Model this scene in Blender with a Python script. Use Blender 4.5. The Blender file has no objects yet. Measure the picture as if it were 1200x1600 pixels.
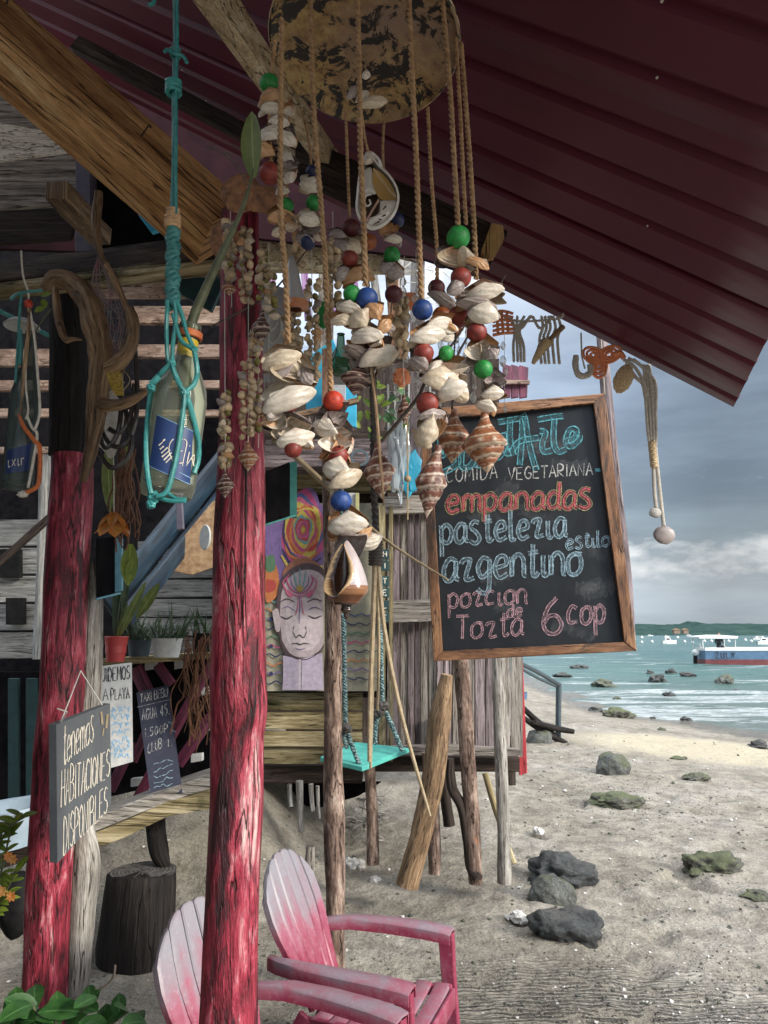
import bpy, bmesh, math, random
from mathutils import Vector, Matrix, Quaternion, noise
R = math.radians
SC = bpy.context.scene
COL = SC.collection
random.seed(7)
V = Vector

# ------------------------------------------------------------------ camera
F = 1156.0; CZ = 1.65; PITCH = R(9.33)
SP, CP = math.sin(PITCH), math.cos(PITCH)
CAM = V((0, 0, CZ))
cd = bpy.data.cameras.new('camera'); cam = bpy.data.objects.new('camera', cd); COL.objects.link(cam)
cam.location = CAM; cam.rotation_euler = (R(90) + PITCH, 0, 0)
cd.sensor_fit = 'VERTICAL'; cd.sensor_height = 36; cd.lens = F / 1600 * 36
cd.clip_start = 0.02; cd.clip_end = 6000
SC.camera = cam

# ------------------------------------------------------------------ light
SUN_DIR = V((0.80, -0.50, 0.42)).normalized()
w = bpy.data.worlds.new('World'); SC.world = w; w.use_nodes = True
N = w.node_tree.nodes; L = w.node_tree.links; N.clear()
out = N.new('ShaderNodeOutputWorld')
sky = N.new('ShaderNodeTexSky'); sky.sky_type = 'NISHITA'; sky.sun_disc = False
sky.sun_elevation = math.asin(SUN_DIR.z); sky.sun_rotation = math.atan2(SUN_DIR.x, SUN_DIR.y)
sky.air_density = 1.2; sky.dust_density = 2.5
bg1 = N.new('ShaderNodeBackground'); bg1.inputs[1].default_value = 0.10; L.new(sky.outputs[0], bg1.inputs[0])
tc = N.new('ShaderNodeTexCoord')
sep = N.new('ShaderNodeSeparateXYZ'); L.new(tc.outputs['Generated'], sep.inputs[0])
zr = N.new('ShaderNodeMapRange'); zr.inputs[1].default_value = 0.0; zr.inputs[2].default_value = 1.0
L.new(sep.outputs[2], zr.inputs[0])
mp = N.new('ShaderNodeMapping'); mp.inputs['Scale'].default_value = (1.6, 1.6, 7.0); L.new(tc.outputs['Generated'], mp.inputs[0])
nz = N.new('ShaderNodeTexNoise'); nz.inputs['Scale'].default_value = 2.1; nz.inputs['Detail'].default_value = 9; nz.inputs['Roughness'].default_value = 0.55
L.new(mp.outputs[0], nz.inputs['Vector'])
# elevation ramp of a grey overcast sky: cloud bank near the horizon, slate above
er = N.new('ShaderNodeValToRGB'); L.new(zr.outputs[0], er.inputs[0])
cr = er.color_ramp; cr.elements[0].position = 0.0; cr.elements[0].color = (0.20, 0.235, 0.265, 1)
cr.elements[1].position = 1.0; cr.elements[1].color = (0.85, 0.88, 0.94, 1)
for p, c in ((0.04, (0.20, 0.235, 0.275, 1)), (0.085, (0.25, 0.28, 0.31, 1)), (0.125, (0.125, 0.155, 0.185, 1)), (0.22, (0.115, 0.145, 0.185, 1)), (0.34, (0.145, 0.18, 0.23, 1)), (0.6, (0.48, 0.51, 0.56, 1))):
    e = cr.elements.new(p); e.color = c
# cloud brightening, strongest low down
cb = N.new('ShaderNodeValToRGB'); L.new(nz.outputs[0], cb.inputs[0])
cb.color_ramp.elements[0].position = 0.44; cb.color_ramp.elements[0].color = (0.82, 0.83, 0.85, 1)
cb.color_ramp.elements[1].position = 0.66; cb.color_ramp.elements[1].color = (1.28, 1.27, 1.25, 1)
mu = N.new('ShaderNodeMixRGB'); mu.blend_type = 'MULTIPLY'; mu.inputs[0].default_value = 1.0
L.new(er.outputs[0], mu.inputs[1]); L.new(cb.outputs[0], mu.inputs[2])
# a bank of cumulus low over the water
mpb = N.new('ShaderNodeMapping'); mpb.inputs['Scale'].default_value = (5.5, 5.5, 13.0); L.new(tc.outputs['Generated'], mpb.inputs[0])
nb_ = N.new('ShaderNodeTexNoise'); nb_.inputs['Scale'].default_value = 1.5; nb_.inputs['Detail'].default_value = 12; nb_.inputs['Roughness'].default_value = 0.6; L.new(mpb.outputs[0], nb_.inputs['Vector'])
br_ = N.new('ShaderNodeValToRGB'); L.new(zr.outputs[0], br_.inputs[0]); e_ = br_.color_ramp.elements; e_[0].position = .045; e_[0].color = (0, 0, 0, 1); e_[1].position = .17; e_[1].color = (0, 0, 0, 1)
x_ = e_.new(.078); x_.color = (.30,) * 3 + (1,); x_ = e_.new(.105); x_.color = (.22,) * 3 + (1,)
ab_ = N.new('ShaderNodeMath'); ab_.operation = 'ADD'; L.new(nb_.outputs[0], ab_.inputs[0]); L.new(br_.outputs[0], ab_.inputs[1])
bk_ = N.new('ShaderNodeValToRGB'); L.new(ab_.outputs[0], bk_.inputs[0]); e_ = bk_.color_ramp.elements; e_[0].position = .66; e_[0].color = (0, 0, 0, 1); e_[1].position = .84; e_[1].color = (1, 1, 1, 1)
mb_ = N.new('ShaderNodeMixRGB'); L.new(bk_.outputs[0], mb_.inputs[0]); L.new(mu.outputs[0], mb_.inputs[1]); mb_.inputs[2].default_value = (.44, .45, .46, 1); mu = mb_
# thinner, brighter cloud towards the land side
xr = N.new('ShaderNodeMapRange'); xr.inputs[1].default_value = 0.40; xr.inputs[2].default_value = 0.18
xr.inputs[3].default_value = 0.95; xr.inputs[4].default_value = 2.0
L.new(sep.outputs[0], xr.inputs[0])
mu2 = N.new('ShaderNodeVectorMath'); mu2.operation = 'SCALE'; L.new(mu.outputs[0], mu2.inputs[0]); L.new(xr.outputs[0], mu2.inputs['Scale'])
# broad glow round the veiled sun, added as front fill under the roof
dt = N.new('ShaderNodeVectorMath'); dt.operation = 'DOT_PRODUCT'; dt.inputs[1].default_value = SUN_DIR; nm_ = N.new('ShaderNodeVectorMath'); nm_.operation = 'NORMALIZE'
L.new(tc.outputs['Generated'], nm_.inputs[0]); L.new(nm_.outputs[0], dt.inputs[0])
gl = N.new('ShaderNodeMapRange'); gl.interpolation_type = 'SMOOTHSTEP'; gl.inputs[1].default_value = 0.25; gl.inputs[2].default_value = 1.0; gl.inputs[3].default_value = 0.74; gl.inputs[4].default_value = 2.6
L.new(dt.outputs['Value'], gl.inputs[0]); mu3 = N.new('ShaderNodeVectorMath'); mu3.operation = 'SCALE'; L.new(mu2.outputs[0], mu3.inputs[0]); L.new(gl.outputs[0], mu3.inputs['Scale'])
bg2 = N.new('ShaderNodeBackground'); L.new(mu3.outputs[0], bg2.inputs[0]); bg2.inputs[1].default_value = 1.0
mx = N.new('ShaderNodeMixShader'); mx.inputs[0].default_value = 0.9
L.new(bg1.outputs[0], mx.inputs[1]); L.new(bg2.outputs[0], mx.inputs[2]); L.new(mx.outputs[0], out.inputs[0])
sd = bpy.data.lights.new('sun', 'SUN'); sun = bpy.data.objects.new('sun', sd); COL.objects.link(sun)
sd.energy = 1.95; sd.angle = R(14); sd.color = (1.0, 0.93, 0.83)
sun.rotation_euler = SUN_DIR.to_track_quat('Z', 'Y').to_euler(); sun.location = (6, -3, 8)
SC.view_settings.view_transform = 'Standard'; SC.view_settings.look = 'None'
SC.view_settings.exposure = 1.22; SC.view_settings.gamma = 1; SC.view_settings.use_curve_mapping = False
SC.cycles.max_bounces = 8; SC.cycles.transparent_max_bounces = 16

# ------------------------------------------------------------------ pixel -> place helpers
def ray(u, v):
    dx = (u - 600) / F; dz = (800 - v) / F
    return V((dx, CP - SP * dz, SP + CP * dz))
def P(u, v, Y):
    r = ray(u, v); return CAM + r * (Y / r.y)
def PX(u, v, Y):                      # metres per photo pixel there
    return Y / ray(u, v).y / F
def PZ(u, v, z):
    r = ray(u, v); return CAM + r * ((z - CZ) / r.z)

def sst(a, b, x):
    t = max(0.0, min(1.0, (x - a) / (b - a))); return t * t * (3 - 2 * t)
SEA = -0.45
def shore(y): return 6.9 + 0.45 * max(0.0, 20 - y) * (1 if y > 8 else .999) - 0.0 + (0.03 * max(0, y - 26)) + 0.5 * noise.noise(V((0, y * 0.16, 3)))
def ground(x, y):
    s = x / shore(y)
    z = SEA * (sst(0.18, 1.0, s) if s < 1 else 1 + (s - 1) * 1.6)
    if s > 0.98: z -= 0.02 * (s - 0.98) * 10
    z = max(z, -4)
    bank = sst(4.0, 5.6, y) * sst(-0.25, -1.3, x)
    z += 0.75 * bank
    z += 0.25 * sst(5.5, 8.5, y) * sst(1.9, 0.2, x)
    z += 0.02 * noise.noise(V((x * 0.9, y * 0.9, 0))) * sst(-0.1, 0.6, 1 - s)
    return z
def GR(u, v):
    r = ray(u, v); t = 0.5
    for i in range(4000):
        p = CAM + r * t
        if p.z <= ground(p.x, p.y): return p
        t += 0.004 + t * 0.002
    return p

# ------------------------------------------------------------------ mesh builder
def basis(d, up=V((0, 0, 1))):
    d = d.normalized()
    if abs(d.dot(up)) > 0.98: up = V((0, 1, 0))
    s = d.cross(up).normalized(); return s, d, s.cross(d).normalized()
class MB:
    def __init__(s): s.v = []; s.f = []; s.uv = []; s.c = []; s.hascol = False
    def vert(s, p, c=None):
        s.v.append(tuple(p)); s.c.append(c or (1, 1, 1, 1)); 
        if c: s.hascol = True
        return len(s.v) - 1
    def face(s, ids, uvs=None):
        s.f.append(tuple(ids)); s.uv.append(uvs or [(0, 0)] * len(ids))
    def quadp(s, a, b, c, d, uv=None):
        i = [s.vert(p) for p in (a, b, c, d)]
        w = (V(b) - V(a)).length; h = (V(d) - V(a)).length
        s.face(i, uv or [(0, 0), (w, 0), (w, h), (0, h)])
    def hexa(s, A, B):                # two quads of corners, A bottom loop, B top loop
        A = [V(a) for a in A]; B = [V(b) for b in B]
        s.quadp(A[3], A[2], A[1], A[0]); s.quadp(*B)
        for i in range(4):
            j = (i + 1) % 4
            a, b, c, d = A[i], A[j], B[j], B[i]
            w = (b - a).length; h = (d - a).length
            s.quadp(a, b, c, d)
    def beam(s, p0, p1, w, h, up=V((0, 0, 1)), jit=0.0, n=1, twist=0):
        """length p0->p1, w across, h along 'up'; grain runs along uv.y"""
        p0 = V(p0); p1 = V(p1); sx, d, uz = basis(p1 - p0, up); Ln = (p1 - p0).length
        if twist: 
            q = Quaternion(d, R(twist)); sx = q @ sx; uz = q @ uz
        rings = []
        for k in range(n + 1):
            c = p0.lerp(p1, k / n); ring = []
            for a, b in ((-.5, -.5), (.5, -.5), (.5, .5), (-.5, .5)):
                j = V((random.uniform(-jit, jit), random.uniform(-jit, jit), random.uniform(-jit, jit)))
                ring.append(c + sx * (a * w) + uz * (b * h) + j)
            rings.append(ring)
        o = random.random() * 7
        for k in range(n):
            A, B = rings[k], rings[k + 1]; y0 = Ln * k / n + o; y1 = Ln * (k + 1) / n + o
            x = o * 3
            for i in range(4):
                j = (i + 1) % 4; e = w if i % 2 == 0 else h
                ii = [s.vert(q) for q in (A[i], A[j], B[j], B[i])]
                s.face(ii, [(x, y0), (x + e, y0), (x + e, y1), (x, y1)]); x += e
        A = rings[0]; B = rings[-1]
        ii = [s.vert(q) for q in (A[3], A[2], A[1], A[0])]; s.face(ii, [(0, 0), (w, 0), (w, .01), (0, .01)])
        ii = [s.vert(q) for q in B]; s.face(ii, [(0, 0), (w, 0), (w, .01), (0, .01)])
    def tube(s, pts, rad, seg=10, cap=True, rough=0.0, freq=14.0, flat=1.0, up=V((0, 1, 0)), col=None):
        pts = [V(p) for p in pts]; n = len(pts)
        if not isinstance(rad, (list, tuple)): rad = [rad] * n
        o = random.random() * 20; ln = 0; rings = []; ys = []
        tang = [(pts[min(i + 1, n - 1)] - pts[max(i - 1, 0)]).normalized() for i in range(n)]
        nrm = None
        for i, p in enumerate(pts):
            t = tang[i]
            if nrm is None:
                u0 = up if abs(t.dot(up)) < 0.95 else V((1, 0, 0))
                nrm = (u0 - t * u0.dot(t)).normalized()
            else:
                nrm = (nrm - t * nrm.dot(t)).normalized()
            b = t.cross(nrm)
            if i: ln += (p - pts[i - 1]).length
            ys.append(ln); ring = []
            for k in range(seg):
                a = 2 * math.pi * k / seg; rr = rad[i]
                if rough: rr *= 1 + rough * (noise.noise(V((math.cos(a) * 1.6 + o, math.sin(a) * 1.6, ln * freq))) + .5 * noise.noise(V((math.cos(a) * 4, math.sin(a) * 4 + o, ln * freq * .5))))
                ring.append(s.vert(p + nrm * (math.cos(a) * rr) + b * (math.sin(a) * rr * flat), col))
            rings.append(ring)
        r0 = max(rad)
        for i in range(n - 1):
            for k in range(seg):
                k2 = (k + 1) % seg
                s.face((rings[i][k], rings[i][k2], rings[i + 1][k2], rings[i + 1][k]),
                       [(o + k / seg * 6.28 * r0, ys[i] + o), (o + (k + 1) / seg * 6.28 * r0, ys[i] + o), (o + (k + 1) / seg * 6.28 * r0, ys[i + 1] + o), (o + k / seg * 6.28 * r0, ys[i + 1] + o)])
        if cap:
            s.face(rings[0][::-1], [(o, o)] * seg); s.face(rings[-1], [(o, o)] * seg)
    def rope(s, pts, r, pitch=0.022, seg=6, plies=2, step=None):
        pts = smooth(pts, 6); path = resample(pts, step or pitch / 7)
        rr = r * 0.56; ln = 0; ph = random.random() * 6
        for k in range(plies):
            q = []
            for i, p in enumerate(path):
                t = (path[min(i + 1, len(path) - 1)] - path[max(i - 1, 0)]).normalized()
                a, _, b = basis(t, V((0, 1, 0)))
                an = ph + 2 * math.pi * (i * (step or pitch / 7) / pitch + k / plies)
                jj = 1 + .13 * noise.noise(p * 60)
                q.append(p + (a * math.cos(an) + b * math.sin(an)) * r * .46 * jj)
            s.tube(q, rr, seg, cap=True)
    def blob(s, c, rad, sub=3, amp=0.2, freq=1.5, seed=0, M=None):
        bm = bmesh.new(); bmesh.ops.create_icosphere(bm, subdivisions=sub, radius=1)
        off = len(s.v); c = V(c); rad = V(rad)
        for v_ in bm.verts:
            p = v_.co.copy(); d = 1 + amp * noise.fractal(p * freq + V((seed, seed * 1.7, 0)), 1.0, 2.0, 4)
            q = V((p.x * rad.x * d, p.y * rad.y * d, p.z * rad.z * d))
            if M: q = M @ q
            s.vert(c + q)
        for f in bm.faces: s.face([off + v_.index for v_ in f.verts], [(0, 0)] * 3)
        bm.free()
    def lathe(s, prof, seg=20, M=Matrix.Identity(4), col=None):
        rings = []
        for (r, z) in prof:
            rings.append([s.vert(M @ V((r * math.cos(2 * math.pi * k / seg), r * math.sin(2 * math.pi * k / seg), z)), col) for k in range(seg)])
        for i in range(len(prof) - 1):
            for k in range(seg):
                k2 = (k + 1) % seg
                s.face((rings[i][k], rings[i][k2], rings[i + 1][k2], rings[i + 1][k]), [(k / seg, prof[i][1]), ((k + 1) / seg, prof[i][1]), ((k + 1) / seg, prof[i + 1][1]), (k / seg, prof[i + 1][1])])
    def prism(s, poly, nvec):         # poly list of points, extruded by nvec
        a = [s.vert(p) for p in poly]; b = [s.vert(V(p) + nvec) for p in poly]; n = len(poly)
        uvp = [(V(p).x, V(p).z) for p in poly]
        s.face(a[::-1], uvp[::-1]); s.face(b, uvp)
        for i in range(n):
            j = (i + 1) % n; s.face((a[i], a[j], b[j], b[i]), [(0, 0), (.01, 0), (.01, .01), (0, .01)])
    def leaf(s, p, d, nrm, Ln, W, curl=0.15, seg=4):
        d = d.normalized(); nrm = (nrm - d * nrm.dot(d)).normalized(); sd_ = d.cross(nrm); rows = []
        for i in range(seg + 1):
            t = i / seg; wd = W * .5 * math.sin(math.pi * (t * .9 + .06)) ** .8
            if i == seg: wd = W * .02
            c = p + d * (Ln * t) - nrm * (curl * Ln * t * t)
            rows.append([s.vert(c - sd_ * wd + nrm * wd * .25), s.vert(c), s.vert(c + sd_ * wd + nrm * wd * .25)])
        for i in range(seg):
            for k in range(2):
                s.face((rows[i][k], rows[i][k + 1], rows[i + 1][k + 1], rows[i + 1][k]), [(k * .5, i / seg), (k * .5 + .5, i / seg), (k * .5 + .5, (i + 1) / seg), (k * .5, (i + 1) / seg)])
    def mesh(s, name, mt, smooth_=True, ang=40):
        me = bpy.data.meshes.new(name); me.from_pydata(s.v, [], s.f)
        uvl = me.uv_layers.new(name='UVMap')
        flat = [c for f in s.uv for uv in f for c in uv]
        uvl.data.foreach_set('uv', flat)
        if s.hascol:
            ca = me.color_attributes.new('col', 'FLOAT_COLOR', 'POINT')
            ca.data.foreach_set('color', [x for c in s.c for x in c])
        if smooth_:
            me.shade_smooth(); me.set_sharp_from_angle(angle=R(ang))
        me.materials.append(mt); me.update(); return me
    def build(s, name, mt, parent=None, smooth_=True, ang=40, bevel=0.0, label=None, kind=None):
        o = bpy.data.objects.new(name, s.mesh(name, mt, smooth_, ang)); COL.objects.link(o)
        adopt(o, parent)
        if bevel:
            # weld the separately built box faces first so that the bevel has edges to work on
            bm = bmesh.new(); bm.from_mesh(o.data); bmesh.ops.remove_doubles(bm, verts=bm.verts, dist=1e-5)
            bmesh.ops.recalc_face_normals(bm, faces=bm.faces); bm.to_mesh(o.data); bm.free()
            m = o.modifiers.new('bevel', 'BEVEL'); m.width = bevel; m.segments = 2; m.limit_method = 'ANGLE'; m.angle_limit = R(35)
        if label: o['label'] = label
        if kind: o['kind'] = kind
        return o
def adopt(o, parent):
    if parent is not None:
        o.parent = parent; o.matrix_parent_inverse = parent['_inv'] and Matrix.Translation(V(parent['_inv'])) if '_inv' in parent else Matrix.Identity(4)
def smooth(pts, n=6):
    pts = [V(p) for p in pts]
    if len(pts) < 3:
        return pts
    o = []
    for i in range(len(pts) - 1):
        p0 = pts[max(i - 1, 0)]; p1 = pts[i]; p2 = pts[i + 1]; p3 = pts[min(i + 2, len(pts) - 1)]
        for k in range(n):
            t = k / n
            o.append(.5 * ((2 * p1) + (p2 - p0) * t + (2 * p0 - 5 * p1 + 4 * p2 - p3) * t * t + (3 * p1 - p0 - 3 * p2 + p3) * t ** 3))
    o.append(pts[-1]); return o
def resample(pts, step):
    o = [pts[0]]; acc = 0
    for i in range(1, len(pts)):
        a, b = pts[i - 1], pts[i]; l = (b - a).length
        while acc + l >= step:
            t = (step - acc) / l; a = a.lerp(b, t); o.append(a); l = (b - a).length; acc = 0
            if l < 1e-9: break
        acc += l
    o.append(pts[-1]); return o
def thing(name, label, cat, loc=(0, 0, 0), group=None):
    o = bpy.data.objects.new(name, None); COL.objects.link(o); o.location = loc
    o.empty_display_size = .05
    o['label'] = label; o['category'] = cat; o['_inv'] = [-c for c in loc]
    if group: o['group'] = group
    return o
def tag(o, label, cat, group=None, kind=None):
    if label: o['label'] = label
    if cat: o['category'] = cat
    if group: o['group'] = group
    if kind: o['kind'] = kind
    return o
def inst(me, name, M, parent=None, sub=None):
    o = bpy.data.objects.new(name, me); COL.objects.link(o)
    o.matrix_world = M
    if parent is not None:
        o.parent = parent
        if '_inv' in parent: o.matrix_parent_inverse = Matrix.Translation(V(parent['_inv']))
        o.matrix_basis = M
    return o
def TP(pts, Y=None):                  # [(u,v[,Y])] -> points
    return [P(p[0], p[1], p[2] if len(p) > 2 else Y) for p in pts]
def TR(pts, rpx, Y=None):             # pixel radii -> metres
    rp = rpx if isinstance(rpx, (list, tuple)) else [rpx] * len(pts)
    return [r * PX(p[0], p[1], p[2] if len(p) > 2 else Y) for p, r in zip(pts, rp)]
def limb(m, pts, rpx, Y=None, seg=12, rough=0.06, freq=12, n=5, flat=1.0):
    """a tapering limb through photo points given with their depth; radii in pixels"""
    q = TP(pts, Y); r = TR(pts, rpx, Y)
    z = [V((a.x, a.y, a.z, b)) for a, b in zip(q, r)]
    if len(z) > 2:
        s4 = []
        for i in range(len(z) - 1):
            p0 = z[max(i - 1, 0)]; p1 = z[i]; p2 = z[i + 1]; p3 = z[min(i + 2, len(z) - 1)]
            for k in range(n):
                t = k / n
                s4.append(.5 * ((2 * p1) + (p2 - p0) * t + (2 * p0 - 5 * p1 + 4 * p2 - p3) * t * t + (3 * p1 - p0 - 3 * p2 + p3) * t ** 3))
        s4.append(z[-1])
    else:
        s4 = [z[0].lerp(z[1], k / (n * 2)) for k in range(n * 2 + 1)]
    m.tube([V(p[:3]) for p in s4], [max(p[3], 1e-4) for p in s4], seg, rough=rough, freq=freq, flat=flat)

class Pl:                              # a flat plane in the place, addressed by photo pixels
    def __init__(s, A, B, C):
        s.o = V(A); s.n = (V(B) - V(A)).cross(V(C) - V(A)).normalized()
        if s.n.dot(CAM - s.o) < 0: s.n = -s.n
    def at(s, u, v, off=0.0):
        r = ray(u, v); t = (s.o - CAM).dot(s.n) / r.dot(s.n)
        return CAM + r * t + s.n * off
# ------------------------------------------------------------------ materials
def newmat(name):
    m = bpy.data.materials.new(name); m.use_nodes = True; nt = m.node_tree
    b = nt.nodes['Principled BSDF']; return m, nt, b
def ramp(nt, fac, stops, interp='LINEAR'):
    r = nt.nodes.new('ShaderNodeValToRGB'); nt.links.new(fac, r.inputs[0]); e = r.color_ramp.elements
    r.color_ramp.interpolation = interp
    e[0].position = stops[0][0]; e[0].color = (*stops[0][1], 1); e[1].position = stops[-1][0]; e[1].color = (*stops[-1][1], 1)
    for p, c in stops[1:-1]:
        x = e.new(p); x.color = (*c, 1)
    return r.outputs[0]
def noi(nt, vec, scale, detail=4, rough=.6, dist=0.0):
    n = nt.nodes.new('ShaderNodeTexNoise'); n.inputs['Scale'].default_value = scale; n.inputs['Detail'].default_value = detail
    n.inputs['Roughness'].default_value = rough; n.inputs['Distortion'].default_value = dist
    if vec is not None: nt.links.new(vec, n.inputs['Vector'])
    return n.outputs['Fac']
def coords(nt, which='Object', scale=(1, 1, 1), rnd=True):
    t = nt.nodes.new('ShaderNodeTexCoord'); m = nt.nodes.new('ShaderNodeMapping'); m.inputs['Scale'].default_value = scale
    nt.links.new(t.outputs[which], m.inputs[0])
    if rnd:
        oi = nt.nodes.new('ShaderNodeObjectInfo'); c = nt.nodes.new('ShaderNodeCombineXYZ'); mu = nt.nodes.new('ShaderNodeMath'); mu.operation = 'MULTIPLY'; mu.inputs[1].default_value = 37
        nt.links.new(oi.outputs['Random'], mu.inputs[0])
        for i in range(3): nt.links.new(mu.outputs[0], c.inputs[i])
        nt.links.new(c.outputs[0], m.inputs['Location'])
    return m.outputs[0]
def mixc(nt, fac, a, b, mode='MIX'):
    m = nt.nodes.new('ShaderNodeMixRGB'); m.blend_type = mode
    for i, x in ((0, fac), (1, a), (2, b)):
        if isinstance(x, (int, float)): m.inputs[i].default_value = x
        elif isinstance(x, tuple): m.inputs[i].default_value = (*x, 1)
        else: nt.links.new(x, m.inputs[i])
    return m.outputs[0]
def bump(nt, b, h, st=.4, dist=.01, prev=None):
    n = nt.nodes.new('ShaderNodeBump'); n.inputs['Strength'].default_value = st; n.inputs['Distance'].default_value = dist
    nt.links.new(h, n.inputs['Height'])
    if prev: nt.links.new(prev, n.inputs['Normal'])
    nt.links.new(n.outputs[0], b.inputs['Normal']); return n.outputs[0]
def randmul(nt, col, amt=.3):
    oi = nt.nodes.new('ShaderNodeObjectInfo'); mr = nt.nodes.new('ShaderNodeMapRange'); mr.inputs[3].default_value = 1 - amt; mr.inputs[4].default_value = 1 + amt
    nt.links.new(oi.outputs['Random'], mr.inputs[0]); h = nt.nodes.new('ShaderNodeHueSaturation')
    nt.links.new(mr.outputs[0], h.inputs['Value']); nt.links.new(col, h.inputs['Color']); return h.outputs[0]
def wood(name, stops, across=28, along=2.2, rough=.8, bst=.5, bd=.004, rnd=.18, knots=True, worn=None, spec=.25):
    m, nt, b = newmat(name)
    v = coords(nt, 'UV', (across, along, 1)); n1 = noi(nt, v, 1.0, 6, .65, .6)
    v2 = coords(nt, 'UV', (across * 4, along * 2.5, 1)); n2 = noi(nt, v2, 1.0, 3, .7)
    ad = nt.nodes.new('ShaderNodeMath'); ad.operation = 'MULTIPLY_ADD'; ad.inputs[1].default_value = .35; nt.links.new(n2, ad.inputs[0])
    sb = nt.nodes.new('ShaderNodeMath'); sb.operation = 'SUBTRACT'; sb.inputs[1].default_value = .175; nt.links.new(n1, sb.inputs[0]); nt.links.new(sb.outputs[0], ad.inputs[2])
    c = ramp(nt, ad.outputs[0], stops)
    fine = noi(nt, coords(nt, 'UV', (across * 9, along * 9, 1)), 1.0, 4, .8); c = mixc(nt, 1.0, c, ramp(nt, fine, [(.3, (.62, .60, .58)), (.5, (1, 1, 1)), (.72, (1.35, 1.33, 1.3))]), 'MULTIPLY')
    if worn:                           # large stains/patches with a shape of their own
        v3 = coords(nt, 'UV', (worn[1], worn[2], 1)); n3 = noi(nt, v3, 1.0, 5, .7, .8)
        f = ramp(nt, n3, [(worn[3], (0, 0, 0)), (worn[4], (1, 1, 1))]); c = mixc(nt, f, c, worn[0])
    ck = noi(nt, coords(nt, 'UV', (across * 1.5, along * .55, 1)), 1.0, 3, .55, .4)
    cs_ = nt.nodes.new('ShaderNodeMath'); cs_.operation = 'SUBTRACT'; cs_.inputs[1].default_value = .5; nt.links.new(ck, cs_.inputs[0])
    ca_ = nt.nodes.new('ShaderNodeMath'); ca_.operation = 'ABSOLUTE'; nt.links.new(cs_.outputs[0], ca_.inputs[0])
    cf = ramp(nt, ca_.outputs[0], [(.004, (0, 0, 0)), (.016, (1, 1, 1))]); c = mixc(nt, 1.0, c, mixc(nt, cf, (.22, .2, .19), (1, 1, 1)), 'MULTIPLY')
    hs_ = nt.nodes.new('ShaderNodeMath'); hs_.operation = 'MULTIPLY'; nt.links.new(ad.outputs[0], hs_.inputs[0]); nt.links.new(cf, hs_.inputs[1])
    if knots:
        v4 = coords(nt, 'UV', (26, 13, 1)); vo = nt.nodes.new('ShaderNodeTexVoronoi'); nt.links.new(v4, vo.inputs['Vector'])
        f = ramp(nt, vo.outputs['Distance'], [(.05, (1, 1, 1)), (.12, (0, 0, 0))]); 
        n5 = noi(nt, v4, .35, 2); f5 = ramp(nt, n5, [(.52, (0, 0, 0)), (.56, (1, 1, 1))]); ff = mixc(nt, 1.0, f, f5, 'MULTIPLY')
        c = mixc(nt, ff, c, (.02, .015, .012))
    c = randmul(nt, c, rnd); nt.links.new(c, b.inputs['Base Color'])
    b.inputs['Roughness'].default_value = rough; b.inputs['Specular IOR Level'].default_value = spec
    bump(nt, b, fine, .5, bd * .6, bump(nt, b, hs_.outputs[0], min(1, bst * 1.3), bd * 1.6)); return m
def plain(name, c1, c2=None, scale=20, rough=.6, bst=.2, bd=.003, which='Object', rnd=.08, spec=.4, metal=0, lo=.35, hi=.65, trans=0, detail=5):
    m, nt, b = newmat(name)
    v = coords(nt, which); n = noi(nt, v, scale, detail, .65)
    c = ramp(nt, n, [(lo, c1), (hi, c2 or tuple(x * .7 for x in c1))]); c = randmul(nt, c, rnd)
    nt.links.new(c, b.inputs['Base Color']); b.inputs['Roughness'].default_value = rough; b.inputs['Specular IOR Level'].default_value = spec
    b.inputs['Metallic'].default_value = metal
    if trans: b.inputs['Transmission Weight'].default_value = trans
    bump(nt, b, n, bst, bd); return m
M_ = {}
M_['post'] = wood('red_painted_log', [(.33, (.025, .003, .006)), (.43, (.13, .008, .018)), (.53, (.29, .022, .045)), (.61, (.40, .07, .10)), (.68, (.55, .27, .28)), (.76, (.62, .50, .46))], 17, 4.2, .48, 1.0, .010, .03, True, ((.05, .01, .016), 13, 3.5, .57, .64), .5)
M_['skylit_board'] = wood('painted_skylit_board', [(.3, (.34, .30, .24)), (.5, (.58, .54, .46)), (.72, (.74, .70, .62))], 16, 6, .8, .6, .004, .06)  # sky light on the upper plank is put into this pale colour
M_['drift'] = wood('bleached_driftwood', [(.3, (.09, .08, .07)), (.5, (.28, .26, .23)), (.7, (.5, .48, .44))], 22, 3, .8, .9, .006, .1)
M_['brown'] = wood('brown_driftwood', [(.3, (.07, .042, .022)), (.5, (.23, .145, .08)), (.72, (.46, .32, .19))], 26, 4, .65, .7, .004, .12, spec=.4)
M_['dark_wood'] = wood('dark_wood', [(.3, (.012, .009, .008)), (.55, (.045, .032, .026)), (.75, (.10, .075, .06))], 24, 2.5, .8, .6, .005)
M_['beam'] = wood('orange_brown_beam', [(.25, (.11, .05, .02)), (.42, (.31, .16, .065)), (.56, (.50, .29, .13)), (.76, (.66, .49, .28))], 13, 2.0, .7, .7, .004, .05, True, ((.52, .36, .14), 6, 1.0, .6, .72))
M_['pale_beam'] = wood('pale_speckled_beam', [(.3, (.24, .17, .10)), (.5, (.52, .42, .27)), (.7, (.70, .62, .46))], 18, 9, .8, .6, .004, .06)
M_['grey_plank'] = wood('grey_plank', [(.28, (.07, .06, .052)), (.5, (.22, .195, .17)), (.72, (.40, .37, .33))], 26, 2.0, .85, .8, .005, .28)
M_['violet_plank'] = wood('violet_grey_plank', [(.28, (.05, .04, .042)), (.5, (.15, .12, .125)), (.72, (.30, .25, .255))], 26, 2.0, .85, .8, .005, .25)
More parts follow.
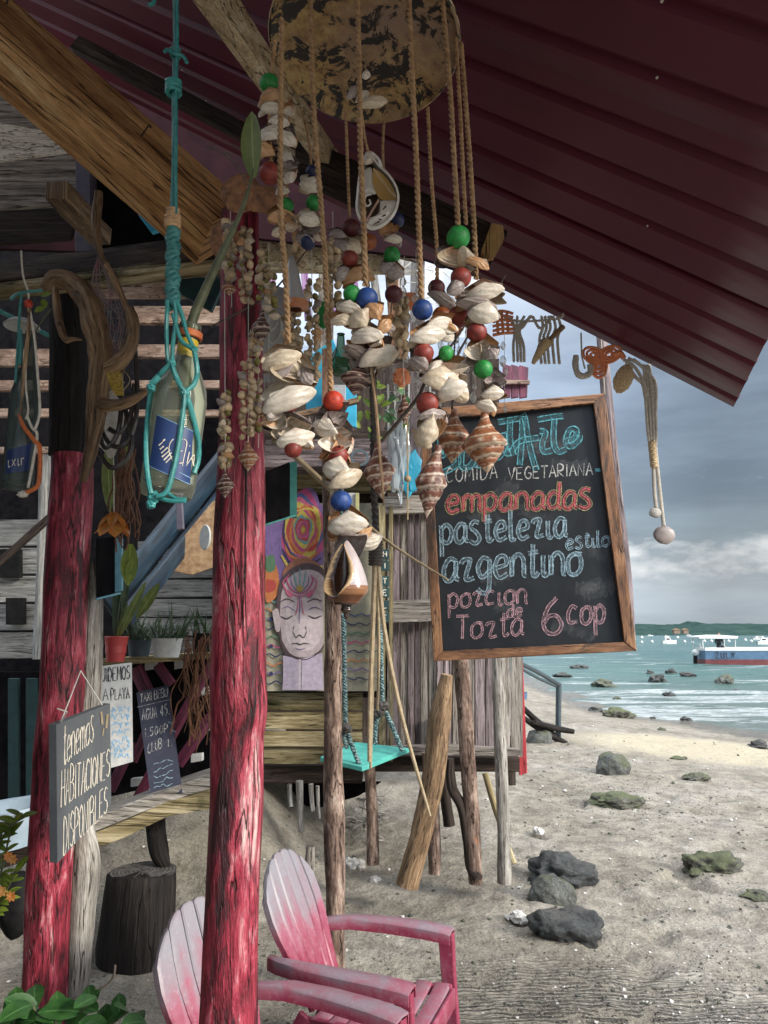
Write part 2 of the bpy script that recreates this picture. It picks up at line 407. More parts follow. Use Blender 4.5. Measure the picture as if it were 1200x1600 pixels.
M_['ochre_plank'] = wood('ochre_mossy_plank', [(.28, (.06, .05, .02)), (.5, (.26, .21, .11)), (.72, (.50, .44, .29))], 18, 1.5, .8, .7, .005, .2, True, ((.05, .055, .02), 3, 1.2, .55, .68))
M_['white_plank'] = wood('white_washed_plank', [(.3, (.07, .07, .068)), (.5, (.22, .22, .21)), (.7, (.36, .36, .34))], 16, 1.4, .75, .4, .003, .12)
M_['slat'] = wood('pinkish_slat', [(.3, (.10, .065, .05)), (.5, (.27, .19, .15)), (.7, (.46, .36, .30))], 12, 4, .8, .5, .003, .15)
M_['pale_purple'] = wood('lilac_painted_slat', [(.3, (.22, .10, .26)), (.6, (.46, .28, .52)), (.75, (.6, .45, .62))], 20, 2, .6, .3, .002, .15)
M_['purple'] = wood('plum_painted_slat', [(.3, (.05, .008, .022)), (.55, (.14, .022, .055)), (.75, (.22, .06, .09))], 20, 2, .5, .3, .002, .15, spec=.5)
M_['red_plank'] = wood('red_painted_plank', [(.3, (.22, .02, .025)), (.6, (.48, .06, .07)), (.75, (.55, .14, .13))], 20, 2, .6, .3, .002, .1)
M_['frame'] = wood('blackboard_frame_wood', [(.3, (.06, .03, .018)), (.5, (.21, .10, .05)), (.68, (.36, .19, .095)), (.8, (.48, .30, .17))], 20, 3, .55, .5, .003, .1, True, ((.05, .035, .028), 5, 1.6, .55, .64), .45)
M_['log'] = wood('black_log', [(.3, (.005, .0045, .0045)), (.55, (.018, .015, .014)), (.72, (.05, .042, .036)), (.85, (.18, .11, .07))], 14, 1.8, .75, .8, .01, .02, True, ((.16, .09, .045), 5, 1.1, .60, .74))
M_['bark_post'] = wood('peeling_bark_post', [(.3, (.06, .04, .032)), (.48, (.17, .115, .09)), (.62, (.34, .25, .20)), (.75, (.48, .42, .36))], 14, 5, .85, .9, .006, .1, True, ((.42, .16, .05), 4, 2.4, .66, .74))
M_['osb'] = plain('chipboard', (.42, .29, .17), (.22, .13, .07), 26, .8, .3, .003)
M_['blue_wood'] = wood('blue_painted_wood', [(.3, (.005, .013, .025)), (.55, (.010, .028, .05)), (.75, (.03, .07, .10))], 20, 2, .5, .3, .002, .1, spec=.5)
M_['cyan'] = plain('cyan_paint', (.04, .42, .62), (.03, .30, .48), 8, .5, .1, .002)
M_['teal_edge'] = plain('teal_paint', (.10, .36, .33), (.05, .24, .22), 30, .6, .3, .002)
M_['teal_seat'] = plain('mint_paint', (.10, .48, .40), (.07, .33, .30), 12, .45, .3, .002, spec=.5)
M_['sky_edge'] = plain('sky_blue_paint', (.18, .42, .52), (.12, .30, .40), 30, .6, .3, .002)
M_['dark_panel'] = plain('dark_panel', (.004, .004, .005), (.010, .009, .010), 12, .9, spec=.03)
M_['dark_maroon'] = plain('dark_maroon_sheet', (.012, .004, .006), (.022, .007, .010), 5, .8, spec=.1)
M_['black'] = plain('black_plastic', (.008, .008, .009), (.016, .016, .016), 20, .7, spec=.1)
M_['dark_teal'] = plain('dark_teal_paint', (.012, .035, .038), (.02, .06, .06), 10, .6)
M_['grey_post'] = plain('slate_purple_paint', (.08, .075, .11), (.13, .12, .16), 10, .6)
M_['white'] = plain('white_paint', (.62, .62, .60), (.45, .45, .43), 14, .6, .2)
M_['boat_white'] = plain('boat_white', (.75, .75, .72), (.6, .6, .58), 3, .5, .1)
M_['boat_blue'] = plain('boat_blue', (.10, .17, .27), (.07, .13, .21), 2, .45, .1)
M_['boat_red'] = plain('boat_red', (.20, .06, .06), (.14, .04, .045), 2, .5, .1)
M_['bluepot'] = plain('pale_blue_plastic', (.42, .52, .60), (.34, .44, .52), 8, .4, .1)
M_['redpot'] = plain('red_plastic', (.50, .06, .06), (.42, .05, .05), 8, .4, .1, spec=.5)
M_['raffia'] = plain('raffia_rope', (.50, .32, .17), (.27, .155, .08), 90, .75, .6, .002, rnd=.15)
M_['dark_rope'] = plain('dark_rope', (.035, .03, .028), (.09, .08, .07), 120, .8, .5, .002)
M_['teal_rope'] = plain('turquoise_cord', (.018, .15, .15), (.045, .27, .26), 60, .45, .35, .0015, spec=.5)
M_['dteal_rope'] = plain('deep_teal_cord', (.03, .15, .15), (.07, .25, .24), 80, .5, .5, .002)
M_['grey_rope'] = plain('grey_cord', (.66, .62, .54), (.46, .43, .38), 90, .8, .5, .002)
M_['white_cord'] = plain('white_cord', (.62, .60, .56), (.45, .43, .40), 90, .7, .3, .001)
M_['orange_cord'] = plain('orange_cord', (.62, .17, .05), (.42, .11, .04), 60, .6, .3, .001)
M_['swing_rope'] = plain('speckled_swing_rope', (.03, .07, .08), (.20, .30, .30), 70, .8, .5, .002, lo=.45, hi=.55)
M_['net'] = plain('net_thread', (.28, .12, .14), (.20, .24, .24), 30, .8)
M_['dark_net'] = plain('black_hose', (.015, .014, .014), (.05, .045, .04), 20, .35, .3, spec=.6)
M_['cane'] = plain('cane', (.42, .34, .22), (.28, .21, .12), 40, .5, .3, .001)
M_['twig'] = plain('dark_twig', (.05, .04, .035), (.10, .08, .065), 60, .7, .4, .001)
M_['crochet'] = plain('coral_crochet', (.90, .36, .18), (.75, .24, .12), 120, .9, .8, .003)
M_['tan_crochet'] = plain('tan_crochet', (.70, .55, .34), (.42, .31, .18), 140, .9, .8, .003)
M_['stem'] = plain('green_stem', (.10, .11, .05), (.055, .06, .03), 40, .5, .3, .001)
M_['iron'] = plain('rusty_iron', (.06, .035, .028), (.02, .015, .013), 60, .7, .4, metal=.4)
M_['steel'] = plain('grey_painted_steel', (.05, .075, .09), (.03, .045, .055), 20, .45, .2, spec=.5)
M_['fungus'] = plain('mottled_bark_disc', (.40, .20, .10), (.14, .07, .045), 45, .8, .6, .004)
M_['coral'] = plain('coral_white', (.62, .60, .56), (.42, .40, .37), 50, .9, .7, .006)
M_['flower'] = plain('orange_petal', (.55, .17, .03), (.48, .26, .08), 40, .5, .2)
M_['skin'] = plain('skin', (.22, .12, .08), (.18, .10, .07), 8, .6)
M_['shirt'] = plain('dark_shirt', (.05, .06, .08), (.08, .07, .07), 8, .8)
for nm, c in (('green', (.02, .26, .05)), ('redbrown', (.24, .035, .025)), ('orange', (.50, .045, .02)), ('blue', (.015, .06, .24)), ('navy', (.012, .02, .08)), ('darkred', (.10, .018, .022)), ('amber', (.30, .08, .02))):
    m, nt, b = newmat(nm + '_painted_bead'); n = noi(nt, coords(nt), 3.4, 6, .75, .5); n2_ = noi(nt, coords(nt), 2.2, 3, .6)
    cc_b = ramp(nt, n, [(.3, tuple(x * .5 for x in c)), (.5, c), (.68, tuple(min(1, x * 1.25 + .01) for x in c)), (.74, (.20, .11, .06))]); cc_b = randmul(nt, mixc(nt, 1.0, cc_b, ramp(nt, n2_, [(.35, (.7, .7, .7)), (.65, (1.15, 1.15, 1.15))]), 'MULTIPLY'), .12)
    nt.links.new(cc_b, b.inputs['Base Color']); b.inputs['Roughness'].default_value = .5; bump(nt, b, n, .5, .0012); M_['b_' + nm] = m

def shellmat(name, base, band, tip):
    m, nt, b = newmat(name)
    t = nt.nodes.new('ShaderNodeTexCoord'); mp_ = nt.nodes.new('ShaderNodeMapping'); nt.links.new(t.outputs['Object'], mp_.inputs[0]); mp_.inputs['Location'].default_value = (0, -.45, 0)
    ln = nt.nodes.new('ShaderNodeVectorMath'); ln.operation = 'LENGTH'; nt.links.new(mp_.outputs[0], ln.inputs[0])
    n0 = noi(nt, coords(nt), 3, 4)
    w_ = nt.nodes.new('ShaderNodeMath'); w_.operation = 'MULTIPLY_ADD'; w_.inputs[1].default_value = .18; nt.links.new(n0, w_.inputs[0]); nt.links.new(ln.outputs['Value'], w_.inputs[2])
    sn = nt.nodes.new('ShaderNodeMath'); sn.operation = 'MULTIPLY'; sn.inputs[1].default_value = 42; nt.links.new(w_.outputs[0], sn.inputs[0])
    si = nt.nodes.new('ShaderNodeMath'); si.operation = 'SINE'; nt.links.new(sn.outputs[0], si.inputs[0])
    n2 = noi(nt, coords(nt), 9, 5)
    f = ramp(nt, n2, [(.42, (0, 0, 0)), (.70, (.8, .8, .8))])
    c = mixc(nt, f, base, band)
    f2 = ramp(nt, ln.outputs['Value'], [(.1, (1, 1, 1)), (.45, (0, 0, 0))]); 
    oi = nt.nodes.new('ShaderNodeObjectInfo')
    f3 = mixc(nt, 1.0, f2, oi.outputs['Random'], 'MULTIPLY')
    c = mixc(nt, f3, c, tip)
    fs = ramp(nt, si.outputs[0], [(.0, (1, 1, 1)), (1, (.90, .87, .83))]); c = mixc(nt, 1.0, c, fs, 'MULTIPLY')
    c = randmul(nt, c, .16)
    nt.links.new(c, b.inputs['Base Color']); b.inputs['Roughness'].default_value = .38; b.inputs['Specular IOR Level'].default_value = .5
    b.inputs['Subsurface Weight'].default_value = 0.0
    bump(nt, b, si.outputs[0], .35, .0012); return m
M_['sh_cream'] = shellmat('cream_shell', (.60, .52, .40), (.42, .31, .21), (.34, .14, .08))
M_['sh_white'] = shellmat('white_shell', (.66, .61, .53), (.52, .44, .36), (.48, .28, .20))
M_['sh_tan'] = shellmat('tan_shell', (.56, .34, .18), (.38, .17, .07), (.24, .10, .05))
M_['sh_grey'] = shellmat('grey_shell', (.36, .31, .29), (.16, .12, .12), (.10, .06, .07))
M_['sh_small'] = plain('small_shell', (.62, .50, .32), (.34, .22, .13), 30, .35, .2, .002, rnd=.35, spec=.5)
M_['seed'] = plain('olive_seed', (.24, .22, .05), (.14, .11, .03), 30, .35, rnd=.3, spec=.5)
def vcol(name, rough=.35, spec=.5, bst=.3, sc=60, coat=0):
    m, nt, b = newmat(name); a = nt.nodes.new('ShaderNodeAttribute'); a.attribute_name = 'col'
    n = noi(nt, coords(nt), sc, 5, .7); f = ramp(nt, n, [(.3, (.72, .7, .68)), (.7, (1.12, 1.1, 1.08))])
    c = mixc(nt, 1.0, a.outputs['Color'], f, 'MULTIPLY'); nt.links.new(c, b.inputs['Base Color'])
    b.inputs['Roughness'].default_value = rough; b.inputs['Specular IOR Level'].default_value = spec; b.inputs['Coat Weight'].default_value = coat
    bump(nt, b, n, bst, .03 if sc < 20 else .001); return m
M_['whelk'] = vcol('banded_whelk', .38, .5, .25, 7)
M_['conch'] = vcol('glossy_conch', .15, .6, .1, 5, .3)
M_['paint'] = vcol('painted_picture', .7, .3, .3, 40)
# blackboard and chalk
def board(name, c1, c2, dust):
    m, nt, b = newmat(name); n = noi(nt, coords(nt), 3.5, 8, .7, 1.0); c = ramp(nt, n, [(.35, c1), (.62, c2), (.8, dust)])
    n2 = noi(nt, coords(nt, 'Object', (60, 60, 3)), 1, 2); c = mixc(nt, .12, c, n2, 'ADD') if False else c
    nt.links.new(c, b.inputs['Base Color']); b.inputs['Roughness'].default_value = .6; b.inputs['Specular IOR Level'].default_value = .3; bump(nt, b, n2, .1, .001); return m
M_['board'] = board('blackboard', (.010, .013, .018), (.022, .027, .033), (.085, .092, .10))
M_['slate'] = board('slate_grey_board', (.085, .095, .105), (.12, .13, .14), (.17, .18, .18))
M_['board2'] = board('blue_black_board', (.03, .035, .06), (.05, .055, .085), (.09, .09, .12))
def chalk(name, c, lo=.36, hi=.52, sc=420, amax=1.0):
    m, nt, b = newmat(name); n = noi(nt, coords(nt, 'Object', (1, 1, 1), False), sc, 3, .8); n2 = noi(nt, coords(nt, 'Object', (1, 1, 1), False), sc * .12, 3, .7)
    ad = nt.nodes.new('ShaderNodeMath'); ad.operation = 'MULTIPLY_ADD'; ad.inputs[1].default_value = .5; nt.links.new(n2, ad.inputs[0]); nt.links.new(n, ad.inputs[2])
    f = ramp(nt, ad.outputs[0], [(lo + .27, (0, 0, 0)), (hi + .31, (amax,) * 3)]); nt.links.new(f, b.inputs['Alpha'])
    b.inputs['Base Color'].default_value = (*c, 1); b.inputs['Roughness'].default_value = .95; b.inputs['Specular IOR Level'].default_value = .05; return m
M_['ch_teal'] = chalk('teal_chalk', (.16, .48, .55)); M_['ch_tealf'] = chalk('teal_chalk_fill', (.13, .40, .47), .42, .62, 260, .6)
M_['ch_white'] = chalk('white_chalk', (.66, .66, .64)); M_['ch_blue'] = chalk('pale_blue_chalk', (.40, .58, .68)); M_['ch_bluef'] = chalk('pale_blue_chalk_fill', (.36, .52, .62), .40, .60, 300, .65)
M_['ch_red'] = chalk('red_chalk', (.56, .15, .16)); M_['ch_redf'] = chalk('red_chalk_fill', (.55, .13, .16), .34, .55, 260, .75); M_['ch_olive'] = chalk('olive_chalk', (.42, .40, .20))
M_['ch_pink'] = chalk('pink_chalk', (.66, .40, .46)); M_['ch_pinkf'] = chalk('pink_chalk_fill', (.6, .40, .44), .40, .60, 300, .6)
M_['ink'] = plain('black_ink', (.02, .02, .03), (.03, .03, .04), 9, .7)
M_['cream_paint'] = plain('cream_paint', (.66, .62, .52), (.55, .5, .42), 60, .7)
M_['dim_paint'] = plain('faded_grey_paint', (.32, .34, .40), (.22, .24, .3), 60, .7)
M_['yellow_paint'] = plain('faded_yellow_paint', (.40, .38, .18), (.3, .28, .14), 60, .7)
M_['blue_ink'] = plain('blue_ink', (.12, .28, .45), (.25, .42, .58), 40, .7)
m, nt, b = newmat('charred_end_grain'); v = coords(nt, 'UV', (1, 1, 1), False); wv = nt.nodes.new('ShaderNodeTexWave'); wv.wave_type = 'RINGS'; wv.rings_direction = 'SPHERICAL'; wv.inputs['Scale'].default_value = 16; wv.inputs['Distortion'].default_value = 3; nt.links.new(v, wv.inputs[0])
n = noi(nt, v, 22, 6, .8); c = mixc(nt, 1.0, ramp(nt, wv.outputs['Fac'], [(.2, (.05, .045, .042)), (.8, (.13, .12, .11))]), ramp(nt, n, [(.4, (.4, .4, .4)), (.6, (1.5, 1.5, 1.5))]), 'MULTIPLY'); nt.links.new(c, b.inputs['Base Color']); b.inputs['Roughness'].default_value = .8; bump(nt, b, n, .8, .006); M_['log_top'] = m
# roof
m, nt, b = newmat('maroon_roof_sheet')
n1 = noi(nt, coords(nt, 'Object', (1, 1, 1), False), 1.6, 5); n2 = noi(nt, coords(nt, 'Object', (1, 1, 1), False), 45, 4, .7)
c = ramp(nt, n1, [(.3, (.070, .006, .017)), (.7, (.115, .010, .029))]); f = ramp(nt, n2, [(.74, (0, 0, 0)), (.82, (.5, .5, .5))]); c = mixc(nt, f, c, (.3, .2, .2))
nt.links.new(c, b.inputs['Base Color']); b.inputs['Roughness'].default_value = .5; b.inputs['Specular IOR Level'].default_value = .4
bump(nt, b, n1, .08, .02); M_['roof'] = m
# gourd disc
m, nt, b = newmat('scorched_tray')
n1 = noi(nt, coords(nt, 'Object', (1, 1, 1), False), 17, 6, .7, .8); n2 = noi(nt, coords(nt, 'Object', (1, 1, 1), False), 40, 5, .7); n3 = noi(nt, coords(nt, 'Object', (1, 1, 1), False), 4, 3)
c = ramp(nt, n2, [(.3, (.11, .06, .022)), (.5, (.30, .19, .075)), (.75, (.46, .35, .15))]); f3 = ramp(nt, n3, [(.4, (0, 0, 0)), (.65, (1, 1, 1))]); c = mixc(nt, f3, c, (.22, .15, .12))
f = ramp(nt, n1, [(.50, (0, 0, 0)), (.53, (1, 1, 1))]); c = mixc(nt, f, c, (.012, .010, .010)); nt.links.new(c, b.inputs['Base Color']); b.inputs['Roughness'].default_value = .6; bump(nt, b, n2, .4, .003)
M_['disc'] = m
# rocks
def rock(name, c1, c2, moss, ml=.52):
    m, nt, b = newmat(name); v = coords(nt); n = noi(nt, v, 9, 8, .7); n2 = noi(nt, v, 3.2, 5)
    c = ramp(nt, n, [(.3, c1), (.7, c2)]); n7 = noi(nt, v, 45, 6, .8); c = mixc(nt, 1.0, c, ramp(nt, n7, [(.35, (.45, .45, .45)), (.65, (1.5, 1.5, 1.45))]), 'MULTIPLY'); ge = nt.nodes.new('ShaderNodeNewGeometry'); sx = nt.nodes.new('ShaderNodeSeparateXYZ'); nt.links.new(ge.outputs['Normal'], sx.inputs[0])
    ml_ = nt.nodes.new('ShaderNodeMath'); ml_.operation = 'MULTIPLY_ADD'; ml_.inputs[1].default_value = .22; nt.links.new(sx.outputs[2], ml_.inputs[0]); nt.links.new(n2, ml_.inputs[2])
    f = ramp(nt, ml_.outputs[0], [(ml, (0, 0, 0)), (ml + .12, (.85, .85, .85))]); c = mixc(nt, f, c, moss)
    nt.links.new(c, b.inputs['Base Color']); b.inputs['Roughness'].default_value = .8; bump(nt, b, n7, .9, .012, bump(nt, b, n, 1.0, .05)); return m
M_['rock'] = rock('dark_wet_rock', (.018, .020, .021), (.085, .09, .09), (.09, .085, .075), .66)
M_['mossrock'] = rock('mossy_rock', (.05, .05, .045), (.15, .145, .12), (.10, .115, .05), .58)
M_['greyrock'] = rock('grey_green_rock', (.05, .055, .055), (.16, .165, .15), (.09, .10, .055), .56)
# leaves
def leafm(name, c1, c2, sp=.4):
    m, nt, b = newmat(name); n = noi(nt, coords(nt), 30, 3); c = ramp(nt, n, [(.3, c1), (.7, c2)])
    t = nt.nodes.new('ShaderNodeTexCoord'); s_ = nt.nodes.new('ShaderNodeSeparateXYZ'); nt.links.new(t.outputs['UV'], s_.inputs[0])
    a = nt.nodes.new('ShaderNodeMath'); a.operation = 'SUBTRACT'; a.inputs[1].default_value = .5; nt.links.new(s_.outputs[0], a.inputs[0])
    a2 = nt.nodes.new('ShaderNodeMath'); a2.operation = 'ABSOLUTE'; nt.links.new(a.outputs[0], a2.inputs[0])
    f = ramp(nt, a2.outputs[0], [(.0, (.8, .8, .8)), (.06, (0, 0, 0))]); c = mixc(nt, f, c, tuple(min(1, x * 1.7 + .03) for x in c2))
    nt.links.new(c, b.inputs['Base Color']); b.inputs['Roughness'].default_value = .4; b.inputs['Specular IOR Level'].default_value = sp
    ms = nt.nodes.new('ShaderNodeMixShader'); tr = nt.nodes.new('ShaderNodeBsdfTranslucent'); nt.links.new(c, tr.inputs[0]); ms.inputs[0].default_value = .25
    o_ = nt.nodes['Material Output']; nt.links.new(b.outputs[0], ms.inputs[1]); nt.links.new(tr.outputs[0], ms.inputs[2]); nt.links.new(ms.outputs[0], o_.inputs[0]); return m
M_['leaf'] = leafm('round_green_leaf', (.02, .07, .018), (.05, .14, .03)); M_['leafy'] = leafm('yellow_green_leaf', (.08, .14, .015), (.20, .26, .03))
M_['leafb'] = leafm('olive_leaf', (.09, .13, .03), (.18, .22, .07)); M_['leafd'] = leafm('dark_leaf', (.02, .045, .02), (.05, .08, .035)); M_['dryleaf'] = leafm('reddish_root', (.13, .05, .03), (.25, .13, .07))
# glass
def glassm(name, c, rough=.03, ior=1.25, thin=.75):
    m, nt, b = newmat(name); b.inputs['Base Color'].default_value = (*c, 1); b.inputs['Roughness'].default_value = .08; b.inputs['Specular IOR Level'].default_value = .7
    tr = nt.nodes.new('ShaderNodeBsdfTransparent'); tr.inputs[0].default_value = (*[min(1, x * 1.2 + .45) for x in c], 1)
    fr = nt.nodes.new('ShaderNodeFresnel'); fr.inputs[0].default_value = 1.45
    mr = nt.nodes.new('ShaderNodeMapRange'); mr.inputs[3].default_value = 1 - thin; mr.inputs[4].default_value = 1; nt.links.new(fr.outputs[0], mr.inputs[0])
    ms = nt.nodes.new('ShaderNodeMixShader'); nt.links.new(mr.outputs[0], ms.inputs[0]); nt.links.new(tr.outputs[0], ms.inputs[1]); nt.links.new(b.outputs[0], ms.inputs[2]); nt.links.new(ms.outputs[0], nt.nodes['Material Output'].inputs[0]); return m
M_['glass'] = glassm('clear_greenish_glass', (.40, .42, .36), thin=.90); M_['glass2'] = glassm('smoky_glass', (.16, .20, .19), thin=.80); M_['crystal'] = glassm('crystal_glass', (.75, .75, .72), thin=.7); M_['ggl'] = glassm('green_glass', (.04, .16, .07), thin=.6)
M_['label'] = plain('navy_label', (.010, .018, .07), (.02, .05, .16), 4, .35, .02, .001, rnd=.0); M_['label_y'] = plain('yellow_label', (.60, .42, .03), (.52, .36, .04), 5, .5)
M_['cloth'] = plain('grey_cloth', (.42, .44, .46), (.30, .32, .35), 7, .9, .5, .02); M_['stripe'] = plain('blue_cloth', (.10, .22, .55), (.6, .65, .75), 28, .9)
M_['paper'] = plain('worn_white_board', (.50, .50, .48), (.36, .38, .38), 20, .8)
M_['plastic'] = glassm('clear_plastic_bag', (.5, .58, .64), thin=.55)
# sand
m, nt, b = newmat('beach_sand')
v = coords(nt, 'Object', (1, 1, 1), False)
n1 = noi(nt, v, .9, 6, .6); n2 = noi(nt, v, 55, 4, .75); n3 = noi(nt, v, 260, 2, .7); n4 = noi(nt, v, 5.5, 6, .65)
c = ramp(nt, n1, [(.3, (.195, .178, .142)), (.5, (.285, .262, .218)), (.7, (.345, .325, .29))])
f = ramp(nt, n4, [(.35, (.60, .58, .55)), (.5, (.9, .89, .88)), (.62, (1.12, 1.11, 1.09))]); c = mixc(nt, 1.0, c, f, 'MULTIPLY')
f = ramp(nt, n2, [(.34, (.72, .69, .64)), (.5, (1, 1, 1)), (.66, (1.2, 1.19, 1.16))]); c = mixc(nt, 1.0, c, f, 'MULTIPLY')
f = ramp(nt, n3, [(.33, (.45, .42, .38)), (.5, (1, 1, 1)), (.7, (1.35, 1.33, 1.28))]); c = mixc(nt, .6, c, f, 'MULTIPLY')
# sunlit patch near the water, painted into the sand colour as paler gold
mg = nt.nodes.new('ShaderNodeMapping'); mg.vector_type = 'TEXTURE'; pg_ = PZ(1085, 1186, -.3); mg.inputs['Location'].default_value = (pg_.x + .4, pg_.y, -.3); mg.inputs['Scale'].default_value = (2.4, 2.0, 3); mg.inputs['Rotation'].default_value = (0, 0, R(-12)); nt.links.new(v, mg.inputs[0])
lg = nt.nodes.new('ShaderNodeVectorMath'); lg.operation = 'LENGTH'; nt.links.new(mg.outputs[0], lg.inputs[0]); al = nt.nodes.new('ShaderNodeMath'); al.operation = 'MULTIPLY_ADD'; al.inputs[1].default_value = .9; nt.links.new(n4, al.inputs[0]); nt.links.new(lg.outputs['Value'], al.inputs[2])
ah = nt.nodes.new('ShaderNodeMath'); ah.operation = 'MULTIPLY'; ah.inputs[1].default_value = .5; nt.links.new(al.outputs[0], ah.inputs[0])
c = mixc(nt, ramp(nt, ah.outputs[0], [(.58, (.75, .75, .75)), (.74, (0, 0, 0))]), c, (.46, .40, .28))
# wet sand towards the water line: height above the sea decides
ge = nt.nodes.new('ShaderNodeNewGeometry'); sx = nt.nodes.new('ShaderNodeSeparateXYZ'); nt.links.new(ge.outputs['Position'], sx.inputs[0])
wa = nt.nodes.new('ShaderNodeMath'); wa.operation = 'MULTIPLY_ADD'; wa.inputs[1].default_value = .06; nt.links.new(n1, wa.inputs[0]); nt.links.new(sx.outputs[2], wa.inputs[2])
wf = nt.nodes.new('ShaderNodeMapRange'); wf.inputs[1].default_value = SEA + .07; wf.inputs[2].default_value = SEA + .13; wf.inputs[3].default_value = 1; wf.inputs[4].default_value = 0; nt.links.new(wa.outputs[0], wf.inputs[0])
c = mixc(nt, wf.outputs[0], c, mixc(nt, 1.0, c, (.55, .53, .5), 'MULTIPLY')); nt.links.new(c, b.inputs['Base Color'])
rr = nt.nodes.new('ShaderNodeMapRange'); rr.inputs[3].default_value = .95; rr.inputs[4].default_value = .16; nt.links.new(wf.outputs[0], rr.inputs[0]); nt.links.new(rr.outputs[0], b.inputs['Roughness'])
# raked lines near the chairs
wv = nt.nodes.new('ShaderNodeTexWave'); wv.wave_type = 'RINGS'; wv.inputs['Scale'].default_value = 9; wv.inputs['Distortion'].default_value = 2.5; wv.inputs['Detail'].default_value = 2
mp2 = nt.nodes.new('ShaderNodeMapping'); mp2.inputs['Location'].default_value = (-.9, -2.6, 0); t = nt.nodes.new('ShaderNodeTexCoord'); nt.links.new(t.outputs['Object'], mp2.inputs[0]); nt.links.new(mp2.outputs[0], wv.inputs[0])
dl = nt.nodes.new('ShaderNodeVectorMath'); dl.operation = 'LENGTH'; nt.links.new(mp2.outputs[0], dl.inputs[0])
mk = nt.nodes.new('ShaderNodeMapRange'); mk.inputs[1].default_value = 1.6; mk.inputs[2].default_value = 1.0; nt.links.new(dl.outputs['Value'], mk.inputs[0])
mk2 = nt.nodes.new('ShaderNodeMath'); mk2.operation = 'MULTIPLY'; nt.links.new(mk.outputs[0], mk2.inputs[0]); nt.links.new(ramp(nt, n4, [(.42, (0, 0, 0)), (.55, (1, 1, 1))]), mk2.inputs[1])
hw = nt.nodes.new('ShaderNodeMath'); hw.operation = 'MULTIPLY'; nt.links.new(wv.outputs['Fac'], hw.inputs[0]); nt.links.new(mk2.outputs[0], hw.inputs[1])
k1 = bump(nt, b, n2, .8, .014); k2 = bump(nt, b, n4, .8, .10, k1); k3 = bump(nt, b, hw.outputs[0], 1.0, .05, k2); M_['sand'] = m
# sea
m, nt, b = newmat('sea_water')
v = coords(nt, 'Object', (.30, .9, 1), False); vf = coords(nt, 'Object', (.10, .42, 1), False)
ge = nt.nodes.new('ShaderNodeNewGeometry'); sx = nt.nodes.new('ShaderNodeSeparateXYZ'); nt.links.new(ge.outputs['Position'], sx.inputs[0])
nf = noi(nt, vf, 1.0, 6, .7, .8)
mr = nt.nodes.new('ShaderNodeMapRange'); mr.inputs[1].default_value = 6; mr.inputs[2].default_value = 70; nt.links.new(sx.outputs[1], mr.inputs[0])
cbase = ramp(nt, mr.outputs[0], [(.0, (.14, .135, .115)), (.2, (.09, .125, .11)), (.5, (.055, .135, .120)), (1, (.038, .11, .108))])
th = nt.nodes.new('ShaderNodeMapRange'); th.inputs[1].default_value = 8; th.inputs[2].default_value = 60; th.inputs[3].default_value = .49; th.inputs[4].default_value = .60; nt.links.new(sx.outputs[1], th.inputs[0])
df = nt.nodes.new('ShaderNodeMath'); df.operation = 'SUBTRACT'; nt.links.new(nf, df.inputs[0]); nt.links.new(th.outputs[0], df.inputs[1])
fm = ramp(nt, df.outputs[0], [(.0, (0, 0, 0)), (.05, (1, 1, 1))]); nff = noi(nt, v, 9, 5, .8); fm = mixc(nt, 1.0, fm, ramp(nt, nff, [(.4, (.15,) * 3), (.6, (.9,) * 3)]), 'MULTIPLY')
c = mixc(nt, fm, cbase, (.62, .66, .66)); nt.links.new(c, b.inputs['Base Color']); b.inputs['Roughness'].default_value = .25; b.inputs['Specular IOR Level'].default_value = .4
nw = noi(nt, v, 2.2, 6, .65); k = bump(nt, b, nw, 1.0, .30); bump(nt, b, nff, .6, .08, k); M_['sea'] = m
# far hill
m, nt, b = newmat('wooded_hill'); n = noi(nt, coords(nt, 'Object', (1, 1, 1), False), .06, 8, .7); c = ramp(nt, n, [(.35, (.022, .045, .042)), (.65, (.045, .078, .066))]); nt.links.new(c, b.inputs['Base Color']); b.inputs['Roughness'].default_value = 1; b.inputs['Specular IOR Level'].default_value = 0; M_['hill'] = m
# chair plastic: pink, sun-bleached to grey lavender towards the top of the back and on upper faces worn by hands
m, nt, b = newmat('bleached_pink_plastic')
t = nt.nodes.new('ShaderNodeTexCoord'); at = nt.nodes.new('ShaderNodeAttribute'); at.attribute_name = 'col'
n = noi(nt, coords(nt), 7, 5, .6, .6); n2 = noi(nt, coords(nt), 60, 4, .7)
ad = nt.nodes.new('ShaderNodeMath'); ad.operation = 'MULTIPLY_ADD'; ad.inputs[1].default_value = .7; nt.links.new(n, ad.inputs[0]); nt.links.new(at.outputs['Fac'], ad.inputs[2])
c = ramp(nt, ad.outputs[0], [(.40, (.25, .035, .07)), (.60, (.31, .10, .14)), (.76, (.26, .185, .215)), (1.05, (.25, .24, .265))])
c = mixc(nt, ramp(nt, n2, [(.55, (0, 0, 0)), (.75, (.35, .35, .35))]), c, (.5, .45, .47)); nt.links.new(c, b.inputs['Base Color']); b.inputs['Roughness'].default_value = .42; b.inputs['Specular IOR Level'].default_value = .45; bump(nt, b, n2, .12, .002); M_['chair'] = m
